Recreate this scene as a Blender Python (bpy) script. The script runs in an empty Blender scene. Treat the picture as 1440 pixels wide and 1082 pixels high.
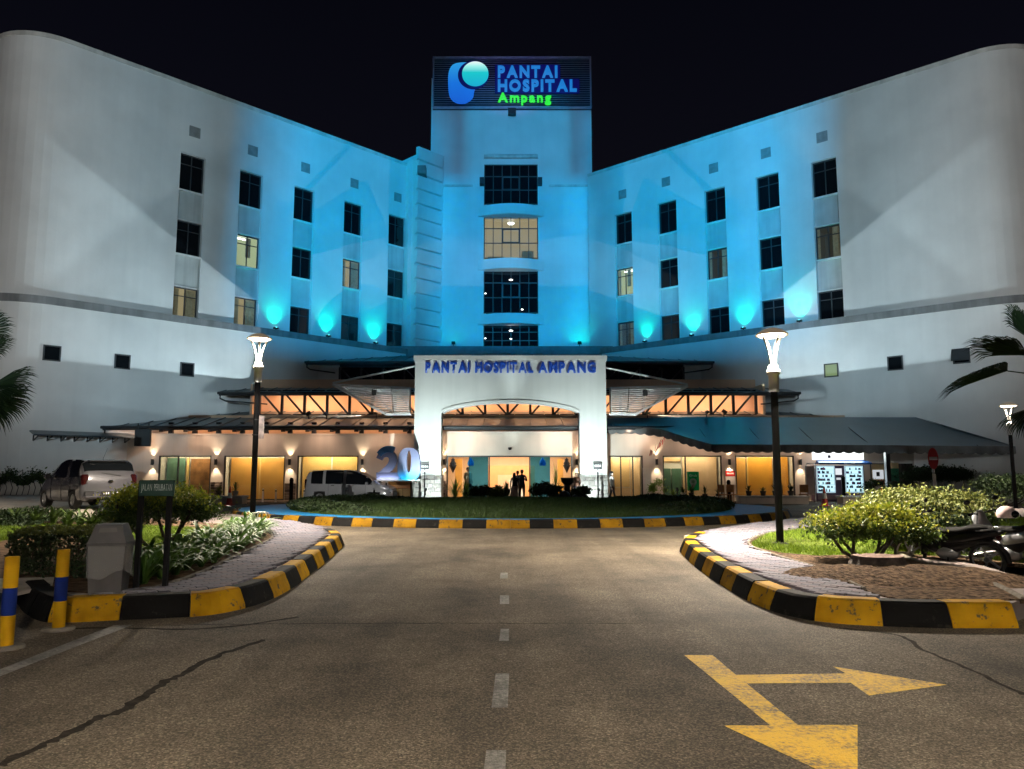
import bpy, bmesh, math, random
import numpy as np
from mathutils import Vector, Matrix
random.seed(7)
rng = np.random.default_rng(11)
C = bpy.context.scene.collection
SC = bpy.context.scene
R = math.radians
PI = math.pi

# ------------------------------------------------------------------ camera
F_PX, CAM_H = 1050.0, 1.65
PITCH = math.atan(122.0 / F_PX)
cam = bpy.data.cameras.new('camera')
cam.sensor_width = 36.0
cam.lens = 36.0 * F_PX / 1440.0
cam.clip_start, cam.clip_end = 0.05, 3000.0
camo = bpy.data.objects.new('camera', cam)
C.objects.link(camo)
camo.location = (0, 0, CAM_H)
camo.rotation_euler = (PI / 2 + PITCH, 0, 0)
SC.camera = camo

# ------------------------------------------------------------------ night sky, exposure
W = bpy.data.worlds.new('World'); SC.world = W; W.use_nodes = True
nt = W.node_tree
bg = nt.nodes['Background']
geo_n = nt.nodes.new('ShaderNodeNewGeometry')
sep_n = nt.nodes.new('ShaderNodeSeparateXYZ')
rmp_n = nt.nodes.new('ShaderNodeValToRGB')
nt.links.new(geo_n.outputs['Incoming'], sep_n.inputs[0])
mth_n = nt.nodes.new('ShaderNodeMath'); mth_n.operation = 'ABSOLUTE'
nt.links.new(sep_n.outputs['Z'], mth_n.inputs[0])
nt.links.new(mth_n.outputs[0], rmp_n.inputs[0])
rmp_n.color_ramp.elements[0].position = 0.0
rmp_n.color_ramp.elements[0].color = (0.0062, 0.0060, 0.0105, 1)
rmp_n.color_ramp.elements[1].position = 0.62
rmp_n.color_ramp.elements[1].color = (0.0014, 0.0016, 0.0036, 1)
nt.links.new(rmp_n.outputs[0], bg.inputs[0])
bg.inputs[1].default_value = 1.0
# added fill sun, very weak and warm, high behind the camera
sun = bpy.data.lights.new('fill_sun', 'SUN'); sun.energy = 0.012; sun.angle = R(8); sun.color = (1.0, 0.86, 0.70)
suno = bpy.data.objects.new('fill_sun', sun); C.objects.link(suno)
suno.rotation_euler = (R(38), 0, R(-24))
SC.view_settings.view_transform = 'Standard'
SC.view_settings.look = 'None'
SC.view_settings.exposure = 0.0
SC.view_settings.gamma = 1.0
SC.view_settings.use_curve_mapping = False
SC.render.engine = 'CYCLES'
SC.cycles.use_denoising = True
try: SC.cycles.denoiser = 'OPENIMAGEDENOISE'
except Exception: pass
SC.cycles.max_bounces = 6
SC.cycles.diffuse_bounces = 3
SC.cycles.glossy_bounces = 3
SC.cycles.transparent_max_bounces = 12
SC.cycles.sample_clamp_indirect = 4.0
SC.cycles.caustics_reflective = False
SC.cycles.caustics_refractive = False

# ------------------------------------------------------------------ pixel -> place
COS_P, SIN_P = math.cos(PITCH), math.sin(PITCH)
def ray(px, py):
    r = (px - 720.0) / F_PX; u = (541.0 - py) / F_PX
    return Vector((r, COS_P - SIN_P * u, SIN_P + COS_P * u))
CAM0 = Vector((0, 0, CAM_H))
def P(px, py, Y):
    d = ray(px, py); return CAM0 + d * (Y / d.y)
def G(px, py, z=0.0):
    d = ray(px, py); return CAM0 + d * ((z - CAM_H) / d.z)
def Zat(py, Y): return P(720, py, Y).z
def Xat(px, Y, z):          # x of pixel column px at depth Y and height z
    lo = P(px, 663, Y)
    a = P(px, 663 - (z - 1.65) / Y * F_PX, Y)
    return a.x

# ------------------------------------------------------------------ materials
MATS = {}
def new_mat(name):
    m = bpy.data.materials.new(name); m.use_nodes = True
    b = m.node_tree.nodes['Principled BSDF']
    return m, m.node_tree, b
def mat(name, col, rough=0.7, metal=0.0, var=0.12, scale=3.0, bump=0.0, bscale=40.0, spec=0.5, streak=0.0, emis=None, estr=0.0, coat=0.0, bd=0.02):
    if name in MATS: return MATS[name]
    m, t, b = new_mat(name)
    b.inputs['Roughness'].default_value = rough
    b.inputs['Metallic'].default_value = metal
    b.inputs['Specular IOR Level'].default_value = spec
    b.inputs['Coat Weight'].default_value = coat
    b.inputs['Coat Roughness'].default_value = 0.08
    tc = t.nodes.new('ShaderNodeTexCoord')
    if var > 0:
        n = t.nodes.new('ShaderNodeTexNoise'); n.inputs['Scale'].default_value = scale; n.inputs['Detail'].default_value = 6
        t.links.new(tc.outputs['Object'], n.inputs['Vector'])
        rp = t.nodes.new('ShaderNodeValToRGB')
        c0 = [max(0, c * (1 - var * 1.6)) for c in col]; c1 = [min(1, c * (1 + var)) for c in col]
        rp.color_ramp.elements[0].position = 0.3; rp.color_ramp.elements[0].color = (*c0, 1)
        rp.color_ramp.elements[1].position = 0.7; rp.color_ramp.elements[1].color = (*c1, 1)
        t.links.new(n.outputs['Fac'], rp.inputs[0])
        out = rp.outputs[0]
        if streak > 0:
            mp = t.nodes.new('ShaderNodeMapping'); mp.inputs['Scale'].default_value = (1.6, 1.6, 0.07)
            t.links.new(tc.outputs['Object'], mp.inputs[0])
            n2 = t.nodes.new('ShaderNodeTexNoise'); n2.inputs['Scale'].default_value = 1.4; n2.inputs['Detail'].default_value = 8
            t.links.new(mp.outputs[0], n2.inputs['Vector'])
            r2 = t.nodes.new('ShaderNodeValToRGB')
            r2.color_ramp.elements[0].position = 0.36; r2.color_ramp.elements[0].color = (1 - streak,) * 3 + (1,)
            r2.color_ramp.elements[1].position = 0.56; r2.color_ramp.elements[1].color = (1, 1, 1, 1)
            t.links.new(n2.outputs['Fac'], r2.inputs[0])
            mx = t.nodes.new('ShaderNodeMix'); mx.data_type = 'RGBA'; mx.blend_type = 'MULTIPLY'; mx.inputs[0].default_value = 1
            t.links.new(out, mx.inputs[6]); t.links.new(r2.outputs[0], mx.inputs[7]); out = mx.outputs[2]
        t.links.new(out, b.inputs['Base Color'])
    else:
        b.inputs['Base Color'].default_value = (*col, 1)
    if bump > 0:
        n3 = t.nodes.new('ShaderNodeTexNoise'); n3.inputs['Scale'].default_value = bscale; n3.inputs['Detail'].default_value = 5
        t.links.new(tc.outputs['Object'], n3.inputs['Vector'])
        bp = t.nodes.new('ShaderNodeBump'); bp.inputs['Strength'].default_value = bump; bp.inputs['Distance'].default_value = bd
        t.links.new(n3.outputs['Fac'], bp.inputs['Height']); t.links.new(bp.outputs[0], b.inputs['Normal'])
    if emis:
        b.inputs['Emission Color'].default_value = (*emis, 1); b.inputs['Emission Strength'].default_value = estr
    MATS[name] = m
    return m
def glow(name, col, strength):
    if name in MATS: return MATS[name]
    m, t, b = new_mat(name)
    b.inputs['Base Color'].default_value = (0.06, 0.06, 0.06, 1)
    b.inputs['Emission Color'].default_value = (*col, 1); b.inputs['Emission Strength'].default_value = strength
    MATS[name] = m; return m
def glass(name, tint=(0.9, 0.95, 0.95), refl=0.10):
    if name in MATS: return MATS[name]
    m, t, b = new_mat(name)
    t.nodes.remove(b)
    out = t.nodes['Material Output']
    tr = t.nodes.new('ShaderNodeBsdfTransparent'); tr.inputs[0].default_value = (*tint, 1)
    gl = t.nodes.new('ShaderNodeBsdfGlossy'); gl.inputs['Roughness'].default_value = 0.03
    lw = t.nodes.new('ShaderNodeFresnel'); lw.inputs[0].default_value = 1.5
    mx = t.nodes.new('ShaderNodeMixShader')
    t.links.new(lw.outputs[0], mx.inputs[0]); t.links.new(tr.outputs[0], mx.inputs[1]); t.links.new(gl.outputs[0], mx.inputs[2])
    t.links.new(mx.outputs[0], out.inputs[0])
    MATS[name] = m; return m

# ------------------------------------------------------------------ mesh builder
class MB:
    def __init__(s): s.v = []; s.f = []; s.mi = []; s.smooth = []
    def add(s, vs, fs, mi=0, sm=False):
        o = len(s.v); s.v.extend([tuple(v) for v in vs])
        for f in fs: s.f.append(tuple(i + o for i in f)); s.mi.append(mi); s.smooth.append(sm)
        return s
    def box(s, x0, x1, y0, y1, z0, z1, mi=0, M=None):
        vs = [Vector(p) for p in ((x0,y0,z0),(x1,y0,z0),(x1,y1,z0),(x0,y1,z0),(x0,y0,z1),(x1,y0,z1),(x1,y1,z1),(x0,y1,z1))]
        if M is not None: vs = [M @ v for v in vs]
        return s.add(vs, [(3,2,1,0),(4,5,6,7),(0,1,5,4),(1,2,6,5),(2,3,7,6),(3,0,4,7)], mi)
    def bbox(s, x0, x1, y0, y1, z0, z1, b=0.01, mi=0, M=None):   # box with chamfered edges
        cs = []
        X = (x0, x1); Y = (y0, y1); Z = (z0, z1)
        bm = bmesh.new(); bmesh.ops.create_cube(bm, size=1)
        for v in bm.verts:
            v.co = Vector(((x0+x1)/2 + v.co.x*(x1-x0), (y0+y1)/2 + v.co.y*(y1-y0), (z0+z1)/2 + v.co.z*(z1-z0)))
        bmesh.ops.bevel(bm, geom=list(bm.edges), offset=b, segments=1, affect='EDGES', profile=0.5)
        bm.verts.index_update()
        vs = [v.co.copy() for v in bm.verts]
        if M is not None: vs = [M @ v for v in vs]
        s.add(vs, [[v.index for v in f.verts] for f in bm.faces], mi); bm.free(); return s
    def quad(s, a, b, c, d, mi=0): return s.add([a, b, c, d], [(0,1,2,3)], mi)
    def tube(s, pts, r, n=8, mi=0, cap=True, sm=True):
        pts = [Vector(p) for p in pts]
        if not hasattr(r, '__len__'): r = [r] * len(pts)
        rings = []; up = None
        for i, p in enumerate(pts):
            d = (pts[min(i+1, len(pts)-1)] - pts[max(i-1, 0)]).normalized()
            if up is None:
                up = Vector((0,0,1)) if abs(d.z) < 0.9 else Vector((1,0,0))
            a = d.cross(up).normalized(); b2 = a.cross(d).normalized(); up = b2
            rings.append([p + (a*math.cos(2*PI*k/n) + b2*math.sin(2*PI*k/n))*r[i] for k in range(n)])
        vs = [q for rg in rings for q in rg]; fs = []
        for i in range(len(pts)-1):
            for k in range(n):
                k2 = (k+1) % n; fs.append((i*n+k, i*n+k2, (i+1)*n+k2, (i+1)*n+k))
        s.add(vs, fs, mi, sm)
        if cap:
            s.add(rings[0], [tuple(range(n))], mi); s.add(rings[-1], [tuple(range(n-1,-1,-1))], mi)
        return s
    def bar(s, a, b, w, h, mi=0, up=(0,0,1)):   # rectangular bar between two points
        a, b = Vector(a), Vector(b); d = (b-a).normalized(); u = Vector(up)
        if abs(d.dot(u)) > 0.98: u = Vector((0,1,0))
        r = d.cross(u).normalized(); u = r.cross(d).normalized()
        vs = []
        for p in (a, b):
            for sx, sy in ((-1,-1),(1,-1),(1,1),(-1,1)): vs.append(p + r*sx*w/2 + u*sy*h/2)
        return s.add(vs, [(0,1,2,3),(7,6,5,4),(0,4,5,1),(1,5,6,2),(2,6,7,3),(3,7,4,0)], mi)
    def lathe(s, prof, n=16, c=(0,0,0), mi=0, M=None, sm=True):   # prof: (r, z)
        vs = []
        for r, z in prof:
            for k in range(n):
                v = Vector((r*math.cos(2*PI*k/n), r*math.sin(2*PI*k/n), z))
                v = (M @ v) if M is not None else v
                vs.append(v + Vector(c))
        fs = []
        for i in range(len(prof)-1):
            for k in range(n):
                k2 = (k+1) % n; fs.append((i*n+k, i*n+k2, (i+1)*n+k2, (i+1)*n+k))
        return s.add(vs, fs, mi, sm)
    def prism(s, poly, z0, z1, mi=0, M=None):    # polygon in xy, from z0 to z1
        n = len(poly)
        vs = [Vector((p[0], p[1], z0)) for p in poly] + [Vector((p[0], p[1], z1)) for p in poly]
        if M is not None: vs = [M @ v for v in vs]
        fs = [tuple(range(n-1,-1,-1)), tuple(range(n, 2*n))] + [(i, (i+1)%n, n+(i+1)%n, n+i) for i in range(n)]
        return s.add(vs, fs, mi)
    def build(s, name, mats, parent=None, world=False, fix=False):
        me = bpy.data.meshes.new(name)
        me.from_pydata(s.v, [], s.f)
        if not isinstance(mats, (list, tuple)): mats = [mats]
        for m in mats: me.materials.append(m)
        me.polygons.foreach_set('material_index', s.mi)
        me.polygons.foreach_set('use_smooth', s.smooth)
        if fix:
            bm = bmesh.new(); bm.from_mesh(me); bmesh.ops.recalc_face_normals(bm, faces=bm.faces); bm.to_mesh(me); bm.free()
        me.update()
        o = bpy.data.objects.new(name, me); C.objects.link(o)
        if parent is not None:
            o.parent = parent
            if world: o.location = -world_loc(parent)
        return o
def world_loc(o):
    v = Vector(o.location)
    while o.parent is not None: o = o.parent; v = v + Vector(o.location)
    return v
def tag(o, label=None, cat=None, group=None, kind=None):
    if label: o['label'] = label
    if cat: o['category'] = cat
    if group: o['group'] = group
    if kind: o['kind'] = kind
    return o
def thing(name, label, cat, loc=(0,0,0), rz=0.0, group=None):
    o = bpy.data.objects.new(name, None); C.objects.link(o)
    o.location = loc; o.rotation_euler = (0,0,rz); o.empty_display_size = 0.2
    return tag(o, label, cat, group)
def part(name, bm, m, parent, world=False, label=None, kind=None, fix=False):
    o = bm.build(name, m, parent, world, fix)
    if label: o['label'] = label
    if kind: o['kind'] = kind
    return o
def struct(name, bm, m, **k):
    o = bm.build(name, m, None, **k); o['kind'] = 'structure'; return o
KIDS = {}
def copy_tree(o, parent=None):
    c = o.copy(); C.objects.link(c)
    if parent is not None: c.parent = parent
    for ch in list(o.children): copy_tree(ch, c)
    return c
def dup(o, loc, rz=0.0, label=None, group=None, scale=None):
    c = copy_tree(o); c.location = loc; c.rotation_euler = (0,0,rz)
    if scale: c.scale = (scale,)*3
    if label: c['label'] = label
    if group: c['group'] = group
    return c
def lamp(kind, loc, energy, col, parent=None, target=None, size=0.1, spot=None, blend=0.3, size_y=None, spread=None, name='lamp', radius=0.03):
    l = bpy.data.lights.new(name, kind); l.energy = energy; l.color = col
    if kind == 'AREA':
        l.size = size
        if size_y: l.shape = 'RECTANGLE'; l.size_y = size_y
        if spread: l.spread = spread
    else: l.shadow_soft_size = radius
    if kind == 'SPOT': l.spot_size = spot; l.spot_blend = blend
    o = bpy.data.objects.new(name, l); C.objects.link(o)
    o.location = loc
    if target is not None:
        o.rotation_euler = (Vector(target) - Vector(loc)).to_track_quat('-Z', 'Y').to_euler()
    if parent is not None:
        o.parent = parent; o.location = Vector(loc) - world_loc(parent)
    return o
def text_mesh(body, size, depth, name, m, parent=None, loc=(0,0,0), rot=(PI/2,0,0), bold=0.0, space=1.0, align='LEFT', squash=1.0, res=3):
    cu = bpy.data.curves.new('t', 'FONT'); cu.body = body; cu.size = size; cu.extrude = depth; cu.offset = bold; cu.space_character = space
    cu.align_x = align; cu.resolution_u = res
    o = bpy.data.objects.new('t', cu); C.objects.link(o)
    dg = bpy.context.evaluated_depsgraph_get()
    me = bpy.data.meshes.new_from_object(o.evaluated_get(dg))
    bpy.data.objects.remove(o); bpy.data.curves.remove(cu)
    me.materials.clear()
    for mm in (m if isinstance(m, (list, tuple)) else [m]): me.materials.append(mm)
    ob = bpy.data.objects.new(name, me); C.objects.link(ob)
    ob.location = loc; ob.rotation_euler = rot; ob.scale = (squash, 1, 1)
    if parent is not None: ob.parent = parent
    return ob
def letters(word, x0, x1, z0, h, depth, y, m, parent, name='letter', bold=0.0):
    """one mesh per character, spread so that the word runs from x0 to x1 (parent space, facing -y)"""
    obs = []; cur = 0.0; gap = 0.13
    for ch in word:
        if ch == ' ': cur += 0.42; continue
        o = text_mesh(ch, 1.0, 0.0, name, m, None, bold=bold)
        xs = [v.co.x for v in o.data.vertices]; a, b = min(xs), max(xs)
        obs.append((o, cur - a, a, b)); cur += (b - a) + gap
    tot = cur - gap; k = (x1 - x0) / tot
    caps = 0.72
    for o, off, a, b in obs:
        me = o.data; bm = bmesh.new(); bm.from_mesh(me)
        for v in bm.verts: v.co = Vector((v.co.x + off, v.co.y, 0))
        for v in bm.verts: v.co = Vector((x0 + v.co.x * k, y, z0 + v.co.y / caps * h))
        bmesh.ops.remove_doubles(bm, verts=bm.verts, dist=1e-5)
        ret = bmesh.ops.extrude_face_region(bm, geom=list(bm.faces))
        for v in [e for e in ret['geom'] if isinstance(e, bmesh.types.BMVert)]: v.co.y += depth
        bmesh.ops.recalc_face_normals(bm, faces=bm.faces)
        # every letter's origin sits at its own base
        bm.to_mesh(me); bm.free()
        o.rotation_euler = (0,0,0); o.location = (0,0,0); o.scale = (1,1,1); o.parent = parent
    return [q[0] for q in obs]
# ================================================================== materials of the buildings
WHITE = mat('white_plaster', (0.74, 0.74, 0.73), 0.85, var=0.075, scale=0.35, bump=0.2, bscale=7, streak=0.025)
WHITE2 = mat('portal_plaster', (0.78, 0.79, 0.77), 0.8, var=0.04, scale=0.6, bump=0.10, bscale=14, streak=0.06)
CREAM = mat('cream_plaster', (0.70, 0.62, 0.54), 0.85, var=0.05, scale=0.8, bump=0.10, bscale=14, streak=0.08)
GREYBAND = mat('grey_coping', (0.22, 0.225, 0.23), 0.7, var=0.15, scale=1.2, streak=0.25)
COPING = mat('parapet_coping', (0.62, 0.61, 0.58), 0.7, var=0.1, scale=1.0, streak=0.2)
FRAME = mat('window_frame', (0.045, 0.05, 0.055), 0.45, var=0.1)
SILLM = mat('window_sill_white', (0.75, 0.75, 0.74), 0.7, var=0.06, scale=2, streak=0.12)
DARKGLASS = mat('dark_glass', (0.006, 0.008, 0.010), 0.06, var=0, spec=0.6)
SPAND = mat('spandrel_panel', (0.52, 0.54, 0.53), 0.6, var=0.08, scale=1.0, streak=0.18)
GLASS = glass('clear_glass')
BLUEGLASS = glass('blue_glass', (0.20, 0.52, 0.78))
ROOFM = mat('roof_metal', (0.12, 0.15, 0.17), 0.34, metal=0.55, var=0.18, scale=1.5, streak=0.2)
FASCIA = mat('dark_fascia', (0.03, 0.034, 0.038), 0.5, var=0.15)
STEEL = mat('black_steel', (0.018, 0.018, 0.02), 0.4, var=0.15)
WHITESTEEL = mat('white_steel', (0.72, 0.73, 0.72), 0.45, var=0.06)
VENTM = mat('vent_grey', (0.30, 0.31, 0.31), 0.6, var=0.12)
LITROOM = glow('lit_ward_room', (0.72, 0.80, 0.46), 0.55)
LITROOM2 = glow('lit_lift_hall', (0.95, 0.72, 0.40), 0.36)
LITGREEN = glow('lit_stair_window', (0.50, 0.72, 0.30), 0.35)
DIMROOM = glow('dim_ward_room', (0.55, 0.5, 0.36), 0.05)
CURTAIN = mat('beige_curtain', (0.42, 0.35, 0.24), 0.9, var=0.15, scale=6, emis=(0.50, 0.40, 0.24), estr=0.10)
TUBE = glow('lit_lamp_tube', (1.0, 0.97, 0.9), 6.0)
HOUSING = mat('flood_housing', (0.03, 0.03, 0.032), 0.5, var=0.1)

# ================================================================== hospital
HB = thing('hospital_building', 'tall white hospital block with two angled wings and a central tower lit blue', 'building', (0, 58, 0))
def wingM(A, u):
    u = Vector((u[0], u[1], 0)).normalized(); b = Vector((-u.y, u.x, 0))
    return Matrix(((u.x, b.x, 0, A[0]), (u.y, b.y, 0, A[1]), (0, 0, 1, 0), (0, 0, 0, 1)))
KR = 0.975
AL, BL = (-23.1, 42.0), (-8.2, 57.2)
AR, BR = (25.9*KR, 42.1*KR), (6.5*KR, 59.2*KR)
ML = wingM(AL, (BL[0]-AL[0], BL[1]-AL[1]))
MR = wingM(BR, (AR[0]-BR[0], AR[1]-BR[1]))
WINGS = [
  dict(M=ML, s0=-2.9, s1=22.3, arc=-1, r=3.0, H=26.0, ledge=10.92,
       cols=[(3.55,5.1),(7.4,9.0),(11.35,12.93),(15.4,17.0),(19.4,21.0)],
       lit={(0,2):'curt', (1,1):'room', (1,2):'curt', (3,1):'curt'}),
  dict(M=MR, s0=-0.3, s1=26.5, arc=1, r=3.0, H=25.45, ledge=10.95,
       cols=[(2.2,3.75),(6.0,7.55),(9.8,11.36),(13.6,15.16),(17.3,18.86)],
       lit={(0,1):'room', (2,1):'dim', (4,1):'dim', (0,2):'dim'}),
]
ROWS = [(19.1, 21.45), (15.0, 17.12), (10.98, 12.92)]
RECESS = 0.32
def arc_pts(w, o, n=14, end=118):
    out = []
    c = w['s0'] if w['arc'] < 0 else w['s1']
    for k in range(n+1):
        ph = R(end)*k/n
        out.append((c + w['arc']*(w['r']+o)*math.sin(ph), w['r'] - (w['r']+o)*math.cos(ph)))
    return out
def make_window(M, s0, s1, z0, z1, y, lit, parent, nv=1, hs=(0.72,), sash=True):
    fr = MB(); t = 0.07
    fr.box(s0, s1, y-0.03, y+0.05, z0, z0+t, M=M); fr.box(s0, s1, y-0.03, y+0.05, z1-t, z1, M=M)
    fr.box(s0, s0+t, y-0.03, y+0.05, z0+t, z1-t, M=M); fr.box(s1-t, s1, y-0.03, y+0.05, z0+t, z1-t, M=M)
    for k in range(nv):
        x = s0 + (s1-s0)*(k+1)/(nv+1); fr.box(x-0.03, x+0.03, y-0.02, y+0.04, z0+t, z1-t, M=M)
    for h in hs:
        z = z0 + (z1-z0)*h; fr.box(s0+t, s1-t, y-0.024, y+0.036, z-0.025, z+0.025, M=M)
    f = part('window', fr, FRAME, parent, True)
    pm = MB(); pm.box(s0+0.05, s1-0.05, y+0.004, y+0.012, z0+0.05, z1-0.05, M=M)
    part('pane', pm, DARKGLASS if lit is None else GLASS, f)
    if lit is not None:
        # a shallow furnished room behind the glass
        rm = MB(); d = 1.6
        rm.quad(M@Vector((s0,y+d,z0)), M@Vector((s1,y+d,z0)), M@Vector((s1,y+d,z1)), M@Vector((s0,y+d,z1)))
        rm.quad(M@Vector((s0,y+0.06,z0)), M@Vector((s0,y+d,z0)), M@Vector((s0,y+d,z1)), M@Vector((s0,y+0.06,z1)))
        rm.quad(M@Vector((s1,y+d,z0)), M@Vector((s1,y+0.06,z0)), M@Vector((s1,y+0.06,z1)), M@Vector((s1,y+d,z1)))
        rm.quad(M@Vector((s0,y+0.06,z1)), M@Vector((s1,y+0.06,z1)), M@Vector((s1,y+d,z1)), M@Vector((s0,y+d,z1)))
        part('room_wall', rm, {'room': LITROOM, 'curt': LITROOM2, 'dim': DIMROOM, 'green': LITGREEN, 'hall': LITROOM2}[lit], f)
        if lit in ('curt', 'room', 'dim'):
            cm = MB(); n = 26
            spans = {'curt': ((0.0, 0.30), (0.55, 1.0)), 'room': ((0.0, 0.12), (0.5, 0.72)), 'dim': ((0.0, 0.12), (0.62, 1.0))}[lit]
            for a, b in spans:
                pts = []
                for k in range(n+1):
                    x = s0 + (s1-s0)*(a + (b-a)*k/n); pts.append((x, y + 0.22 + 0.035*math.sin(k*1.9)))
                z_0 = z0 + ((z1-z0)*0.35 if lit == 'room' and a > 0 else 0.02)
                for k in range(n):
                    cm.quad(M@Vector((*pts[k], z_0)), M@Vector((*pts[k+1], z_0)), M@Vector((*pts[k+1], z1-0.05)), M@Vector((*pts[k], z1-0.05)))
            part('curtain', cm, CURTAIN, f)
        if lit == 'room':
            lm = MB(); lm.box(s0+0.3, s1-0.3, y+0.5, y+0.62, z1-0.12, z1-0.06, M=M); part('ceiling_tube', lm, TUBE, f)
    return f
for w in WINGS:
    M = w['M']; H, lz = w['H'], w['ledge']
    dz = 0.0
    # ---- upper wall with recessed window strips
    m = MB(); def_q = lambda x0, x1, y0, y1, z0, z1: m.quad(M@Vector((x0,y0,z0)), M@Vector((x1,y1,z0)), M@Vector((x1,y1,z1)), M@Vector((x0,y0,z1)))
    xs = [w['s0']]
    for a, b in w['cols']:
        def_q(xs[-1], a, 0, 0, lz-0.6, H)
        def_q(a, b, 0, 0, ROWS[0][1], H)
        m.quad(M@Vector((a,0,lz-0.6)), M@Vector((a,RECESS,lz-0.6)), M@Vector((a,RECESS,ROWS[0][1])), M@Vector((a,0,ROWS[0][1])))
        m.quad(M@Vector((b,RECESS,lz-0.6)), M@Vector((b,0,lz-0.6)), M@Vector((b,0,ROWS[0][1])), M@Vector((b,RECESS,ROWS[0][1])))
        m.quad(M@Vector((a,RECESS,ROWS[0][1])), M@Vector((b,RECESS,ROWS[0][1])), M@Vector((b,0,ROWS[0][1])), M@Vector((a,0,ROWS[0][1])))
        xs.append(b)
    def_q(xs[-1], w['s1'], 0, 0, lz-0.6, H)
    ap = arc_pts(w, 0)
    for k in range(len(ap)-1):
        a, b = (ap[k+1], ap[k]) if w['arc'] < 0 else (ap[k], ap[k+1])
        m.quad(M@Vector((*a, lz-0.6)), M@Vector((*b, lz-0.6)), M@Vector((*b, H)), M@Vector((*a, H)))
    # flat roof and rear wall
    back = 9.0
    poly = ([(w['s1'], 0)] if w['arc'] < 0 else [(w['s0'], 0)]) + ap + [(ap[-1][0], back)] + ([(w['s1'], back)] if w['arc'] < 0 else [(w['s0'], back)])
    m.add([M@Vector((*p, H-0.3)) for p in poly], [tuple(range(len(poly)))])
    n = len(poly)
    for k in range(len(ap), n):
        p, q = poly[k], poly[(k+1) % n]
        m.quad(M@Vector((*p, 0)), M@Vector((*q, 0)), M@Vector((*q, H)), M@Vector((*p, H)))
    part('upper_wall', m, WHITE, HB, True)
    # ---- parapet coping
    m = MB()
    line = ([(w['s1'], 0), (w['s0'], 0)] + ap[1:]) if w['arc'] < 0 else ([(w['s0'], 0), (w['s1'], 0)] + ap[1:])
    def offs(o): 
        a2 = arc_pts(w, o)
        return ([(w['s1'], -o), (w['s0'], -o)] + a2[1:]) if w['arc'] < 0 else ([(w['s0'], -o), (w['s1'], -o)] + a2[1:])
    def band(m, o0, o1, z0, z1):
        A_, B_ = offs(o0), offs(o1)
        for k in range(len(A_)-1):
            m.quad(M@Vector((*A_[k], z1)), M@Vector((*A_[k+1], z1)), M@Vector((*B_[k+1], z1)), M@Vector((*B_[k], z1)))
            m.quad(M@Vector((*A_[k], z0)), M@Vector((*A_[k+1], z0)), M@Vector((*B_[k+1], z0)), M@Vector((*B_[k], z0)))
            m.quad(M@Vector((*B_[k], z0)), M@Vector((*B_[k+1], z0)), M@Vector((*B_[k+1], z1)), M@Vector((*B_[k], z1)))
            m.quad(M@Vector((*A_[k], z0)), M@Vector((*A_[k+1], z0)), M@Vector((*A_[k+1], z1)), M@Vector((*A_[k], z1)))
    band(m, -0.35, 0.06, H-0.22, H+0.02)
    part('parapet_coping', m, COPING, HB, True)
    # ---- lower wall, standing 0.55 m proud, and the grey band on its top
    m = MB(); o = offs(0.55)
    for k in range(len(o)-1):
        m.quad(M@Vector((*o[k], 0)), M@Vector((*o[k+1], 0)), M@Vector((*o[k+1], lz-0.02)), M@Vector((*o[k], lz-0.02)))
    i = offs(-0.02)
    for k in range(len(o)-1):
        m.quad(M@Vector((*o[k], lz-0.42)), M@Vector((*o[k+1], lz-0.42)), M@Vector((*i[k+1], lz-0.42)), M@Vector((*i[k], lz-0.42)))
    part('lower_wall', m, WHITE, HB, True)
    m = MB(); band(m, 0.30, 0.66, lz-0.36, lz+0.05); part('ledge_band', m, GREYBAND, HB, True)
    # ---- windows, spandrels, sills, vents
    for ci, (a, b) in enumerate(w['cols']):
        for ri, (z0, z1) in enumerate(ROWS):
            f = make_window(M, a+0.02, b-0.02, z0, z1, RECESS-0.06, w['lit'].get((ci, ri)) if w['arc'] < 0 or True else None, HB)
            s = MB(); s.box(a+0.01, b-0.01, 0.03, RECESS+0.05, z0-0.10, z0, M=M)
            part('sill', s, SILLM, f)
            if ri < 2:
                z2 = ROWS[ri+1][1]
                s = MB(); s.box(a, b, RECESS-0.13, RECESS+0.02, z2+0.06, z0-0.10, M=M); part('spandrel_panel', s, SPAND, HB, True)
                s = MB(); s.box(a+0.01, b-0.01, 0.06, RECESS+0.05, z2, z2+0.06, M=M); part('window_head', s, SILLM, HB, True)
        c = (a+b)/2
        s = MB()
        s.box(c-0.34, c+0.34, -0.05, 0.02, 22.62, 22.67, M=M); s.box(c-0.34, c+0.34, -0.05, 0.02, 23.25, 23.30, M=M)
        s.box(c-0.34, c-0.29, -0.05, 0.02, 22.67, 23.25, M=M); s.box(c+0.29, c+0.34, -0.05, 0.02, 22.67, 23.25, M=M)
        s.box(c-0.29, c+0.29, -0.005, 0.02, 22.67, 23.25, M=M)
        vf = part('vent_cover', s, VENTM, HB, True)
        s = MB()
        for k in range(6): s.box(c-0.29, c+0.29, -0.035, -0.012, 22.70+k*0.095, 22.745+k*0.095, M=M)
        part('vent_slat', s, VENTM, vf)
# small square windows in the lower walls
def plane_hit(px, py, M, off):
    Mi = M.inverted(); o = Mi @ CAM0; d = Mi.to_3x3() @ ray(px, py)
    t = (off - o.y) / d.y; return o + d*t
for (px, py, wi, lit) in ((73,497,0,None),(172,509,0,None),(263,520,0,None),(1169,521,1,'green'),(1259,511,1,None)):
    M = WINGS[wi]['M']; q = plane_hit(px, py, M, -0.55)
    f = make_window(M, q.x-0.42, q.x+0.42, q.z-0.42, q.z+0.42, -0.575, lit if lit is None else None, HB, nv=0, hs=())
    if lit:
        f.children[0].data.materials[0] = LITGREEN
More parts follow.
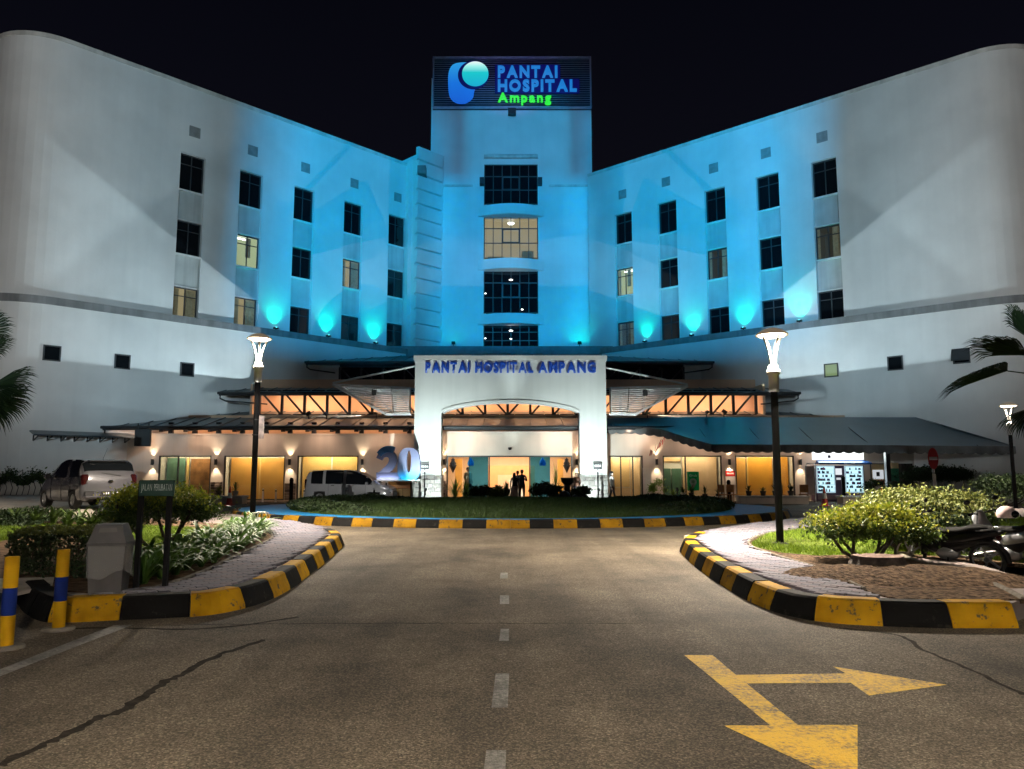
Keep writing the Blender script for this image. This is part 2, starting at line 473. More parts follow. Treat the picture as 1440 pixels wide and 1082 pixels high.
# the one top-hung window that stands open
M = WINGS[1]['M']; q = plane_hit(1352, 501, M, -0.55)
f = make_window(M, q.x-0.42, q.x+0.42, q.z-0.42, q.z+0.42, -0.575, None, HB, nv=0, hs=())
s = MB(); T = M @ Matrix.Translation((q.x, -0.61, q.z+0.40)) @ Matrix.Rotation(R(-28), 4, 'X')
s.box(-0.44, 0.44, -0.03, 0.0, -0.78, -0.71, M=T); s.box(-0.44, 0.44, -0.03, 0.0, -0.07, 0, M=T)
s.box(-0.44, -0.37, -0.03, 0.0, -0.71, -0.07, M=T); s.box(0.37, 0.44, -0.03, 0.0, -0.71, -0.07, M=T)
s.box(-0.37, 0.37, -0.02, -0.012, -0.71, -0.07, M=T)
part('open_sash', s, FRAME, f)

# ---- banded stair shaft at the inner end of the left wing
m = MB(); M = ML
SH0, SH1 = 21.35, 23.95
m.box(SH0, SH1, -0.75, 2.0, 10.0, 26.6, M=M)
m.box(SH0-0.35, SH0-0.003, -0.35, 2.0, 10.0, 26.3, M=M)
part('stair_shaft', m, WHITE, HB, True)
z = 10.6
while z < 26.3:
    s = MB(); h = 1.14
    prof = [(-0.76, z), (-1.02, z+0.03), (-1.10, z+h-0.16), (-0.76, z+h-0.13)]
    vs = [M@Vector((SH0+0.01, y, zz)) for y, zz in prof] + [M@Vector((SH1-0.01, y, zz)) for y, zz in prof]
    s.add(vs, [(3,2,1,0),(4,5,6,7),(0,1,5,4),(1,2,6,5),(2,3,7,6)])
    part('shaft_band', s, WHITE, HB, True); z += 1.20
# ---- centre block
CY = 58.6
m = MB()
cz = Zat(263, CY)
gx0, gx1 = P(680, 400, CY).x, P(757, 400, CY).x
m.box(-7.4, gx0, CY, CY+6, 9, cz); m.box(gx1, 6.75, CY, CY+6, 9, cz)
part('centre_wall', m, WHITE, HB, True)
m = MB(); m.box(-7.4, gx0-0.9, CY-0.10, CY+0.5, cz+0.002, cz+0.16); m.box(gx1+0.9, 7.0, CY-0.10, CY+0.5, cz+0.002, cz+0.16)
part('centre_coping', m, COPING, HB, True)
# glazed lift hall: four tall windows between bowed bands
GY = CY + 0.25
tiers = [(232, 288, None), (304, 364, 'hall'), (380, 441, None), (457, 492, None)]
for i, (yt, yb, lit) in enumerate(tiers):
    z1, z0 = Zat(yt, GY), Zat(yb, GY)
    fr = MB(); t = 0.06
    def bx(x0, x1, za, zb, d=0.05): fr.box(x0, x1, GY-d, GY+d, za, zb)
    bx(gx0+.005, gx1-.005, z0, z0+t); bx(gx0+.005, gx1-.005, z1-t, z1)
    for k in range(7):
        x = gx0+0.005 + (gx1-gx0-0.01-t)*k/6; bx(x, x+t, z0+t, z1-t, 0.047)
    for h in (0.36, 0.70): bx(gx0+t, gx1-t, z0+(z1-z0)*h-0.03, z0+(z1-z0)*h+0.03, 0.044)
    xm = (gx0+gx1)/2
    if i < 3:
        zb, zt = z0+(z1-z0)*0.36, z0+(z1-z0)*0.70
        bx(xm-0.72, xm-0.62, zb, zt, 0.07); bx(xm+0.62, xm+0.72, zb, zt, 0.07); bx(xm-0.62, xm+0.62, zt-0.09, zt, 0.071); bx(xm-0.62, xm+0.62, zb, zb+0.09, 0.071)
    f = part('window', fr, FRAME, HB, True)
    pm = MB(); pm.box(gx0+0.02, gx1-0.02, GY+0.006, GY+0.014, z0+0.02, z1-0.02); part('pane', pm, GLASS if lit else DARKGLASS, f)
    if lit:
        rm = MB(); d = 3.0
        rm.quad((gx0,GY+d,z0),(gx1,GY+d,z0),(gx1,GY+d,z1),(gx0,GY+d,z1)); 
        rm.quad((gx0,GY+.1,z0),(gx0,GY+d,z0),(gx0,GY+d,z1),(gx0,GY+.1,z1)); rm.quad((gx1,GY+d,z0),(gx1,GY+.1,z0),(gx1,GY+.1,z1),(gx1,GY+d,z1))
        rm.quad((gx0,GY+.1,z1),(gx1,GY+.1,z1),(gx1,GY+d,z1),(gx0,GY+d,z1)); rm.quad((gx0,GY+.1,z0),(gx0,GY+d,z0),(gx1,GY+d,z0),(gx1,GY+.1,z0))
        part('hall_wall', rm, LITROOM2, f)
        lm = MB(); lm.lathe([(0.01,0),(0.28,-0.05),(0.24,-0.13),(0.01,-0.16)], 14, (xm, GY+1.2, z1-0.15)); part('ceiling_lamp', lm, TUBE, f)
        fm = MB()
        fm.box(gx0+0.25, gx0+1.6, GY+2.5, GY+2.9, z0, z0+0.9); fm.box(gx1-1.3, gx1-0.3, GY+2.2, GY+2.9, z0, z0+1.3)
        part('hall_counter', fm, mat('hall_wood', (0.3,0.2,0.12)), f)
    # small glowing discs on the dark panes, painted in as lamp glints
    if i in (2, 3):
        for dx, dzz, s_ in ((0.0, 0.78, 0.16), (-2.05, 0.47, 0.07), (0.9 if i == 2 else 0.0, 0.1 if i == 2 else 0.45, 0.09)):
            lm = MB(); lm.lathe([(0.005, 0), (s_, -0.02), (s_*0.8, -0.07), (0.005, -0.08)], 10, (xm+dx, GY-0.015, z0+(z1-z0)*dzz)); part('pane_glow_disc', lm, TUBE, f)
for i in range(3):
    zt, zb = Zat(tiers[i][1]+1, CY-0.3), Zat(tiers[i+1][0]-0.5, CY-0.3)
    x0, x1 = gx0-0.45, gx1+0.45
    m = MB(); n = 16; front = []
    for k in range(n+1):
        a = k/n; front.append((x0+(x1-x0)*a, CY-0.05-0.75*math.sin(PI*a)))
    poly = front + [(x1, CY+0.5), (x0, CY+0.5)]
    m.prism(poly, zb, zt); part('balcony_band', m, WHITE, HB, True, fix=True)
    m = MB(); m.prism([(p[0], p[1]-0.07) for p in front] + [(x1, CY+0.3), (x0, CY+0.3)], zb-0.001, zb+0.09); part('band_lip', m, WHITE, HB, True, fix=True)
# ---- tower
TY = 58.95
tx0, tx1 = P(606, 200, TY).x, P(832, 200, TY).x
tz = Zat(80, TY)
zhead, zsill = Zat(232, TY), Zat(288, TY)
m = MB()
m.box(tx0, gx0, TY, TY+8, 20, tz-1.9); m.box(gx1, tx1, TY, TY+8, 20, tz-1.9); m.box(gx0, gx1, TY, TY+8, zhead, tz-1.9)
part('tower', m, WHITE, HB, True)
m = MB(); m.box(gx0+0.06, gx1-0.06, TY-0.16, TY-0.003, Zat(218, TY), Zat(163, TY)); part('tower_panel', m, WHITE, HB, True)
m = MB(); m.box(gx0-0.02, gx1+0.02, TY-0.34, TY-0.003, Zat(224, TY), Zat(220, TY)); part('tower_moulding', m, COPING, HB, True)
for sx in (-1, 1):    # dark glazed cheeks beside the top window
    m = MB(); x = gx0 if sx < 0 else gx1
    m.box(min(x, x+sx*0.35)+0.0, max(x, x+sx*0.35), CY-0.2, TY-0.02, cz+0.17, cz+0.75); part('bay_bracket', m, FASCIA, HB, True)
m = MB(); m.box(tx0-0.1, -7.45, 56.4, 62, cz+0.3, cz+0.9); part('link_roof', m, GREYBAND, HB, True)

# ---- rooftop sign: louvred panel, logo and lit words
SGY = TY - 0.5
sx0, sx1 = P(608.5, 115, SGY).x, P(831.5, 115, SGY).x
sz1, sz0 = Zat(80, SGY), Zat(152, SGY)
SG = thing('rooftop_sign', 'blue louvred rooftop sign with glowing hospital name and round logo on the tower', 'sign', (0, SGY, sz0))
LOUV = mat('sign_louver', (0.42, 0.42, 0.55), 0.45, metal=0.3, var=0.12)
m = MB(); m.box(sx0, sx1, SGY+0.22, SGY+0.40, sz0, sz1-0.05); part('back_panel', m, mat('sign_back', (0.02, 0.022, 0.05), 0.7), SG, True)
m = MB()
m.box(sx0, sx1, SGY-0.06, SGY+0.2, sz1-0.10, sz1); m.box(sx0, sx1, SGY-0.06, SGY+0.2, sz0, sz0+0.10)
m.box(sx0, sx0+0.10, SGY-0.06, SGY+0.2, sz0+0.1, sz1-0.1); m.box(sx1-0.1, sx1, SGY-0.06, SGY+0.2, sz0+0.1, sz1-0.1)
part('sign_frame', m, LOUV, SG, True)
nl = 22
for k in range(nl):
    m = MB(); z = sz0 + 0.14 + (sz1-sz0-0.24)*k/nl
    m.add([(sx0+.1, SGY-0.02, z), (sx1-.1, SGY-0.02, z), (sx1-.1, SGY+0.15, z+0.11), (sx0+.1, SGY+0.15, z+0.11), (sx0+.1, SGY, z-0.012), (sx1-.1, SGY, z-0.012), (sx1-.1, SGY+0.16, z+0.095), (sx0+.1, SGY+0.16, z+0.095)],
          [(0,1,2,3),(7,6,5,4),(0,4,5,1),(3,2,6,7)])
    part('louver', m, LOUV, SG, True)
LETB = glow('sign_letter_blue', (0.015, 0.30, 0.95), 0.62)
LETG = glow('sign_letter_green', (0.03, 0.85, 0.03), 0.95)
def sgx(px): return P(px, 115, SGY-0.2).x
def sgz(py): return Zat(py, SGY-0.2)
def local_letters(word, px0, px1, pyb, pyt, m, bold):
    o = letters(word, sgx(px0), sgx(px1), sgz(pyb), sgz(pyt)-sgz(pyb), 0.14, SGY-0.28, m, SG, bold=bold)
    for q in o: q.location = -world_loc(SG)
local_letters('PANTAI', 700, 784, 108.5, 93, LETB, 0.045)
local_letters('HOSPITAL', 700, 811, 128, 112.5, LETB, 0.045)
local_letters('Ampang', 700, 775, 143.5, 131, LETG, 0.040)
# back-plates with faint blue emission, painting the halo of the letters
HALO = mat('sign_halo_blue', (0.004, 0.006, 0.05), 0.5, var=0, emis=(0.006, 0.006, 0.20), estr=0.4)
m = MB()
for x0, x1, yb, yt in ((696, 788, 110.5, 90.5), (696, 815, 131, 110.5)):
    m.box(sgx(x0), sgx(x1), SGY-0.135, SGY-0.09, sgz(yb), sgz(yt))
part('letter_halo', m, HALO, SG, True)
def blob(pts, y0, y1, mats, name, n=6):
    # closed smooth outline through pts (Catmull-Rom), extruded
    out = []; N = len(pts)
    for i in range(N):
        p0, p1, p2, p3 = (Vector(pts[(i+j) % N]) for j in (-1, 0, 1, 2))
        for k in range(n):
            t = k/n
            out.append(0.5*((2*p1) + (p2-p0)*t + (2*p0-5*p1+4*p2-p3)*t*t + (3*p1-p0-3*p2+p3)*t**3))
    m = MB(); N = len(out)
    vs = [(p.x, y0, p.y) for p in out] + [(p.x, y1, p.y) for p in out]
    m.add(vs, [tuple(range(N)), tuple(range(2*N-1, N-1, -1))] + [(i, N+i, N+(i+1)%N, (i+1)%N) for i in range(N)])
    return part(name, m, mats, SG, True, fix=True)
def grad_glow(name, stops, strength, zc=None, rad=None):
    m, t, b = new_mat(name); b.inputs['Base Color'].default_value = (0.02, 0.05, 0.1, 1)
    tc = t.nodes.new('ShaderNodeTexCoord'); sp = t.nodes.new('ShaderNodeSeparateXYZ'); rp = t.nodes.new('ShaderNodeValToRGB')
    t.links.new(tc.outputs['Generated'], sp.inputs[0]); t.links.new(sp.outputs['Z'], rp.inputs[0])
    el = rp.color_ramp.elements
    while len(el) < len(stops): el.new(0.5)
    for e, (p, c) in zip(el, stops): e.position = p; e.color = (*c, 1)
    t.links.new(rp.outputs[0], b.inputs['Emission Color']); b.inputs['Emission Strength'].default_value = strength
    return m
pts = [(631, 103), (637, 92), (650, 89), (664, 90), (676, 96), (680, 112), (668, 126), (665, 138), (655, 145.5), (642, 145), (633, 137), (630.5, 122)]
blob([(sgx(x), sgz(y)) for x, y in pts], SGY-0.30, SGY-0.14, grad_glow('logo_blue', [(0.0, (0.01, 0.13, 0.75)), (0.5, (0.01, 0.2, 0.85)), (1.0, (0.03, 0.40, 0.9))], 0.8), 'logo_leaf')
pts = [(643+18*1.13*math.cos(a)+24, 106+17.5*math.sin(a)) for a in [2*PI*k/16 for k in range(16)]]
blob([(sgx(x), sgz(y)) for x, y in [(666+22*math.cos(2*PI*k/16), 107+20*math.sin(2*PI*k/16)) for k in range(16)]], SGY-0.34, SGY-0.305, HALO, 'logo_shadow')
blob([(sgx(x), sgz(y)) for x, y in [(668.5+18.5*math.cos(2*PI*k/16), 106+17*math.sin(2*PI*k/16)) for k in range(16)]], SGY-0.46, SGY-0.345,
     grad_glow('logo_disc', [(0.0, (0.01, 0.42, 0.62)), (0.55, (0.01, 0.60, 0.62)), (0.8, (0.35, 0.92, 0.85)), (1.0, (0.9, 1.0, 1.0))], 0.95), 'logo_disc')
m = MB(); m.box(-0.32, 0.32, SGY-0.5, SGY-0.1, sz0-0.75, sz0-0.25); m.bar((-0.2, SGY-0.3, sz0-0.3), (-0.2, SGY+0.3, sz0+0.1), 0.06, 0.06); m.bar((0.2, SGY-0.3, sz0-0.3), (0.2, SGY+0.3, sz0+0.1), 0.06, 0.06)
o = part('sign_flood', m, HOUSING, SG, True)
lamp('SPOT', (0, SGY-4.5, sz0-1.0), 380, (0.36, 0.36, 1.0), SG, (0, SGY, sz0+3.0), spot=R(84), blend=0.8, radius=0.1, name='sign_fill_lamp')  # unseen violet spot added before the sign to brighten its louvers

# ================================================================== lobby building
LB = thing('lobby_building', 'low entrance lobby with three stepped dark roofs, lit trusses and cream walls', 'building', (0, 44, 0))
FY = 42.5
def fx(px, Y=FY): return P(px, 650, Y).x
def fz(py, Y=FY): return Zat(py, Y)
bays = [(223, 297), (315, 401), (418, 504), (628, 805), (857, 904), (932, 1015), (1034, 1117)]
zt = fz(641)
ztop = fz(610)
m = MB(); x = -22.75
for a, b in bays:
    m.box(x, fx(a), FY, FY+0.3, 0, zt); x = fx(b)
m.box(x, 23.55, FY, FY+0.3, 0, zt)
m.box(-22.75, 23.55, FY, FY+0.3, zt, ztop)
part('front_wall', m, CREAM, LB, True)
m = MB(); m.box(-22.75, fx(582), FY-0.06, FY-0.002, ztop-0.10, ztop); m.box(fx(582), fx(853), FY-0.06, FY-0.002, fz(611), fz(607)); part('wall_moulding', m, CREAM, LB, True)
# stepped roofs: (eave Y, eave z, x0, x1, back Y, slope)
RS = 0.218
e3z = Zat(600, 41.5); e2z = Zat(552, 45.4); e1z = Zat(509, 49.9)
roofs = [(41.5, e3z, -22.75, 24.0, 47.6, RS), (45.4, e2z, P(308, 552, 45.4).x, P(1124, 553, 45.4).x, 52.2, RS), (49.9, e1z, P(430, 509, 49.9).x, P(1003, 511, 49.9).x, 57.3, 0.22)]
for (y0, z0, x0, x1, y1, sl) in roofs:
    # sheets of standing-seam metal, laid panel by panel
    wpan = 0.9; n = int((x1-x0)/wpan); wpan = (x1-x0)/n
    rp = MB(); z1 = z0 + (y1-y0)*sl
    rp.add([(x0,y0,z0-0.10),(x1,y0,z0-0.10),(x1,y1,z1-0.10),(x0,y1,z1-0.10),(x0,y0,z0-0.02),(x1,y0,z0-0.02),(x1,y1,z1-0.02),(x0,y1,z1-0.02)],
           [(3,2,1,0),(4,5,6,7),(0,1,5,4),(1,2,6,5),(2,3,7,6),(3,0,4,7)])
    rf = part('roof', rp, ROOFM, LB, True)
    protos = None
    for k in range(n):
        xa = x0 + k*wpan
        pm = MB(); w2 = wpan
        pm.add([(0,0,-0.015),(w2,0,-0.015),(w2,y1-y0,z1-z0-0.015),(0,y1-y0,z1-z0-0.015)], [(0,1,2,3)])
        pm.bar((0.0, 0, 0.01), (0.0, y1-y0, z1-z0+0.01), 0.05, 0.06)
        if protos is None: protos = part('roof_panel', pm, ROOFM, rf); o = protos
        else:
            o = bpy.data.objects.new('roof_panel', protos.data); C.objects.link(o); o.parent = rf
        o.location = (xa, y0, z0)
    g = MB(); g.tube([(x0-0.05, y0-0.09, z0-0.05), (x1+0.05, y0-0.09, z0-0.05)], 0.085, 8)
    g.box(x0, x1, y0-0.02, y0+0.03, z0-0.2, z0-0.021)
    part('gutter', g, FASCIA, LB, True)
# rain pipes that leave the gutter ends
m = MB()
for (xx, yy, zz, dx, dy) in ((-22.6, 41.45, e3z-0.1, 1.6, 0.7), (roofs[1][2]+0.1, 45.35, e2z-0.1, 2.6, 0.9), (roofs[2][2]+0.1, 49.85, e1z-0.1, 1.7, 0.9), (roofs[2][3]-0.1, 49.85, e1z-0.1, -1.7, 0.9), (roofs[1][3]-0.1, 45.35, e2z-0.1, -2.0, 0.9)):
    m.tube([(xx, yy, zz), (xx, yy, zz-0.28), (xx+dx*0.12, yy+dy*0.1, zz-0.42), (xx+dx, yy+dy, zz-0.55)], 0.045, 8)
part('rain_pipe', m, FASCIA, LB, True)
# rafters in the lit slot under the lowest roof
k = 0
for px in [235+33.7*i for i in range(11)] + [596]:
    m = MB(); x = fx(px)
    za = ztop
    m.add([(x-0.11, 41.55, e3z-0.13), (x+0.11, 41.55, e3z-0.13), (x+0.11, 44.5, e3z+2.95*RS-0.13), (x-0.11, 44.5, e3z+2.95*RS-0.13),
           (x-0.11, 41.55, e3z-0.30), (x+0.11, 41.55, e3z-0.30), (x+0.11, 44.5, e3z+2.95*RS-0.55), (x-0.11, 44.5, e3z+2.95*RS-0.55)],
          [(0,1,2,3),(7,6,5,4),(0,4,5,1),(1,5,6,2),(2,6,7,3),(3,7,4,0)])
    part('rafter', m, STEEL, LB, True)
for px in [238+33.7*i for i in range(11)] + [596]:
    m = MB(); x = fx(px); m.box(x-0.12, x+0.12, 42.42, 42.62, ztop, 4.42); part('rafter_end', m, STEEL, LB, True)
INNER = mat('inner_cream', (0.74, 0.50, 0.34), 0.85, var=0.08, scale=0.6)
m = MB(); m.box(-22.5, 23.3, 44.9, 45.1, 2.6, 5.0); part('inner_wall', m, INNER, LB, True)
m = MB(); m.box(-22.5, 23.3, 42.81, 44.9, 3.70, 3.76); part('inner_ceiling', m, INNER, LB, True)
# clerestory of the middle roof, with black trusses
T2Y = 46.2; cx0, cx1 = P(365, 570, T2Y).x, P(1063, 570, T2Y).x
zb2, zt2 = Zat(584, T2Y), Zat(557, T2Y)+0.25
m = MB(); m.box(cx0, cx1, T2Y-0.07, T2Y+0.07, zb2-0.06, zb2+0.06); m.box(cx0, cx1, T2Y-0.07, T2Y+0.07, zt2, zt2+0.12)
tr = part('truss', m, STEEL, LB, True)
npan = 22; wp = (cx1-cx0)/npan
for k in range(npan+1):
    x = cx0 + wp*k
    m = MB(); m.box(x-0.08, x+0.08, T2Y-0.08, T2Y+0.08, zb2+0.06, zt2); part('truss_post', m, STEEL, tr)
    if k < npan:
        m = MB()
        a, b = ((x+0.08, zt2), (x+wp-0.08, zb2+0.06)) if k < npan/2 else ((x+0.08, zb2+0.06), (x+wp-0.08, zt2))
        m.bar((a[0], T2Y, a[1]), (b[0], T2Y, b[1]), 0.10, 0.12); part('truss_brace', m, STEEL, tr)
m = MB(); m.box(cx0-0.6, cx1+0.6, 48.0, 48.15, zb2-0.5, zt2+1.0); m.box(cx0-0.6, cx0-0.45, T2Y, 48.0, zb2-0.1, zt2+0.5); m.box(cx1+0.45, cx1+0.6, T2Y, 48.0, zb2-0.1, zt2+0.5)
part('clerestory_wall', m, INNER, LB, True)
# top clerestory, dark glass with trusses
T1Y = 50.8; dx0, dx1 = P(478, 530, T1Y).x, P(961, 530, T1Y).x
zb1, zt1 = Zat(549, T1Y), Zat(515, T1Y)
m = MB(); m.box(dx0, dx1, T1Y, T1Y+0.04, zb1, zt1); part('clerestory_glass', m, DARKGLASS, LB, True)
m = MB(); m.box(dx0, dx1, T1Y-0.16, T1Y-0.04, zt1-0.1, zt1+0.1)
tr = part('truss', m, STEEL, LB, True)
nn = 16; wp = (dx1-dx0)/nn
for k in range(nn+1):
    x = dx0+wp*k; m = MB(); m.box(x-0.06, x+0.06, T1Y-0.15, T1Y-0.03, zb1, zt1-0.1); part('truss_post', m, STEEL, tr)
    if k < nn:
        m = MB(); a, b = ((x, zt1-0.1), (x+wp, zb1)) if k < nn/2 else ((x, zb1), (x+wp, zt1-0.1))
        m.bar((a[0], T1Y-0.09, a[1]), (b[0], T1Y-0.09, b[1]), 0.07, 0.09); part('truss_brace', m, STEEL, tr)
for sx in (-1, 1):   # grey end walls of the top clerestory
    m = MB(); xa = dx0 if sx < 0 else dx1; xb = roofs[2][2]+0.6 if sx < 0 else roofs[2][3]-0.6
    m.box(min(xa, xb), max(xa, xb), T1Y, T1Y+0.2, zb1-0.2, zt1); part('end_wall', m, WHITE, LB, True)
# parapet in front of the centre block
m = MB(); m.box(P(546, 490, 56.5).x, P(889, 490, 56.5).x, 56.5, 57.6, Zat(503, 56.5), Zat(487, 56.5)); part('parapet', m, mat('blue_grey_fascia', (0.16, 0.19, 0.21), 0.6, var=0.1), LB, True)

# ---- bays of the front wall
OCHRE = mat('ochre_panel', (0.62, 0.30, 0.06), 0.5, var=0.10, scale=1.2)
YELLOW = mat('pale_yellow_panel', (0.72, 0.45, 0.15), 0.55, var=0.06, scale=1.0)
AMBER = mat('amber_panel', (0.68, 0.30, 0.03), 0.5, var=0.10, scale=1.0)
GREEN = mat('green_door', (0.10, 0.19, 0.13), 0.5, var=0.1)
WOOD = mat('brown_wood', (0.32, 0.14, 0.045), 0.45, var=0.35, scale=2.0)
BEIGE = mat('beige_blind', (0.74, 0.50, 0.30), 0.7, var=0.05)
PALEO = mat('pale_orange_panel', (0.76, 0.50, 0.24), 0.55, var=0.05)
INTW = mat('interior_white', (0.72, 0.66, 0.58), 0.8, var=0.05)
def bay(a, b, panels, energy=45, depth=1.25, col=(1.0, 0.80, 0.52), mull=()):
    x0, x1 = fx(a), fx(b)
    m = MB(); t = 0.07
    m.box(x0, x0+t, FY+0.02, FY+0.14, 0.02, zt-0.002); m.box(x1-t, x1, FY+0.02, FY+0.14, 0.02, zt-0.002); m.box(x0+t, x1-t, FY+0.021, FY+0.139, zt-t, zt-0.002); m.box(x0+t, x1-t, FY+0.021, FY+0.139, 0.02, 0.10)
    for px in mull: m.box(fx(px)-0.03, fx(px)+0.03, FY+0.022, FY+0.138, 0.1, zt-t)
    f = part('door_frame', m, FRAME, LB, True)
    m = MB(); m.box(x0+t, x1-t, FY+0.07, FY+0.08, 0.1, zt-t); part('glass_pane', m, GLASS, f)
    m = MB()
    m.quad((x0-.1,FY+depth,0),(x1+.1,FY+depth,0),(x1+.1,FY+depth,zt+.3),(x0-.1,FY+depth,zt+.3)); m.quad((x0-.1,FY+.3,0),(x0-.1,FY+depth,0),(x0-.1,FY+depth,zt+.3),(x0-.1,FY+.3,zt+.3))
    m.quad((x1+.1,FY+depth,0),(x1+.1,FY+.3,0),(x1+.1,FY+.3,zt+.3),(x1+.1,FY+depth,zt+.3)); m.quad((x0-.1,FY+.3,zt+.3),(x1+.1,FY+.3,zt+.3),(x1+.1,FY+depth,zt+.3),(x0-.1,FY+depth,zt+.3))
    part('bay_lining', m, INTW, LB, True)
    for (pa, pb, za, zb, mm, yy) in panels:
        yy = 0.78 + yy*0.4
        m = MB(); m.bbox(fx(pa), fx(pb), FY+yy, FY+yy+0.05, za, zb, 0.012)
        q = part('inner_panel', m, mm, LB, True)
        if pb - pa > 25:
            e = MB(); w_ = 0.02; A_, B_ = fx(pa)+0.22, fx(pb)-0.22; zA, zB = za+0.22, zb-0.25
            for (u0,u1,v0,v1) in ((A_,B_,zA,zA+w_),(A_,B_,zB-w_,zB),(A_,A_+w_,zA+w_,zB-w_),(B_-w_,B_,zA+w_,zB-w_)): e.box(u0,u1,FY+yy-0.012,FY+yy-0.001,v0,v1)
            part('panel_bead', e, mm, q)
    lamp('AREA', ((x0+x1)/2, FY+0.42, zt+0.20), energy*1.35, col, LB, ((x0+x1)/2, FY+1.0, 0.9), size=(x1-x0)*0.8, size_y=0.16, name='bay_lamp')
Z1 = zt-0.12
bay(223, 297, [(224, 250, 0.05, Z1, GREEN, 0.5), (252, 256, 0.05, Z1, YELLOW, 0.45), (258, 297, 0.05, fz(645), WOOD, 0.5)], 30, mull=(250,))
bay(315, 401, [(316, 357, 0.05, Z1, OCHRE, 0.5), (359, 400, 0.05, Z1, OCHRE, 0.5), (357, 359, 0.05, Z1, YELLOW, 0.45)], 48)
bay(418, 504, [(419, 460.3, 0.05, Z1+.1, YELLOW, 0.5), (461.7, 503, 0.05, Z1+.1, YELLOW, 0.5), (460, 462, 0.05, Z1+.1, INTW, 0.45)], 48)
bay(857, 904, [(857, 889, 0.75, Z1, PALEO, 0.5), (857, 889, 0.05, 0.72, BEIGE, 0.52), (890, 904, 0.05, Z1, BEIGE, 0.6)], 30, mull=(873, 890))
bay(932, 1015, [(934, 948, 0.05, fz(659), GREEN, 0.42), (949, 963, 0.05, fz(659), GREEN, 0.42), (934, 963, fz(649), Z1, PALEO, 0.8), (965, 1014, 0.05, Z1+.1, BEIGE, 0.5)], 34, mull=(964,))
bay(1034, 1117, [(1035, 1056, 0.05, Z1, OCHRE, 0.5), (1059, 1094, 0.05, Z1+.05, AMBER, 0.5), (1097, 1117, 0.05, Z1+.05, AMBER, 0.6), (1057, 1059, 0.05, Z1, YELLOW, 0.45)], 42)
# ---- main entrance: open lobby behind sliding glass
ex0, ex1 = fx(628), fx(805)
m = MB(); t = 0.08
m.box(ex0, ex0+t, FY+0.02, FY+0.16, 0.0, zt-0.002); m.box(ex1-t, ex1, FY+0.02, FY+0.16, 0, zt-0.002); m.box(ex0+t, ex1-t, FY+0.021, FY+0.159, zt-t, zt-0.002)
for px in (688, 745): m.box(fx(px)-0.035, fx(px)+0.035, FY+0.021, FY+0.159, 0, zt-t)
ef = part('entrance_frame', m, FRAME, LB, True)
for a, b, g in ((629.5, 659, GLASS), (659, 687, BLUEGLASS), (746, 774, BLUEGLASS), (774, 804, GLASS)):
    m = MB(); m.box(fx(a), fx(b)-0.01, FY+0.08, FY+0.092, 0.02, zt-t); part('glass_pane', m, g, ef)
DEP = 6.0
ORNG = mat('orange_wall', (0.68, 0.30, 0.12), 0.8, var=0.06)
m = MB(); m.quad((ex0-1,FY+DEP,0),(ex1+1,FY+DEP,0),(ex1+1,FY+DEP,3.3),(ex0-1,FY+DEP,3.3)); m.quad((ex0-1,FY+.3,0),(ex0-1,FY+DEP,0),(ex0-1,FY+DEP,3.3),(ex0-1,FY+.3,3.3)); m.quad((ex1+1,FY+DEP,0),(ex1+1,FY+.3,0),(ex1+1,FY+.3,3.3),(ex1+1,FY+DEP,3.3))
part('lobby_wall', m, mat('lobby_cream', (0.74, 0.48, 0.30), 0.8, var=0.05), LB, True)
m = MB(); m.quad((ex0-1,FY+.3,2.95),(ex1+1,FY+.3,2.95),(ex1+1,FY+DEP,2.95),(ex0-1,FY+DEP,2.95)); part('lobby_ceiling', m, INTW, LB, True)
m = MB(); m.box(ex0-0.9, ex1+0.9, FY+0.3, FY+DEP-0.1, 0.0, 0.03); part('lobby_floor', m, mat('polished_tile', (0.5, 0.42, 0.34), 0.15, var=0.08), LB, True)
m = MB(); m.box(fx(686, 46), fx(752, 46), 46.0, 46.2, fz(668, 46), fz(655, 46)); m.box(fx(686, 46), fx(700, 46), 46.0, 46.2, 0.03, fz(668, 46)); m.box(fx(738, 46), fx(752, 46), 46.0, 46.2, 0.03, fz(668, 46)); part('lobby_portal', m, ORNG, LB, True)
m = MB(); m.box(fx(640, 46.4), fx(650, 46.4), 46.4, 46.6, 0.03, 2.4); m.box(fx(784, 46.4), fx(792, 46.4), 46.4, 46.6, 0.03, 2.4); part('wood_column', m, OCHRE, LB, True)
m = MB()
for x, y in ((-2.5,44),(-2.5,45.2),(-2.5,46.4),(-1.2,44),(-1.2,45.2),(1.3,44),(1.3,45.2),(1.3,46.4),(2.6,44),(2.6,45.2),(2.6,46.4),(0,44.4),(0,46.2)):
    m.lathe([(0.001, 0), (0.13, 0), (0.13, -0.03), (0.001, -0.03)], 12, (x, y, 2.945))
part('downlight', m, glow('downlight_glow', (1, 0.95, 0.85), 7), LB, True)
lamp('AREA', (0, 45.2, 2.9), 700, (1.0, 0.86, 0.66), LB, (0, 45.2, 0), size=6.0, size_y=3.5, name='lobby_lamp')
m = MB(); m.bbox(fx(716, 47.3), fx(742, 47.3), 47.0, 47.5, 0.03, 1.1, 0.03); part('reception_counter', m, mat('counter_white', (0.75, 0.72, 0.66), 0.4), LB, True)
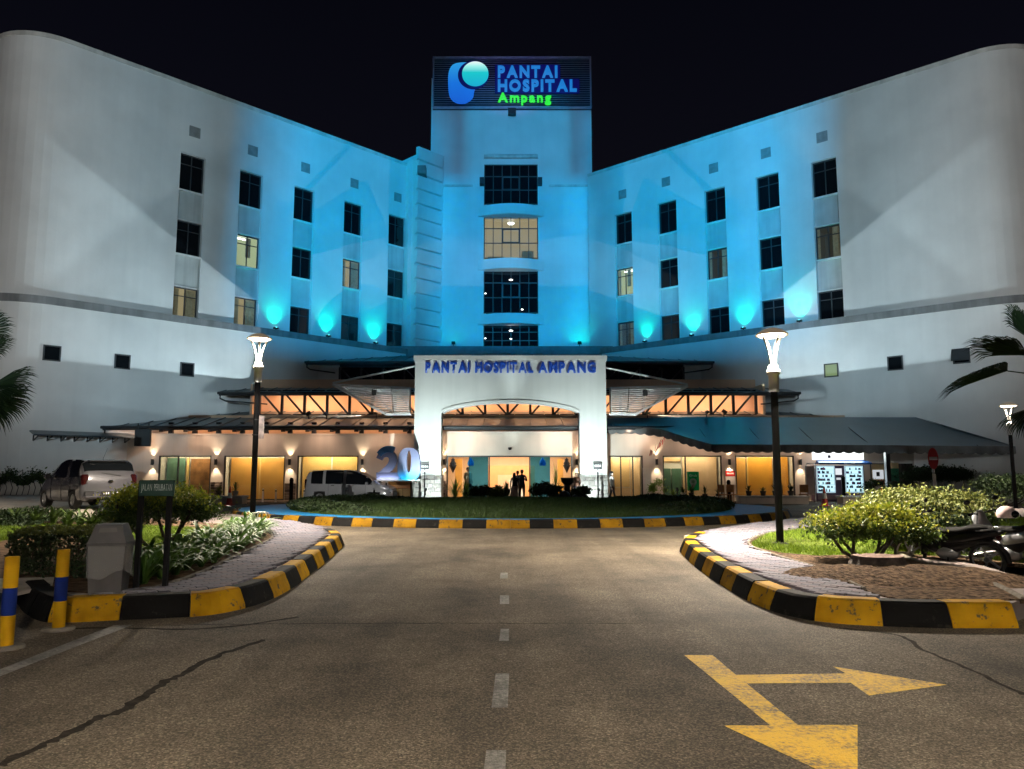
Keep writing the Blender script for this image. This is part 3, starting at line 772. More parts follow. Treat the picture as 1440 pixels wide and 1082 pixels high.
# dark split stone cladding at the foot of the piers between the bays
STONE = [mat('stone_a', (0.20, 0.15, 0.12), 0.85, var=0.3, scale=5, bump=0.4, bscale=18), mat('stone_b', (0.30, 0.23, 0.18), 0.85, var=0.3, scale=5, bump=0.4, bscale=18), mat('stone_c', (0.12, 0.09, 0.08), 0.85, var=0.3, scale=5, bump=0.4, bscale=18)]
for a, b in ((298, 314), (402, 417), (613, 627), (806, 815)):
    z = 0.02
    while z < 0.95:
        h = random.uniform(0.13, 0.20); x = fx(a)
        while x < fx(b)-0.05:
            w_ = min(random.uniform(0.2, 0.42), fx(b)-x)
            m = MB(); m.bbox(x+0.006, x+w_-0.006, FY-random.uniform(0.06, 0.11), FY-0.001, z+0.006, z+h-0.006, 0.015); part('stone', m, random.choice(STONE), LB, True); x += w_
        z += h
# small lights in the eaves that wash the front wall
m = MB()
EAVE = [-21.0, -17.6, -14.2, -10.8, -7.2, -2.6, 2.6, 7.2, 10.6, 13.8, 17.0]
for x in EAVE: m.lathe([(0.0, 0.0), (0.10, 0.0), (0.10, 0.05)], 12, (x, 41.62, e3z-0.14))
part('eave_light', m, glow('eave_light_glow', (1.0, 0.86, 0.72), 4), LB, True, kind='stuff')
for x in EAVE:
    lamp('AREA', (x, 41.55, e3z-0.17), 36, (1.0, 0.66, 0.46), LB, (x, 42.5, 1.6), size=1.6, size_y=0.12, name='eave_lamp')
# interior light that spills through slot and clerestory
for k in range(6):
    x = cx0 + (cx1-cx0)*(k+0.5)/6
    lamp('AREA', (x, 46.75, zt2+0.02), 150, (1.0, 0.56, 0.30), LB, (x, 47.3, zb2-0.2), size=4.2, size_y=0.4, name='clerestory_lamp')
for k in range(5):
    x = -20 + 15.0*(k+0.5)/5
    lamp('AREA', (x, 43.6, 3.82), 40, (1.0, 0.58, 0.32), LB, (x, 44.2, 6), size=2.8, size_y=0.4, name='slot_lamp')

# ================================================================== entrance portal
PY = 40.6; PT = 1.0
PO = thing('entrance_portal', 'tall white freestanding entrance portal with a wide arch and blue hospital lettering', 'portal', (0, PY, 0))
px0, px1 = P(582.5, 600, PY).x, P(853, 600, PY).x
pz = Zat(503, PY)
ax0, ax1 = P(620.5, 600, PY).x, P(815, 600, PY).x
az, azc = Zat(581, PY), Zat(566, PY)
m = MB(); n = 32; arch = []
# shallow three-centred arch
for k in range(n+1):
    a = k/n; x = ax0+(ax1-ax0)*a
    arch.append((x, az + (azc-az)*(1-(2*a-1)**2)**0.72))
outer = [(px0, 0), (px0, pz), (px1, pz), (px1, 0)]
for y, fl in ((PY, False), (PY+PT, True)):
    q = []
    q.append([(px0,y,0),(ax0,y,0),(ax0,y,az),(px0,y,az)]); q.append([(ax1,y,0),(px1,y,0),(px1,y,az),(ax1,y,az)])
    q.append([(px0,y,az),(ax0,y,az),(ax0,y,pz),(px0,y,pz)]); q.append([(ax1,y,az),(px1,y,az),(px1,y,pz),(ax1,y,pz)])
    for k in range(n): q.append([(arch[k][0],y,arch[k][1]),(arch[k+1][0],y,arch[k+1][1]),(arch[k+1][0],y,pz),(arch[k][0],y,pz)])
    for c in q: m.quad(*(c[::-1] if fl else c))
def rib(a, b): m.quad((a[0],PY,a[1]),(a[0],PY+PT,a[1]),(b[0],PY+PT,b[1]),(b[0],PY,b[1]))
for a, b in ((( px0,0),(px0,pz)),((px0,pz),(px1,pz)),((px1,pz),(px1,0)),((ax0,0),(ax0,az)),((ax1,az),(ax1,0))): rib(a, b)
for k in range(n): rib(arch[k], arch[k+1])
part('portal_wall', m, WHITE2, PO, True, fix=True)
m = MB(); m.box(px0-0.07, px1+0.07, PY-0.12, PY+PT+0.12, pz-0.16, pz+0.10); m.box(px0-0.02, px1+0.02, PY-0.07, PY-0.002, pz-0.26, pz-0.161); part('cornice', m, WHITE2, PO, True)
m = MB()
for k in range(n):   # raised trim round the arch
    a, b = arch[k], arch[k+1]
    m.add([(a[0],PY-0.05,a[1]-0.002),(b[0],PY-0.05,b[1]-0.002),(b[0],PY-0.05,b[1]+0.13),(a[0],PY-0.05,a[1]+0.13),(a[0],PY-0.002,a[1]-0.002),(b[0],PY-0.002,b[1]-0.002),(b[0],PY-0.002,b[1]+0.13),(a[0],PY-0.002,a[1]+0.13)], [(0,1,2,3),(0,4,5,1),(3,2,6,7)])
part('arch_trim', m, mat('arch_trim_white', (0.82, 0.83, 0.80), 0.7, var=0.03), PO, True)
SBL = mat('portal_letter_blue', (0.012, 0.05, 0.24), 0.3, var=0.0, emis=(0.02, 0.09, 0.55), estr=0.28)
lz0, lz1 = Zat(523.5, PY-0.2), Zat(509, PY-0.2)
for wd, a, b in (('PANTAI', 598, 660), ('HOSPITAL', 668, 750), ('AMPANG', 757, 838)):
    for q in letters(wd, P(a, 515, PY-0.2).x, P(b, 515, PY-0.2).x, lz0, lz1-lz0, 0.10, PY-0.15, SBL, PO, bold=0.04): q.location = -world_loc(PO)
LSTONE = [mat('limestone_a', (0.56, 0.53, 0.49), 0.85, var=0.15, scale=4, bump=0.5, bscale=14), mat('limestone_b', (0.66, 0.64, 0.61), 0.85, var=0.12, scale=4, bump=0.5, bscale=14), mat('limestone_c', (0.47, 0.43, 0.40), 0.85, var=0.18, scale=4, bump=0.5, bscale=14)]
zs = Zat(668, PY)
for a, b in ((px0, ax0), (ax1, px1)):
    z = 0.0
    while z < zs-0.05:
        h = min(random.uniform(0.16, 0.30), zs-z); x = a-0.05
        while x < b+0.04:
            w_ = random.uniform(0.22, 0.50)
            if b+0.05-(x+w_) < 0.15: w_ = b+0.05-x
            m = MB(); m.bbox(x+0.005, x+w_-0.005, PY-random.uniform(0.06, 0.10), PY-0.001, z+0.005, z+h-0.005, 0.018); part('stone', m, random.choice(LSTONE), PO, True); x += w_
        z += h
    for xs_, s_ in ((a, -1), (b, 1)):
        m = MB(); m.box(min(xs_, xs_+s_*0.06), max(xs_, xs_+s_*0.06), PY+0.0, PY+PT, 0, zs); part('stone_return', m, LSTONE[2], PO, True)

# ================================================================== white slatted canopies hung from the portal
def slat_canopy(sx, label):
    # wedge of white slats: long tip far out, root at the portal
    tip = P(468 if sx < 0 else 967, 541 if sx < 0 else 543, 40.9)
    xr = px0 if sx < 0 else px1
    a1 = Vector((xr, 42.4, tip.z-0.35)); f1 = Vector((xr, PY+0.1, tip.z-1.2))
    o = thing('slatted_canopy', label, 'canopy', (xr, PY+0.5, tip.z-0.6), 0, 'white slatted canopies hung from the portal')
    mid_b = Vector((xr - (-sx)*0, 0, 0))
    A = tip; B = Vector((P(577 if sx < 0 else 858, 546, 42.2).x, 42.2, Zat(546, 42.2))); D = P(543 if sx < 0 else 893, 583, 39.6); E = P(577 if sx < 0 else 858, 583, 39.7)
    m = MB(); m.bar(A, B, 0.09, 0.12); m.bar(A, D, 0.09, 0.12); m.bar(D, E, 0.08, 0.1); m.bar(B, E, 0.08, 0.1); part('canopy_frame', m, WHITESTEEL, o, True)
    for k in range(1, 13):
        t = k/13.0
        # slats run from the raking edge A-D inwards to the portal edge B-E
        p = A.lerp(D, t); q = B.lerp(E, t)
        m = MB(); m.bar(p, q, 0.125, 0.04, up=(0, 0.5, 1)); part('slat', m, WHITESTEEL, o, True)
    m = MB(); m.tube([A + Vector((0,0,0.08)), P(584 if sx < 0 else 851, 515 if sx < 0 else 517, PY+0.3)], 0.055, 8); part('stay_rod', m, WHITESTEEL, o, True)
    m = MB(); c = A.lerp(E, 0.55); m.tube([c + Vector((0,0,0.05)), c + Vector((0,0,0.75))], 0.03, 6); m.bar(c + Vector((-0.5,0,0.35)), c + Vector((0.6,0,0.65)), 0.04, 0.05); m.bar(B.lerp(A, 0.25), D.lerp(E, 0.3), 0.05, 0.05); part('strut', m, WHITESTEEL, o, True)
    m = MB(); m.bbox(c.x-0.15, c.x+0.1, c.y-0.15, c.y+0.1, c.z+0.3, c.z+0.62, 0.03); part('lamp_box', m, HOUSING, o, True)
slat_canopy(-1, 'white slatted wedge canopy on a stay rod beside the P of the portal lettering')
slat_canopy(1, 'white slatted wedge canopy on a stay rod beside the blue fabric awning')

# ================================================================== fabric awning on the right
AW = thing('fabric_awning', 'long dark fabric awning with scalloped valance over the shop front', 'awning', (P(1200, 640, 40).x, 40, 0))
FAB = mat('awning_fabric', (0.03, 0.075, 0.11), 0.30, var=0.12, scale=0.9, bump=0.04, bscale=30, spec=1.0)
FABV = mat('awning_valance', (0.20, 0.20, 0.20), 0.85, var=0.18, scale=1.4, streak=0.3)
E_ = [P(853, 600, 41.8), P(885, 599, 41.6), P(930, 604, 41.0), P(965, 615, 39.8), P(1000, 625, 38.6), P(1100, 625.5, 38.6), P(1200, 626, 38.6), P(1320, 627, 38.6), P(1428, 628, 38.6)]
T_ = [P(853, 589, 42.35), P(885, 588, 42.35), P(925, 588, 42.35), P(936, 587, 42.35), P(945, 587, 42.35), P(1060, 587, 42.35), P(1160, 587, 42.35), P(1250, 587, 42.35), P(1290, 587, 42.35)]
m = MB(); n = len(E_); K = 5
vs = []
for i in range(n):
    for k in range(K+1):
        t = k/K; p = T_[i].lerp(E_[i], t); p = p + Vector((0, 0, -0.10*math.sin(PI*t))); vs.append(p)
m.add(vs, [(i*(K+1)+k, i*(K+1)+k+1, (i+1)*(K+1)+k+1, (i+1)*(K+1)+k) for i in range(n-1) for k in range(K)], 0, True)
m.add([T_[-1], E_[-1], Vector((E_[-1].x, 42.35, E_[-1].z))], [(0,1,2)])
part('fabric', m, FAB, AW, True)
# valance with scalloped lower edge
m = MB(); pts = []
for i in range(n-1):
    L = (E_[i+1]-E_[i]).length; ns = max(2, int(round(L/0.105)))
    for k in range(ns): pts.append(E_[i].lerp(E_[i+1], k/ns))
pts.append(E_[-1])
for k in range(len(pts)-1):
    a, b = pts[k], pts[k+1]
    da = 0.36 + 0.085*abs(math.sin(k*PI/5)); db = 0.36 + 0.085*abs(math.sin((k+1)*PI/5))
    m.quad(a, b, b - Vector((0, 0.02, db)), a - Vector((0, 0.02, da)))
part('valance', m, FABV, AW, True)
for px in (1000, 1075, 1150, 1225, 1300, 1375):
    m = MB(); e = P(px, 625.5, 38.65); t = min(1, max(0, (px-945)/345))
    m.tube([e - Vector((0,0,0.05)), Vector((e.x, 42.3, 4.55 if px < 1290 else e.z+0.6))], 0.025, 6); part('awning_rib', m, STEEL, AW, True)
m = MB(); x = P(1249, 660, 38.75).x; m.box(x-0.11, x+0.11, 38.7, 38.92, 0, E_[6].z-0.02); part('post', m, STEEL, AW, True)

# narrow awning along the foot of the left wing
NA = thing('strip_awning', 'narrow dark metal awning along the plain wall behind the grey hatchback', 'awning', (-24.5, 42, 3.6))
m = MB(); q0 = plane_hit(-40, 604, ML, -0.55); q1 = plane_hit(213, 625, ML, -1.7)
zA = plane_hit(100, 610, ML, -0.55).z
m.add([ML@Vector((-3.6,-0.56,zA+0.12)), ML@Vector((1.9,-0.56,zA+0.12)), ML@Vector((1.9,-1.5,zA-0.12)), ML@Vector((-3.6,-1.5,zA-0.12)), ML@Vector((-3.6,-0.56,zA+0.04)), ML@Vector((1.9,-0.56,zA+0.04)), ML@Vector((1.9,-1.5,zA-0.20)), ML@Vector((-3.6,-1.5,zA-0.20))],
      [(0,1,2,3),(7,6,5,4),(0,4,5,1),(1,5,6,2),(2,6,7,3),(3,7,4,0)])
part('awning_sheet', m, ROOFM, NA, True)
for k in range(9):
    m = MB(); s_ = -3.4 + k*0.64
    m.bar(ML@Vector((s_,-0.56,zA-0.42)), ML@Vector((s_,-1.45,zA-0.22)), 0.05, 0.05); m.bar(ML@Vector((s_,-0.58,zA-0.42)), ML@Vector((s_,-0.58,zA+0.03)), 0.05, 0.05); part('bracket', m, STEEL, NA, True)
HP = thing('hanging_panel', 'black square panel hanging below the roof corner at the left end of the lobby', 'panel', tuple(P(201, 616, 41.3)))
m = MB(); c = P(201, 616, 41.3); Mx = Matrix.Translation(c) @ Matrix.Rotation(R(8), 4, 'Z')
m.bbox(-0.42, 0.42, -0.1, 0.1, -0.46, 0.46, 0.02, M=Mx); m.box(-0.30, -0.26, -0.02, 0.02, 0.46, 0.8, M=Mx); m.box(0.26, 0.30, -0.02, 0.02, 0.46, 0.8, M=Mx); part('screen_case', m, FASCIA, HP, True)
# ================================================================== ground and road
def asphalt():
    m, t, b = new_mat('asphalt')
    tc = t.nodes.new('ShaderNodeTexCoord')
    N = t.nodes.new; L = t.links.new
    vo = N('ShaderNodeTexVoronoi'); vo.inputs['Scale'].default_value = 88
    L(tc.outputs['Object'], vo.inputs['Vector'])
    n1 = N('ShaderNodeTexNoise'); n1.inputs['Scale'].default_value = 55; n1.inputs['Detail'].default_value = 4; L(tc.outputs['Object'], n1.inputs['Vector'])
    n2 = N('ShaderNodeTexNoise'); n2.inputs['Scale'].default_value = 0.55; n2.inputs['Detail'].default_value = 8; n2.inputs['Roughness'].default_value = 0.65; L(tc.outputs['Object'], n2.inputs['Vector'])
    mp = N('ShaderNodeMapping'); mp.inputs['Scale'].default_value = (1.2, 0.10, 1); L(tc.outputs['Object'], mp.inputs[0])
    n4 = N('ShaderNodeTexNoise'); n4.inputs['Scale'].default_value = 1.5; n4.inputs['Detail'].default_value = 6; L(mp.outputs[0], n4.inputs['Vector'])
    r1 = N('ShaderNodeValToRGB'); e = r1.color_ramp.elements
    e[0].position = 0.0; e[0].color = (0.020, 0.0175, 0.014, 1); e[1].position = 1.0; e[1].color = (0.34, 0.285, 0.215, 1)
    x = e.new(0.45); x.color = (0.074, 0.062, 0.046, 1); x = e.new(0.72); x.color = (0.145, 0.121, 0.090, 1)
    sc = N('ShaderNodeSeparateColor'); L(vo.outputs['Color'], sc.inputs[0])
    mxn = N('ShaderNodeMath'); mxn.operation = 'MULTIPLY_ADD'; mxn.inputs[1].default_value = 0.55; L(sc.outputs[0], mxn.inputs[0])
    m2 = N('ShaderNodeMath'); m2.operation = 'MULTIPLY'; m2.inputs[1].default_value = 0.55; L(n1.outputs['Fac'], m2.inputs[0]); L(m2.outputs[0], mxn.inputs[2])
    L(mxn.outputs[0], r1.inputs[0])
    r2 = N('ShaderNodeValToRGB'); e = r2.color_ramp.elements
    e[0].position = 0.34; e[0].color = (0.48, 0.47, 0.46, 1); e[1].position = 0.60; e[1].color = (1.1, 1.08, 1.04, 1)
    L(n2.outputs['Fac'], r2.inputs[0])
    r4 = N('ShaderNodeValToRGB'); e = r4.color_ramp.elements
    e[0].position = 0.36; e[0].color = (0.72, 0.72, 0.72, 1); e[1].position = 0.6; e[1].color = (1, 1, 1, 1)
    L(n4.outputs['Fac'], r4.inputs[0])
    a = N('ShaderNodeMix'); a.data_type = 'RGBA'; a.blend_type = 'MULTIPLY'; a.inputs[0].default_value = 1; L(r1.outputs[0], a.inputs[6]); L(r2.outputs[0], a.inputs[7])
    a2 = N('ShaderNodeMix'); a2.data_type = 'RGBA'; a2.blend_type = 'MULTIPLY'; a2.inputs[0].default_value = 1; L(a.outputs[2], a2.inputs[6]); L(r4.outputs[0], a2.inputs[7])
    L(a2.outputs[2], b.inputs['Base Color'])
    b.inputs['Roughness'].default_value = 0.85; b.inputs['Specular IOR Level'].default_value = 0.2
    bp = N('ShaderNodeBump'); bp.inputs['Strength'].default_value = 0.9; bp.inputs['Distance'].default_value = 0.012
    L(mxn.outputs[0], bp.inputs['Height']); L(bp.outputs[0], b.inputs['Normal'])
    return m
ASPH = asphalt()
m = MB(); m.quad((-900,-300,-0.06),(900,-300,-0.06),(900,1500,-0.06),(-900,1500,-0.06)); struct('ground', m, mat('dark_earth', (0.05, 0.045, 0.035), 0.95, var=0.3, scale=0.4))
m = MB(); m.quad((-70,-20,0),(70,-20,0),(70,60,0),(-70,60,0)); struct('road', m, ASPH)

def smooth_line(pts, n=6):
    out = []; N = len(pts)
    for i in range(N-1):
        p0, p1, p2, p3 = pts[max(i-1,0)], pts[i], pts[i+1], pts[min(i+2,N-1)]
        for k in range(n):
            t = k/n; out.append(0.5*((2*p1)+(p2-p0)*t+(2*p0-5*p1+4*p2-p3)*t*t+(3*p1-p0-3*p2+p3)*t**3))
    out.append(pts[-1]); return out
def resample(pts, step, start=0.0):
    d = [0]
    for i in range(1, len(pts)): d.append(d[-1] + (pts[i]-pts[i-1]).length)
    out = []; s = start
    while s < d[-1]:
        i = max(j for j in range(len(d)) if d[j] <= s); i = min(i, len(pts)-2)
        t = (s-d[i])/max(1e-9, d[i+1]-d[i]); out.append(pts[i].lerp(pts[i+1], t)); s += step
    return out
def paint(name, col, dirt=(0.10, 0.085, 0.06), thr=(0.30, 0.38)):
    m, t, b = new_mat(name); N = t.nodes.new; L = t.links.new
    tc = N('ShaderNodeTexCoord')
    gm = N('ShaderNodeNewGeometry')
    n = N('ShaderNodeTexNoise'); n.inputs['Scale'].default_value = 9; n.inputs['Detail'].default_value = 9; n.inputs['Roughness'].default_value = 0.68; L(gm.outputs['Position'], n.inputs['Vector'])
    r = N('ShaderNodeValToRGB'); e = r.color_ramp.elements; e[0].position = thr[0]; e[0].color = (*dirt, 1); e[1].position = thr[1]; e[1].color = (*col, 1); L(n.outputs['Fac'], r.inputs[0])
    n2 = N('ShaderNodeTexNoise'); n2.inputs['Scale'].default_value = 2.2; n2.inputs['Detail'].default_value = 5; L(gm.outputs['Position'], n2.inputs['Vector'])
    r2 = N('ShaderNodeValToRGB'); e = r2.color_ramp.elements; e[0].position = 0.33; e[0].color = (0.55, 0.53, 0.5, 1); e[1].position = 0.62; e[1].color = (1, 1, 1, 1); L(n2.outputs['Fac'], r2.inputs[0])
    a = N('ShaderNodeMix'); a.data_type = 'RGBA'; a.blend_type = 'MULTIPLY'; a.inputs[0].default_value = 1; L(r.outputs[0], a.inputs[6]); L(r2.outputs[0], a.inputs[7])
    L(a.outputs[2], b.inputs['Base Color']); b.inputs['Roughness'].default_value = 0.85; b.inputs['Specular IOR Level'].default_value = 0.12
    bp = N('ShaderNodeBump'); bp.inputs['Strength'].default_value = 0.25; bp.inputs['Distance'].default_value = 0.02; L(n.outputs['Fac'], bp.inputs['Height']); L(bp.outputs[0], b.inputs['Normal'])
    return m
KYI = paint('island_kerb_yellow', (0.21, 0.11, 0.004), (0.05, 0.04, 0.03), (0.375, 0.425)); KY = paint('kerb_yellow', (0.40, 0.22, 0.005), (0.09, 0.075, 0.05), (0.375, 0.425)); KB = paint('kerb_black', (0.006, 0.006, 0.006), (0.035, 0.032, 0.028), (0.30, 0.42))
KC = mat('kerb_concrete', (0.13, 0.118, 0.10), 0.95, spec=0.05, var=0.25, scale=6, bump=0.3)
def kerb(name, line, seg, first_yellow, side, plain=None, h=0.25, w0=0.11, w1=0.30, limit=None, close=False, label=None):
    """line: ground points; side=+1 when the raised land lies to the left of the direction of travel"""
    K = bpy.data.objects.new(name, None); C.objects.link(K); K['kind'] = 'structure'
    pts = resample(line, seg/6.0)
    if close: pts.append(pts[0])
    N = len(pts)
    def nrm(i):
        if close: a, b = pts[(i-1) % (N-1)], pts[(i+1) % (N-1)]
        else: a, b = pts[max(i-1,0)], pts[min(i+1,N-1)]
        d = (b-a); d.z = 0; d.normalize(); return Vector((-d.y, d.x, 0))*side
    k = 0; i = 0
    while i < N-1:
        j = min(i+6, N-1); m = MB(); vs = []
        gap = 0.004
        hh = h + random.uniform(-0.008, 0.008); sh = random.uniform(-0.006, 0.006)
        for q in range(i, j+1):
            p = pts[q].copy(); n = nrm(q)
            if q == i: p = p.lerp(pts[q+1], gap/0.18*1.2)
            if q == j: p = p.lerp(pts[q-1], gap/0.18*1.2)
            p = p + n*sh
            vs += [p + Vector((0,0,-0.02)), p + n*0.012 + Vector((0,0,0.05)), p + n*(w0-0.02) + Vector((0,0,hh-0.022)), p + n*(w0+0.012) + Vector((0,0,hh)), p + n*w1 + Vector((0,0,hh)), p + n*w1 + Vector((0,0,-0.02))]
        c = j-i+1
        fs = [(a*6+r, (a+1)*6+r, (a+1)*6+r+1, a*6+r+1) for a in range(c-1) for r in range(5)]
        fs += [(5,4,3,2,1,0), tuple((c-1)*6+r for r in range(6))]
        m.add(vs, fs)
        yellow = (k % 2 == 0) == first_yellow
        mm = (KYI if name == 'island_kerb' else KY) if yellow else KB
        if plain is not None: mm = plain
        part('kerb_stone', m, mm, K, fix=True)
        k += 1; i = j
    return K
def Gp(l, z=0.0): return [G(x, y, z) for x, y in l]

# ---- left corner block
LKP = [(66,876),(110,875.5),(160,873),(230,870),(290,866),(335,858),(375,846),(410,828),(440,806),(462,788),(476,775),(483,768),(482,763),(470,757)]
LK = smooth_line(Gp(LKP)); kerb('left_kerb', LK, 0.735, True, 1)
LBK = Gp([(-75,868),(-10,862),(30,868),(64,876)])
# dark bare kerb that turns the corner on the far left
kerb('corner_kerb', smooth_line(Gp([(20,846),(34,862),(50,872),(66,876)])), 0.6, False, 1, plain=KB)
left_out = smooth_line(Gp([(470,757),(455,752),(420,745),(375,738.5),(340,733),(290,728),(200,722),(100,716.5),(-20,712),(-300,706)]))
LCOR = smooth_line(Gp([(-300,775),(-150,805),(-40,822),(20,846),(34,862),(50,872),(66,876)]))
def inset(line, d):
    out = []
    for i in range(len(line)):
        a, b = line[max(i-1,0)], line[min(i+1,len(line)-1)]; t = (b-a); t.z = 0; t.normalize(); out.append(line[i] + Vector((-t.y, t.x, 0))*d)
    return out
SOIL = mat('bed_soil', (0.085, 0.055, 0.034), 1.0, spec=0.05, var=0.45, scale=7, bump=0.9, bscale=22)
LOOSE = mat('loose_soil', (0.10, 0.066, 0.042), 1.0, var=0.6, scale=16, bump=1.0, bscale=24, bd=0.09, spec=0.05)
LAWN = mat('lawn_ground', (0.055, 0.075, 0.012), 1.0, spec=0.05, var=0.4, scale=2.5, bump=0.6, bscale=30)
MORTAR = mat('paver_bed', (0.16, 0.13, 0.12), 0.9, var=0.2, scale=3)
def sheet(name, pts, z, mm, kind='structure', skirt=0.3):
    m = MB(); n = len(pts)
    m.add([(p.x, p.y, z) for p in pts] + [(p.x, p.y, z-skirt) for p in pts], [tuple(range(n))] + [(i, n+i, n+(i+1) % n, (i+1) % n) for i in range(n)])
    o = m.build(name, mm); o['kind'] = kind
    bm = bmesh.new(); bm.from_mesh(o.data); bmesh.ops.triangulate(bm, faces=[f for f in bm.faces if len(f.verts) > 4]); bm.normal_update()
    for f in bm.faces:
        if abs(f.normal.z) > 0.9 and f.normal.z < 0: f.normal_flip()
    bm.to_mesh(o.data); bm.free()
    return o
# edge between brick path and planting, on the left
LBED = Gp([(130,833),(165,832),(215,827),(265,813),(300,798),(335,781),(365,767),(382,757),(379,750),(366,745),(330,739),(280,734.5),(220,731)], 0.22)
LBEDs = smooth_line(LBED)
left_block = inset(LCOR, 0.16)[:-1] + inset(LK, 0.2) + inset(left_out, 0.05)
sheet('left_pavement', left_block, 0.205, MORTAR)
bed = LBEDs + [Vector((p.x, p.y, 0)) for p in Gp([(150,727),(60,722),(-60,718),(-260,712)], 0.22)] + Gp([(-260,765),(-120,793),(-20,812),(40,824),(92,831)], 0.22)
sheet('left_bed', bed, 0.222, SOIL, skirt=0.05)
# a concrete slab path on the far left
sheet('side_path', Gp([(-120,830),(-40,822),(20,838),(74,826),(76,815),(0,817),(-120,800)], 0.2), 0.232, mat('pale_concrete', (0.36, 0.33, 0.28), 0.85, var=0.2, scale=4, bump=0.2), skirt=0.04)
# ---- right corner block
RKP = [(1434,884),(1380,884),(1300,883.5),(1200,879),(1150,874),(1110,867),(1075,856),(1045,842),(1015,824),(990,807),(970,791),(959,780),(956,774),(962,768),(975,763)]
RK = smooth_line(Gp(RKP)); kerb('right_kerb', RK, 0.70, True, -1)
right_out = smooth_line(Gp([(975,763),(1010,755),(1050,748.5),(1100,742),(1140,737),(1250,729),(1440,722),(1760,712)]))
RIN = Gp([(1700,770),(1520,790),(1440,797),(1390,793),(1330,789),(1293,786),(1300,791),(1350,806),(1400,820),(1445,838),(1450,866)], 0.0)
right_block = [p - Vector((0,0,0)) for p in inset(RK, -0.2)] + inset(right_out, -0.05) + RIN
sheet('right_pavement', right_block, 0.205, MORTAR)
RBED = smooth_line(Gp([(1262,842),(1228,834),(1190,818),(1150,800),(1110,788),(1070,775),(1054,767),(1056,760),(1076,752),(1130,744),(1180,739)], 0.22))
sheet('right_bed', RBED + Gp([(1250,733),(1440,727),(1700,718)], 0.22) + Gp([(1690,768),(1520,787),(1440,794),(1390,790.5),(1330,786),(1288,783),(1297,791),(1350,808),(1400,823),(1440,843)], 0.22), 0.222, LOOSE, skirt=0.05)
# low yellow kerb of the motorcycle bay, and its bare inner edge
kerb('bay_kerb', smooth_line(Gp([(1500,803),(1440,799),(1390,796),(1330,790),(1268,782)])), 0.95, True, -1, h=0.235, w0=0.08, w1=0.2)
m = MB(); e = smooth_line(Gp([(1262,780),(1297,791),(1350,808),(1400,823),(1440,843)], 0.22)); m.tube([p + Vector((0,0,-0.01)) for p in e], 0.045, 6); struct('bed_edging', m, KC)
m = MB(); e = smooth_line(Gp([(185,834),(215,829),(265,813),(300,798),(335,781),(365,767),(382,757),(379,750),(366,745),(330,739)], 0.22)); m.tube([p + Vector((0,0,0.01)) for p in e], 0.028, 6)
e = RBED[8:]; m.tube([p + Vector((0,0,0.01)) for p in e], 0.026, 6); struct('bed_edging', m, KC)
m = MB()
for a, b in (((393,744.5),(418,749)),((431,752),(455,757.5)),((966,762.5),(988,757.5)),((1014,754.5),(1040,749))):
    A, B = G(*a, 0.0), G(*b, 0.0); m.bar((A.x, A.y, 0.06), (B.x, B.y, 0.06), 0.14, 0.16)
struct('pale_edge_kerb', m, mat('pale_kerb', (0.6, 0.52, 0.38), 0.8, var=0.15))

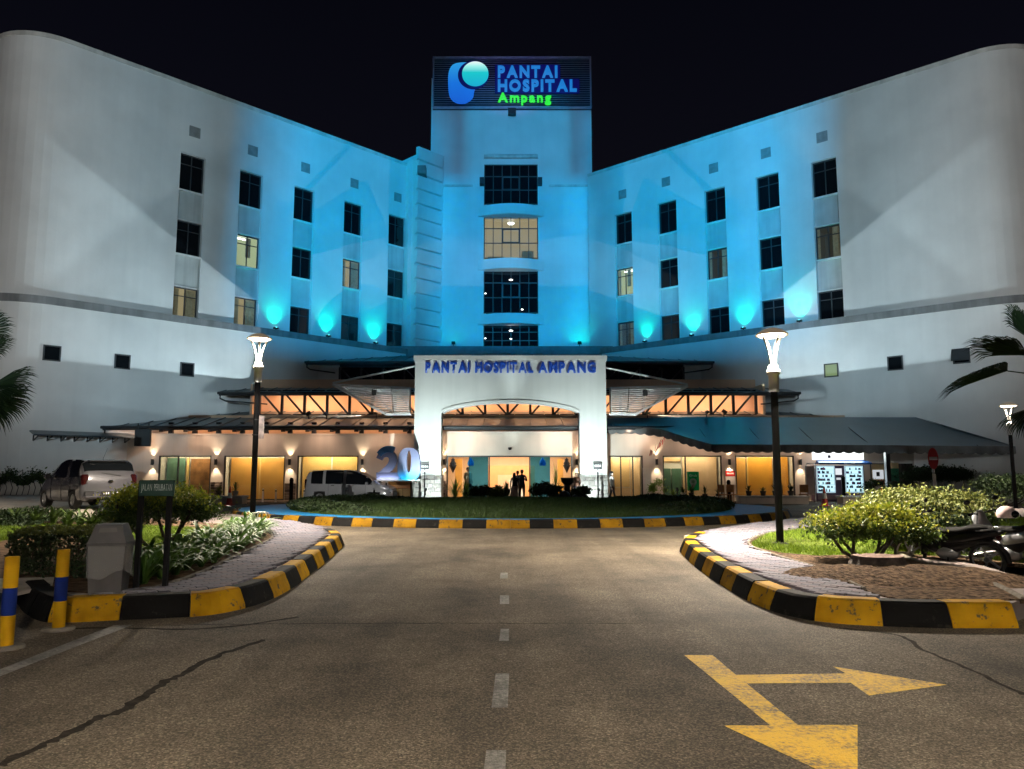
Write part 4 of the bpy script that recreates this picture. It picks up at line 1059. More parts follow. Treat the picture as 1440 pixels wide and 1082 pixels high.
# ---- brick pavers of the two paths
def inside(p, poly):
    c = False; n = len(poly); j = n-1
    for i in range(n):
        a, b = poly[i], poly[j]
        if (a.y > p[1]) != (b.y > p[1]) and p[0] < (b.x-a.x)*(p[1]-a.y)/(b.y-a.y+1e-12)+a.x: c = not c
        j = i
    return c
PAVM = [mat('paver_mauve', (0.155, 0.152, 0.182), 0.95, spec=0.08, var=0.2, scale=14, bump=0.2, bscale=60), mat('paver_grey', (0.168, 0.164, 0.19), 0.95, spec=0.08, var=0.2, scale=14, bump=0.2, bscale=60), mat('paver_pink', (0.18, 0.163, 0.182), 0.95, spec=0.08, var=0.2, scale=14, bump=0.2, bscale=60)]
def pavers(poly, ang, holder, near):
    xs = [p.x for p in poly]; ys = [p.y for p in poly]; cx, cy = sum(xs)/len(xs), sum(ys)/len(ys)
    ca, sa = math.cos(ang), math.sin(ang); cells = []
    L_, W_ = 0.215, 0.11
    for j in range(-90, 90):
        for i in range(-50, 50):
            u = (i + 0.5*(j % 2))*L_; v = j*W_
            c = (cx + u*ca - v*sa, cy + u*sa + v*ca)
            ok = all(inside((c[0]+du*ca-dv*sa, c[1]+du*sa+dv*ca), poly) for du, dv in ((-.09,-.045),(.09,-.045),(.09,.045),(-.09,.045)))
            if ok: cells.append(c)
    cells.sort(key=lambda c: c[0]**2 + c[1]**2)
    protos = []
    for mm in PAVM:
        b = MB(); b.bbox(-L_/2+0.003, L_/2-0.003, -W_/2+0.003, W_/2-0.003, -0.05, 0.0, 0.006); protos.append(b)
    mes = []
    for k, c in enumerate(cells[:near]):
        q = random.randrange(3)
        if len(mes) <= q or True:
            if not hasattr(pavers, 'me'): pavers.me = {}
            if q not in pavers.me: pavers.me[q] = protos[q].build('paver', PAVM[q]); first = pavers.me[q]; C.objects.unlink(first); bpy.data.objects.remove(first) if False else None
        o = bpy.data.objects.new('paver', pavers.me[q].data); C.objects.link(o); o.parent = holder
        o.location = (c[0], c[1], 0.252 + random.uniform(-0.005, 0.004)); o.rotation_euler = (random.uniform(-0.012, 0.012), random.uniform(-0.012, 0.012), ang)
    far = MB()
    for c in cells[near:]:
        z = 0.252 + random.uniform(-0.005, 0.004); tx, ty = random.uniform(-0.012, 0.012), random.uniform(-0.012, 0.012)
        vs = []
        for s, zz, q in ((0.0, -0.03, 0), (0.006, 0, 1)):
            for du, dv in ((-1,-1),(1,-1),(1,1),(-1,1)):
                u, v = du*(L_/2-0.003-s), dv*(W_/2-0.003-s)
                vs.append((c[0]+u*ca-v*sa, c[1]+u*sa+v*ca, z+zz+u*tx+v*ty))
        far.add(vs, [(4,5,6,7),(0,1,5,4),(1,2,6,5),(2,3,7,6),(3,0,4,7)], random.randrange(3))
    o = far.build('paver_field', PAVM, holder); o['kind'] = 'stuff'
lp = [p for p in inset(LK, 0.30)[2:]] + inset(smooth_line(Gp([(470,757),(455,752),(420,745),(375,739.5),(340,735)])), 0.12) + [Vector((p.x, p.y, 0)) for p in LBEDs[::-1][10:]]
lpav = bpy.data.objects.new('left_brick_path', None); C.objects.link(lpav); lpav['kind'] = 'structure'
pavers(lp, R(38), lpav, 290)
rp_ = inset(RK, -0.30)[22:] + inset(smooth_line(Gp([(975,763),(1010,755),(1050,748.5),(1100,742),(1140,737),(1180,734)])), -0.12) + RBED[::-1]
rpav = bpy.data.objects.new('right_brick_path', None); C.objects.link(rpav); rpav['kind'] = 'structure'
pavers(rp_, R(-38), rpav, 290)

# ---- roundabout
ICX, ICY, IA, IB = -0.05, 30.0, 10.75, 8.05
ell = [Vector((ICX + IA*math.cos(-PI/2 - 2*PI*k/400), ICY + IB*math.sin(-PI/2 - 2*PI*k/400), 0)) for k in range(401)]
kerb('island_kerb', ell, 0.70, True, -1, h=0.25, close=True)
BLUET = mat('blue_painted_paving', (0.012, 0.15, 0.36), 0.5, var=0.15, scale=3, bump=0.1, spec=0.3)
def ering(o, z, n=160): return [Vector((ICX + (IA-o)*math.cos(2*PI*k/n), ICY + (IB-o)*math.sin(2*PI*k/n), z)) for k in range(n)]
m = MB(); a = ering(0.25, 0.245); b = [Vector((ICX + (IA-2.3)*math.cos(2*PI*k/160), ICY + (IB-0.42)*math.sin(2*PI*k/160), 0.262)) for k in range(160)]; n = len(a); m.add(a + b, [(i, (i+1) % n, n+(i+1) % n, n+i) for i in range(n)]); struct('island_paving', m, BLUET)
def mound_z(x, y):
    r = math.hypot((x-ICX)/(IA-2.2), (y-ICY)/(IB-0.38)); return 0.25 + 0.22*max(0, 1-r*r)
m = MB(); vs = []; fs = []; nr, na = 14, 72
for i in range(nr+1):
    for k in range(na):
        r = i/nr; x = ICX + (IA-2.25)*r*math.cos(2*PI*k/na); y = ICY + (IB-0.40)*r*math.sin(2*PI*k/na); vs.append((x, y, mound_z(x, y)+0.02))
for i in range(nr):
    for k in range(na): fs.append((i*na+k, (i+1)*na+k, (i+1)*na+(k+1) % na, i*na+(k+1) % na))
m.add(vs, fs, 0, True); struct('island_lawn', m, LAWN)
# ---- raised walk along the front of the lobby
m = MB(); m.box(-30, fx(600), 41.9, 45, -0.05, 0.012); m.box(fx(840), 30, 41.9, 45, -0.05, 0.012); struct('lobby_walk', m, mat('walk_tile', (0.40, 0.33, 0.27), 0.4, var=0.12, scale=4))
m = MB(); m.quad((-80,40.4,0.006),(-13.5,40.4,0.006),(-13.5,46,0.006),(-80,46,0.006)); struct('forecourt', m, mat('forecourt_concrete', (0.33, 0.31, 0.28), 0.8, var=0.15, scale=1.5))

# ---- road markings: worn paint, each a sheet 4 mm above the road
def worn(name, col, lo, hi, scale=26, base=(0.07, 0.066, 0.06)):
    m, t, b = new_mat(name); N = t.nodes.new; L = t.links.new
    tc = N('ShaderNodeTexCoord')
    n = N('ShaderNodeTexNoise'); n.inputs['Scale'].default_value = scale; n.inputs['Detail'].default_value = 8; n.inputs['Roughness'].default_value = 0.75; L(tc.outputs['Object'], n.inputs['Vector'])
    n2 = N('ShaderNodeTexNoise'); n2.inputs['Scale'].default_value = 3; n2.inputs['Detail'].default_value = 3; L(tc.outputs['Object'], n2.inputs['Vector'])
    ad = N('ShaderNodeMath'); ad.operation = 'MULTIPLY_ADD'; ad.inputs[1].default_value = 0.5; L(n2.outputs['Fac'], ad.inputs[0]); L(n.outputs['Fac'], ad.inputs[2])
    r = N('ShaderNodeValToRGB'); e = r.color_ramp.elements; e[0].position = lo; e[0].color = (*base, 1); e[1].position = hi; e[1].color = (*col, 1); L(ad.outputs[0], r.inputs[0])
    vo = N('ShaderNodeTexVoronoi'); vo.inputs['Scale'].default_value = 85; L(tc.outputs['Object'], vo.inputs['Vector'])
    L(r.outputs[0], b.inputs['Base Color']); b.inputs['Roughness'].default_value = 0.7
    bp = N('ShaderNodeBump'); bp.inputs['Strength'].default_value = 0.6; bp.inputs['Distance'].default_value = 0.01; L(vo.outputs['Distance'], bp.inputs['Height']); L(bp.outputs[0], b.inputs['Normal'])
    return m
WY = worn('worn_yellow_paint', (0.60, 0.36, 0.02), 0.56, 0.80); WW = worn('worn_white_paint', (0.27, 0.26, 0.24), 0.66, 0.92)
WW2 = worn('very_worn_white_paint', (0.26, 0.25, 0.23), 0.66, 0.98)
def marking(name, polys, mm, z=0.004):
    m = MB()
    for poly in polys: m.add([Vector((p.x, p.y, z)) for p in Gp(poly)], [tuple(range(len(poly)))[::-1]])
    o = struct(name, m, mm)
    bm = bmesh.new(); bm.from_mesh(o.data); bmesh.ops.recalc_face_normals(bm, faces=bm.faces)
    for f in bm.faces:
        if f.normal.z < 0: f.normal_flip()
    bm.to_mesh(o.data); bm.free(); return o
marking('direction_arrow_marking', [
  [(962,922),(1002,922),(1035,950),(1122,1020.5),(1206,1020.5),(1206,1110),(1018,1021.5),(1083,1021)],
  [(1035,950),(1190,948),(1171,938),(1332,964),(1222,979),(1196,961),(1049,962)]], WY)
marking('lane_dash_marking', [[(704,885),(716,885),(715.5,902),(702,902)]], WW2)
marking('lane_dash_marking', [[(697,948),(716,948),(714,996),(691,996)]], WW)
marking('lane_dash_marking', [[(703,838),(716,838),(716,850),(703,850)]], WW2)
marking('lane_dash_marking', [[(684,1056),(712,1056),(710,1100),(678,1100)]], WW2)
marking('lane_dash_marking', [[(704,806),(714,806),(714,814),(703,814)]], WW2)
marking('edge_line_marking', [[(160,880),(188,879),(120,905),(0,952),(-60,975),(-60,965),(0,942),(100,903)]], WW2)
TAR = mat('tar_patch', (0.028, 0.024, 0.019), 0.95, spec=0.05, var=0.3, scale=12, bump=0.6, bscale=60)
def tar_line(name, pts, w):
    c = smooth_line(Gp(pts)); m = MB(); vs = []
    for i, p in enumerate(c):
        a, b = c[max(i-1,0)], c[min(i+1,len(c)-1)]; d = (b-a).normalized(); n = Vector((-d.y, d.x, 0)); ww = w*(0.6 + 0.8*random.random()); jx = random.uniform(-0.02, 0.02)
        vs += [p + n*(ww+jx) + Vector((0,0,0.0025)), p + n*(-ww+jx) + Vector((0,0,0.0025))]
    m.add(vs, [(2*i, 2*i+1, 2*i+3, 2*i+2) for i in range(len(c)-1)]); struct(name, m, TAR)
tar_line('road_crack', [(370,900),(335,913),(300,925),(262,946),(230,960),(205,978),(170,1000),(135,1012),(100,1030),(55,1050),(0,1078)], 0.036)
tar_line('road_crack', [(240,880),(340,878.5),(480,877.5),(640,877),(760,877),(900,878)], 0.012)
tar_line('road_crack', [(1180,884),(1260,893),(1300,915),(1370,945),(1440,978)], 0.02)
tar_line('road_crack', [(60,884),(170,884),(300,884),(420,868)], 0.03)
# ================================================================== lights of the place, and added unseen ones
WARM = (1.0, 0.66, 0.36); WARM2 = (1.0, 0.76, 0.50); COOL = (0.80, 0.92, 1.0)
# ---- up and down wall lamps
LAMPGLOW = glow('wall_lamp_glow', (1.0, 0.72, 0.42), 9)
def wall_lamp(px, label):
    x = fx(px); z = fz(650)
    o = thing('wall_lamp', label, 'lamp', (x, FY, z), 0, 'up and down wall lamps along the lobby front')
    m = MB(); m.box(-0.05, 0.05, -0.06, -0.001, -0.12, 0.12); part('bracket', m, STEEL, o)
    m = MB(); m.lathe([(0.0, -0.17), (0.075, -0.17), (0.075, 0.17), (0.0, 0.17)], 14, (0, -0.14, 0), sm=False); part('lamp_body', m, STEEL, o)
    m = MB(); m.lathe([(0.0, 0.0), (0.055, 0.0)], 12, (0, -0.14, 0.172)); m.lathe([(0.055, 0.0), (0.0, 0.0)], 12, (0, -0.14, -0.172)); part('lamp_lens', m, LAMPGLOW, o)
    lamp('SPOT', (x, FY-0.16, z+0.19), 70, WARM2, o, (x, FY-0.02, z+2.0), spot=R(74), blend=0.7, radius=0.03, name='up_light')
    lamp('SPOT', (x, FY-0.16, z-0.19), 70, WARM2, o, (x, FY-0.02, z-2.0), spot=R(80), blend=0.7, radius=0.03, name='down_light')
for px, l in ((215.5, 'wall lamp between the black hanging panel and the green door'), (304.5, 'wall lamp between the brown wooden door and the ochre door'), (408, 'wall lamp between the ochre door and the pale yellow door behind the silver van'),
              (510, 'wall lamp beside the blue twenty sign'), (923, 'wall lamp under the small flags beside the green double door'), (1025, 'wall lamp above the red and white notice'), (1124.5, 'wall lamp beside the vending machine'),
              (624.5, 'wall lamp at the left edge of the portal opening by the entrance'), (811, 'wall lamp at the right edge of the portal opening by the fountain')):
    wall_lamp(px, l)

# ---- street lamps
POLEM = mat('pole_black', (0.010, 0.010, 0.011), 0.75, var=0.1, spec=0.12)
ALU = mat('lamp_aluminium', (0.55, 0.53, 0.50), 0.35, metal=0.6, var=0.08)
ARMW = mat('lamp_arm_white', (0.10, 0.095, 0.085), 0.7, var=0.04)
SHADE = mat('lamp_shade_glow', (0.5, 0.46, 0.4), 0.5, var=0.05, emis=(1.0, 0.72, 0.45), estr=0.16)  # faint emission painted on the cap as its warm glow
LGLOW = glow('street_lamp_glow', (1.0, 0.80, 0.55), 22)
def street_lamp(label, loc, h, energy, col=(1.0, 0.86, 0.69), tilt=0.0):
    o = thing('street_lamp', label, 'street lamp', loc, 0, 'street lamps with tulip heads')
    m = MB(); m.lathe([(0.16, 0), (0.16, 0.03), (0.072, 0.05), (0.072, h-1.05), (0.0, h-1.05)], 24, sm=False); part('pole', m, POLEM, o)
    m = MB(); m.lathe([(0.10, h-1.35), (0.10, h-1.0), (0.135, h-0.98), (0.135, h-0.90), (0.09, h-0.88), (0.09, h-0.80), (0.0, h-0.80)], 16); part('collar', m, ALU, o)
    for k in range(4):
        a = k*PI/2 + 0.3; pts = []
        for i in range(9):
            t = i/8; r = 0.05 + 0.20*t**2.1; pts.append((r*math.cos(a), r*math.sin(a), h-0.85+0.70*t))
        m = MB(); m.tube(pts, 0.022, 8); part('arm', m, ARMW, o)
    m = MB(); m.lathe([(0.0, h-0.03), (0.10, h-0.035), (0.20, h-0.07), (0.30, h-0.135), (0.33, h-0.17), (0.32, h-0.185), (0.30, h-0.165), (0.0, h-0.16)], 28); part('lamp_shade', m, SHADE, o)
    m = MB(); m.lathe([(0.0, h-0.215), (0.24, h-0.205), (0.27, h-0.175), (0.26, h-0.164)], 20); part('lamp_glass', m, LGLOW, o)
    l = Vector(loc) + Vector((0, 0, h-0.30)); lamp('SPOT', l, energy, col, o, l + Vector((0, 0, -5)), spot=R(152), blend=0.60, radius=0.22, name='lamp_light')
    return o
b1 = G(349, 742, 0.2); h1 = Zat(468, b1.y) - 0.2
street_lamp('street lamp with a white notice strapped to its pole beside the lily bed', (b1.x+0.1, b1.y, 0.2), h1, 13500)
b2 = G(1101.5, 766, 0.2)
street_lamp('street lamp standing on the bright lawn beside the golden topiary shrub', (b2.x-0.06, b2.y, 0.2), Zat(460, b2.y) - 0.2, 13500)
b3 = P(1428, 716, 30)
street_lamp('farthest street lamp, standing past the end of the fabric awning', (P(1423, 640, 30).x, 30, 0.0), Zat(565, 30), 3500)
street_lamp('street lamp in the car park beyond the left edge of view', (-24.0, 20.0, 0.22), 5.4, 8500)
NB = thing('pole_notice', 'white paper notice strapped to the black lamp pole', 'notice', (b1.x+0.13, b1.y, 2.6))
zc = Zat(602, b1.y)
m = MB(); m.box(-0.12+0.2, 0.02+0.2, -0.11, -0.095, zc-2.6-0.29, zc-2.6+0.31); part('sheet', m, mat('notice_paper', (0.62, 0.50, 0.48), 0.7, var=0.3, scale=7), NB)
m = MB(); m.lathe([(0.092, 0), (0.092, 0.03)], 14, (-0.03, 0, zc-2.6+0.2)); m.lathe([(0.092, 0), (0.092, 0.03)], 14, (-0.03, 0, zc-2.6-0.2)); part('strap', m, STEEL, NB)
# one unseen lamp behind the viewpoint, inferred from the lit foreground
street_lamp('street lamp out of sight behind the viewpoint', (0.9, -4.2, 0.0), 7.2, 21000)

# ---- floodlights
def flood(label, loc, target, energy, col, tx=0.6, ty=0.6, roll=0.0, size=0.008, group='floodlights on the roofs', cat='floodlight', depth=0.16, vis=True, frame=None):
    o = thing('floodlight', label, cat, loc, 0, group)
    d = (Vector(target) - Vector(loc)).normalized(); q = d.to_track_quat('-Z', 'Y').to_matrix().to_4x4() @ Matrix.Rotation(R(roll), 4, 'Z')
    if frame is not None: q = frame
    m = MB(); w, h = depth*tx, depth*ty; t = 0.012
    m.box(-w-t, -w, -h-t, h+t, -depth, 0.03, M=q); m.box(w, w+t, -h-t, h+t, -depth, 0.03, M=q); m.box(-w, w, h, h+t, -depth, 0.03, M=q); m.box(-w, w, -h-t, -h, -depth, 0.03, M=q); m.box(-w, w, -h, h, 0.018, 0.03, M=q)
    part('housing', m, HOUSING, o)
    m = MB(); m.bar((0, 0, 0), (0, 0, -max(0.25, h+0.12)), 0.05, 0.05); part('bracket', m, HOUSING, o)
    l = bpy.data.lights.new('flood_lamp', 'AREA'); l.energy = energy; l.color = col; l.size = size
    lo = bpy.data.objects.new('flood_lamp', l); C.objects.link(lo); lo.parent = o; lo.matrix_local = q
    return o
def flood_edge(label, loc, target, p1, p2, energy, col, ty=1.2, **k):
    """a flood whose beam is cut along the line p1-p2 on the wall (its housing wall lies in that plane)"""
    Q = Vector(loc); d = (Vector(target)-Q).normalized(); n = (Vector(p1)-Q).cross(Vector(p2)-Q).normalized()
    if n.dot(d) > 0: n = -n
    al = math.asin(min(0.999, abs(d.dot(n)))); x = (n - d*n.dot(d)).normalized(); z = -d; y = z.cross(x)
    fr = Matrix((( x.x, y.x, z.x, 0), (x.y, y.y, z.y, 0), (x.z, y.z, z.z, 0), (0, 0, 0, 1)))
    return flood(label, loc, target, energy, col, math.tan(al), ty, 0, frame=fr, **k)
def projector(label, loc, l, r, b, t, energy, col, size=0.008, depth=0.16, group='added unseen projectors behind the viewpoint'):
    """an added unseen projector whose four barn doors cut the beam; l, r, b, t are pairs of points on the lit walls (None = open)"""
    Q = Vector(loc); al = [p for e in (l, r, b, t) if e for p in e]; c = sum((Vector(p) for p in al), Vector())/len(al); d = (c-Q).normalized()
    x = d.cross(Vector((0,0,1))).normalized(); y = x.cross(d).normalized()
    e = l or r
    v1, v2 = Vector(e[0])-Q, Vector(e[1])-Q; n = v1.cross(v2).normalized(); n = (n - d*n.dot(d)).normalized()
    if n.dot(x) < 0: n = -n
    x = n; y = x.cross(d).normalized()
    if y.z < 0: y = -y
    def tn(pts, ax): return sum((Vector(p)-Q).dot(ax)/(Vector(p)-Q).dot(d) for p in pts)/len(pts)
    tl = tn(l, x) if l else -0.9; tr = tn(r, x) if r else 0.9; tb = tn(b, y) if b else -0.9; tt = tn(t, y) if t else 0.9
    o = thing('projector', label, 'projector', (Q.x, Q.y, 0), 0, group)
    q = Matrix(((x.x, y.x, -d.x, 0), (x.y, y.y, -d.y, 0), (x.z, y.z, -d.z, Q.z), (0,0,0,1)))
    D = depth; k = 0.012; X0, X1, Y0, Y1 = D*tl, D*tr, D*tb, D*tt; m = MB()
    m.box(X0-k, X0, Y0-k, Y1+k, -D, 0.03, M=q); m.box(X1, X1+k, Y0-k, Y1+k, -D, 0.03, M=q); m.box(X0, X1, Y1, Y1+k, -D, 0.03, M=q); m.box(X0, X1, Y0-k, Y0, -D, 0.03, M=q); m.box(X0, X1, Y0, Y1, 0.018, 0.03, M=q)
    part('housing', m, HOUSING, o); m = MB(); m.tube([(0,0,0), (0,0,Q.z-0.1+min(0, Y0))], 0.05, 8, sm=False); part('mast', m, POLEM, o)
    li = bpy.data.lights.new('added_projector_lamp', 'AREA'); li.energy = energy; li.color = col; li.size = size
    lo = bpy.data.objects.new('added_projector_lamp', li); C.objects.link(lo); lo.parent = o; lo.matrix_local = q
    return o
def wall_pt(wi, px, py, off=0.0):
    M = WINGS[wi]['M']; q = plane_hit(px, py, M, off); return M @ q
def wing_wash(wi, s, label, energy=260):
    M = WINGS[wi]['M']; lz = WINGS[wi]['ledge']; p = M @ Vector((s, -0.32, lz+0.22))
    o = thing('wash_light', label, 'floodlight', p, 0, 'cyan wash lights along the wing ledges')
    m = MB(); q = Matrix.Translation((0,0,0)); m.bbox(-0.16, 0.16, -0.09, 0.09, -0.07, 0.05, 0.015, M=M.to_3x3().to_4x4()); m.bar((0,0,-0.06), (0,0,-0.18), 0.08, 0.08); part('housing', m, HOUSING, o)
    m = MB(); m.lathe([(0.0, 0.06), (0.10, 0.055)], 12); part('lens', m, glow('cyan_lens', (0.2, 1.0, 0.95), 10), o)
    lamp('SPOT', p + Vector((0,0,0.08)), energy, (0.0, 1.0, 0.62), o, M @ Vector((s, 0.06, lz+3.2)), spot=R(100), blend=1.0, radius=0.10, name='wash_lamp')
    return o
for wi in (0, 1):
    c = WINGS[wi]['cols']
    for i in range(4):
        s = (c[i][1] + c[i+1][0])/2
        if wi == 0 and i == 0: continue
        nm = [None, 'second', 'third', 'fourth'][i] if wi == 0 else ['nearest the centre', 'second from the centre', 'third from the centre', 'nearest the outer end'][i]
        wing_wash(wi, s, ('cyan wash light on the left wing ledge between the %s and next window column' % nm) if wi == 0 else 'cyan wash light on the right wing ledge, the one %s' % nm, 380 if not (wi == 1 and i == 0) else 260)
BLUE = (0.0, 0.42, 1.0)
BL2 = (0.0, 0.49, 1.0); CW1 = (0.72, 0.92, 1.0); WC = (0.60, 0.86, 1.0); BL3 = (0.0, 0.455, 1.0)
wp = wall_pt
# unseen projectors added behind the viewpoint for an even wall wash
projector('added unseen projector that washes the left wing blue', (-6.0, -9.0, 6.0), (wp(0, 352, 445), wp(0, 378, 170)), (P(601, 300, 58), P(601, 450, 58)), (wp(0, 360, 460), wp(0, 540, 488)), (wp(0, 345, 100), wp(0, 575, 130)), 45000, BL2, size=0.012)
projector('added unseen projector that washes the right wing blue', (6.0, -9.0, 6.0), (P(828, 300, 58), P(828, 450, 58)), (wp(1, 1180, 445), wp(1, 1085, 170)), (wp(1, 900, 488), wp(1, 1170, 456)), (wp(1, 1150, 100), wp(1, 830, 130)), 44500, BL2, size=0.012)
projector('added unseen projector that washes the centre block blue', (0.0, -9.5, 6.0), (P(606, 280, 58.6), P(606, 480, 58.6)), (P(829, 280, 58.6), P(829, 480, 58.6)), (P(620, 493, 58.6), P(820, 493, 58.6)), (P(620, 255, 58.6), P(820, 255, 58.6)), 39000, BL3, size=0.004)
projector('added unseen projector that lights a square on the tower', (1.0, -9.5, 6.2), (P(655, 170, 58.95), P(655, 240, 58.95)), (P(799, 170, 58.95), P(799, 240, 58.95)), (P(660, 258, 58.95), P(790, 258, 58.95)), (P(660, 120, 58.95), P(790, 120, 58.95)), 26000, BL2, size=0.0025)
projector('added unseen projector that washes the outer left wing white', (-7.0, -9.0, 6.2), (wp(0, 62, 400), wp(0, 62, 100)), (wp(0, 355, 450), wp(0, 350, 155)), (wp(0, 20, 650, -0.55), wp(0, 300, 650, -0.55)), None, 9000, WC, size=0.02)
projector('added unseen projector that washes the outer right wing white', (7.0, -9.0, 6.2), (wp(1, 1090, 450), wp(1, 1095, 155)), (wp(1, 1372, 400), wp(1, 1372, 100)), (wp(1, 1400, 600, -0.55), wp(1, 1200, 600, -0.55)), None, 9000, WC, size=0.02)
projector('added unseen projector that washes the rounded left corner with warm light', (-9.5, -8.0, 6.0), None, (wp(0, 62, 400), wp(0, 62, 100)), (wp(0, -20, 600), wp(0, 60, 600)), None, 8600, (0.98, 0.92, 0.86), size=0.03)
projector('added unseen projector that washes the rounded right corner with warm light', (9.5, -8.0, 6.0), (wp(1, 1372, 400), wp(1, 1372, 100)), None, (wp(1, 1378, 560), wp(1, 1460, 560)), None, 8600, (0.98, 0.92, 0.86), size=0.03)
projector('added unseen projector that lights the drop-off lane left of the portal', (-4.0, -9.0, 6.4), (P(425, 650, 39), P(425, 700, 39)), (P(560, 650, 39), P(560, 700, 39)), (P(430, 712, 39), P(560, 712, 39)), (P(430, 652, 39), P(560, 652, 39)), 6000, (1.0, 0.97, 0.92), size=0.004)
projector('added unseen projector that fills the tower with dim violet light', (-1.0, -9.5, 6.2), (P(604, 160, 58.95), P(604, 250, 58.95)), (P(834, 160, 58.95), P(834, 250, 58.95)), (P(610, 262, 58.95), P(830, 262, 58.95)), (P(610, 75, 58.95), P(830, 75, 58.95)), 6500, (0.26, 0.42, 0.85), size=0.004)
# cyan at the foot of the centre wall
flood('cyan wash light at the right foot of the centre wall', (5.3, 57.75, 11.62), (5.5, 58.7, 14.0), 30, (0.0, 1.0, 0.6), 1.4, 1.4, 0, depth=0.09)
flood('cyan wash light at the left foot of the centre wall', (-4.6, 57.75, 11.62), (-4.6, 58.7, 14.0), 8, (0.0, 1.0, 0.6), 1.4, 1.4, 0, depth=0.09)
# white floods on the lobby roofs; each beam has a straight cut
flood_edge('white floodlight on the lower roof, its slanting beam crossing the left windows', (-10.5, 42.2, 4.85), wp(0, 90, 380), wp(0, 200, 295), wp(0, 390, 448), 1700, CW1, 0.95, size=0.004)
flood_edge('white floodlight on the lower roof, its slanting beam crossing the right windows', (11.0, 42.2, 4.95), wp(1, 1350, 380), wp(1, 1240, 300), wp(1, 1050, 452), 1700, CW1, 0.95, size=0.004)
flood_edge('white floodlight on the lower lobby roof aimed at the top corner of the left wing', (-11.5, 42.2, 4.85), wp(0, 110, 180), wp(0, 200, 295), wp(0, 385, 155), 1000, CW1, 0.85, size=0.004)
flood_edge('white floodlight on the lower lobby roof aimed at the top corner of the right wing', (12.0, 42.2, 4.95), wp(1, 1330, 180), wp(1, 1240, 300), wp(1, 1055, 160), 1000, CW1, 0.85, size=0.004)
flood_edge('white floodlight on the middle lobby roof aimed at the lower left wall', (-8.0, 44.0, 5.05), wp(0, 270, 545, -0.55), wp(0, 163, 458, -0.55), wp(0, 380, 548, -0.55), 420, CW1, 0.9)
flood_edge('white floodlight on the middle lobby roof aimed at the lower right wall', (8.0, 44.0, 5.05), wp(1, 1170, 545, -0.55), wp(1, 1275, 458, -0.55), wp(1, 1060, 548, -0.55), 420, CW1, 0.9)
# portal lights in the planting at the back of the roundabout
GF = 'ground floodlights before the portal'
PW = (0.84, 1.0, 0.98)
flood('white ground floodlight in the planting aimed at the left side of the portal', (-4.2, 36.6, 0.75), (-3.9, 40.6, 4.0), 1050, PW, 0.62, 0.52, 0, group=GF, depth=0.07)
flood('white ground floodlight in the planting aimed at the right side of the portal', (4.2, 36.6, 0.75), (3.9, 40.6, 4.0), 1050, PW, 0.62, 0.52, 0, group=GF, depth=0.07)
flood('white uplight at the foot of the left pier of the portal', (-4.1, 39.6, 0.12), (-4.6, 40.6, 2.6), 105, PW, 1.6, 1.6, 0, group=GF, depth=0.07)
flood('white uplight at the foot of the right pier of the portal', (4.1, 39.6, 0.12), (4.6, 40.6, 2.6), 105, PW, 1.6, 1.6, 0, group=GF, depth=0.07)
flood('added white floodlight in the planting aimed at the left slatted canopy', (-7.9, 36.0, 0.75), (-7.7, 40.9, 5.35), 380, (0.95, 1.0, 0.98), 0.26, 0.11, 0, group=GF)  # this pair is added to brighten the canopy slats
flood('added white floodlight in the planting aimed at the right slatted canopy', (7.9, 36.0, 0.75), (7.7, 40.9, 5.35), 380, (0.95, 1.0, 0.98), 0.26, 0.11, 0, group=GF)
# ================================================================== plants
def leaf_mat(name, c0, c1, rough=0.55, trans=0.25):
    m, t, b = new_mat(name); N = t.nodes.new; L = t.links.new
    g = N('ShaderNodeNewGeometry'); r = N('ShaderNodeValToRGB'); e = r.color_ramp.elements
    e[0].position = 0.0; e[0].color = (*c0, 1); e[1].position = 1.0; e[1].color = (*c1, 1)
    L(g.outputs['Random Per Island'], r.inputs[0]); L(r.outputs[0], b.inputs['Base Color']); b.inputs['Roughness'].default_value = rough
    b.inputs['Specular IOR Level'].default_value = 0.35
    if trans:
        tr = N('ShaderNodeBsdfTranslucent'); L(r.outputs[0], tr.inputs[0]); mx = N('ShaderNodeMixShader'); mx.inputs[0].default_value = trans
        L(b.outputs[0], mx.inputs[1]); L(tr.outputs[0], mx.inputs[2]); L(mx.outputs[0], t.nodes['Material Output'].inputs[0])
    return m
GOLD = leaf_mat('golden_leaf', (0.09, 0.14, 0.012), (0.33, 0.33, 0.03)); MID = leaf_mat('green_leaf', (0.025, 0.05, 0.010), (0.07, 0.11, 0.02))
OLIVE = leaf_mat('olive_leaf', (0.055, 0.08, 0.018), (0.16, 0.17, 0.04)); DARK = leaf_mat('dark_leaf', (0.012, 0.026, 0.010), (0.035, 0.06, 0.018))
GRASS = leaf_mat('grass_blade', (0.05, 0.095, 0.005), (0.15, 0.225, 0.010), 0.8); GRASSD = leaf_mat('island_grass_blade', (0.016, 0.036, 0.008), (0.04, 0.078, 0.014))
LILY = leaf_mat('lily_leaf', (0.035, 0.09, 0.015), (0.10, 0.19, 0.03), 0.62); LIME = leaf_mat('lime_leaf', (0.14, 0.28, 0.04), (0.32, 0.45, 0.10))
BARK = mat('bark', (0.055, 0.04, 0.03), 0.9, var=0.35, scale=12, bump=0.6, bscale=30)
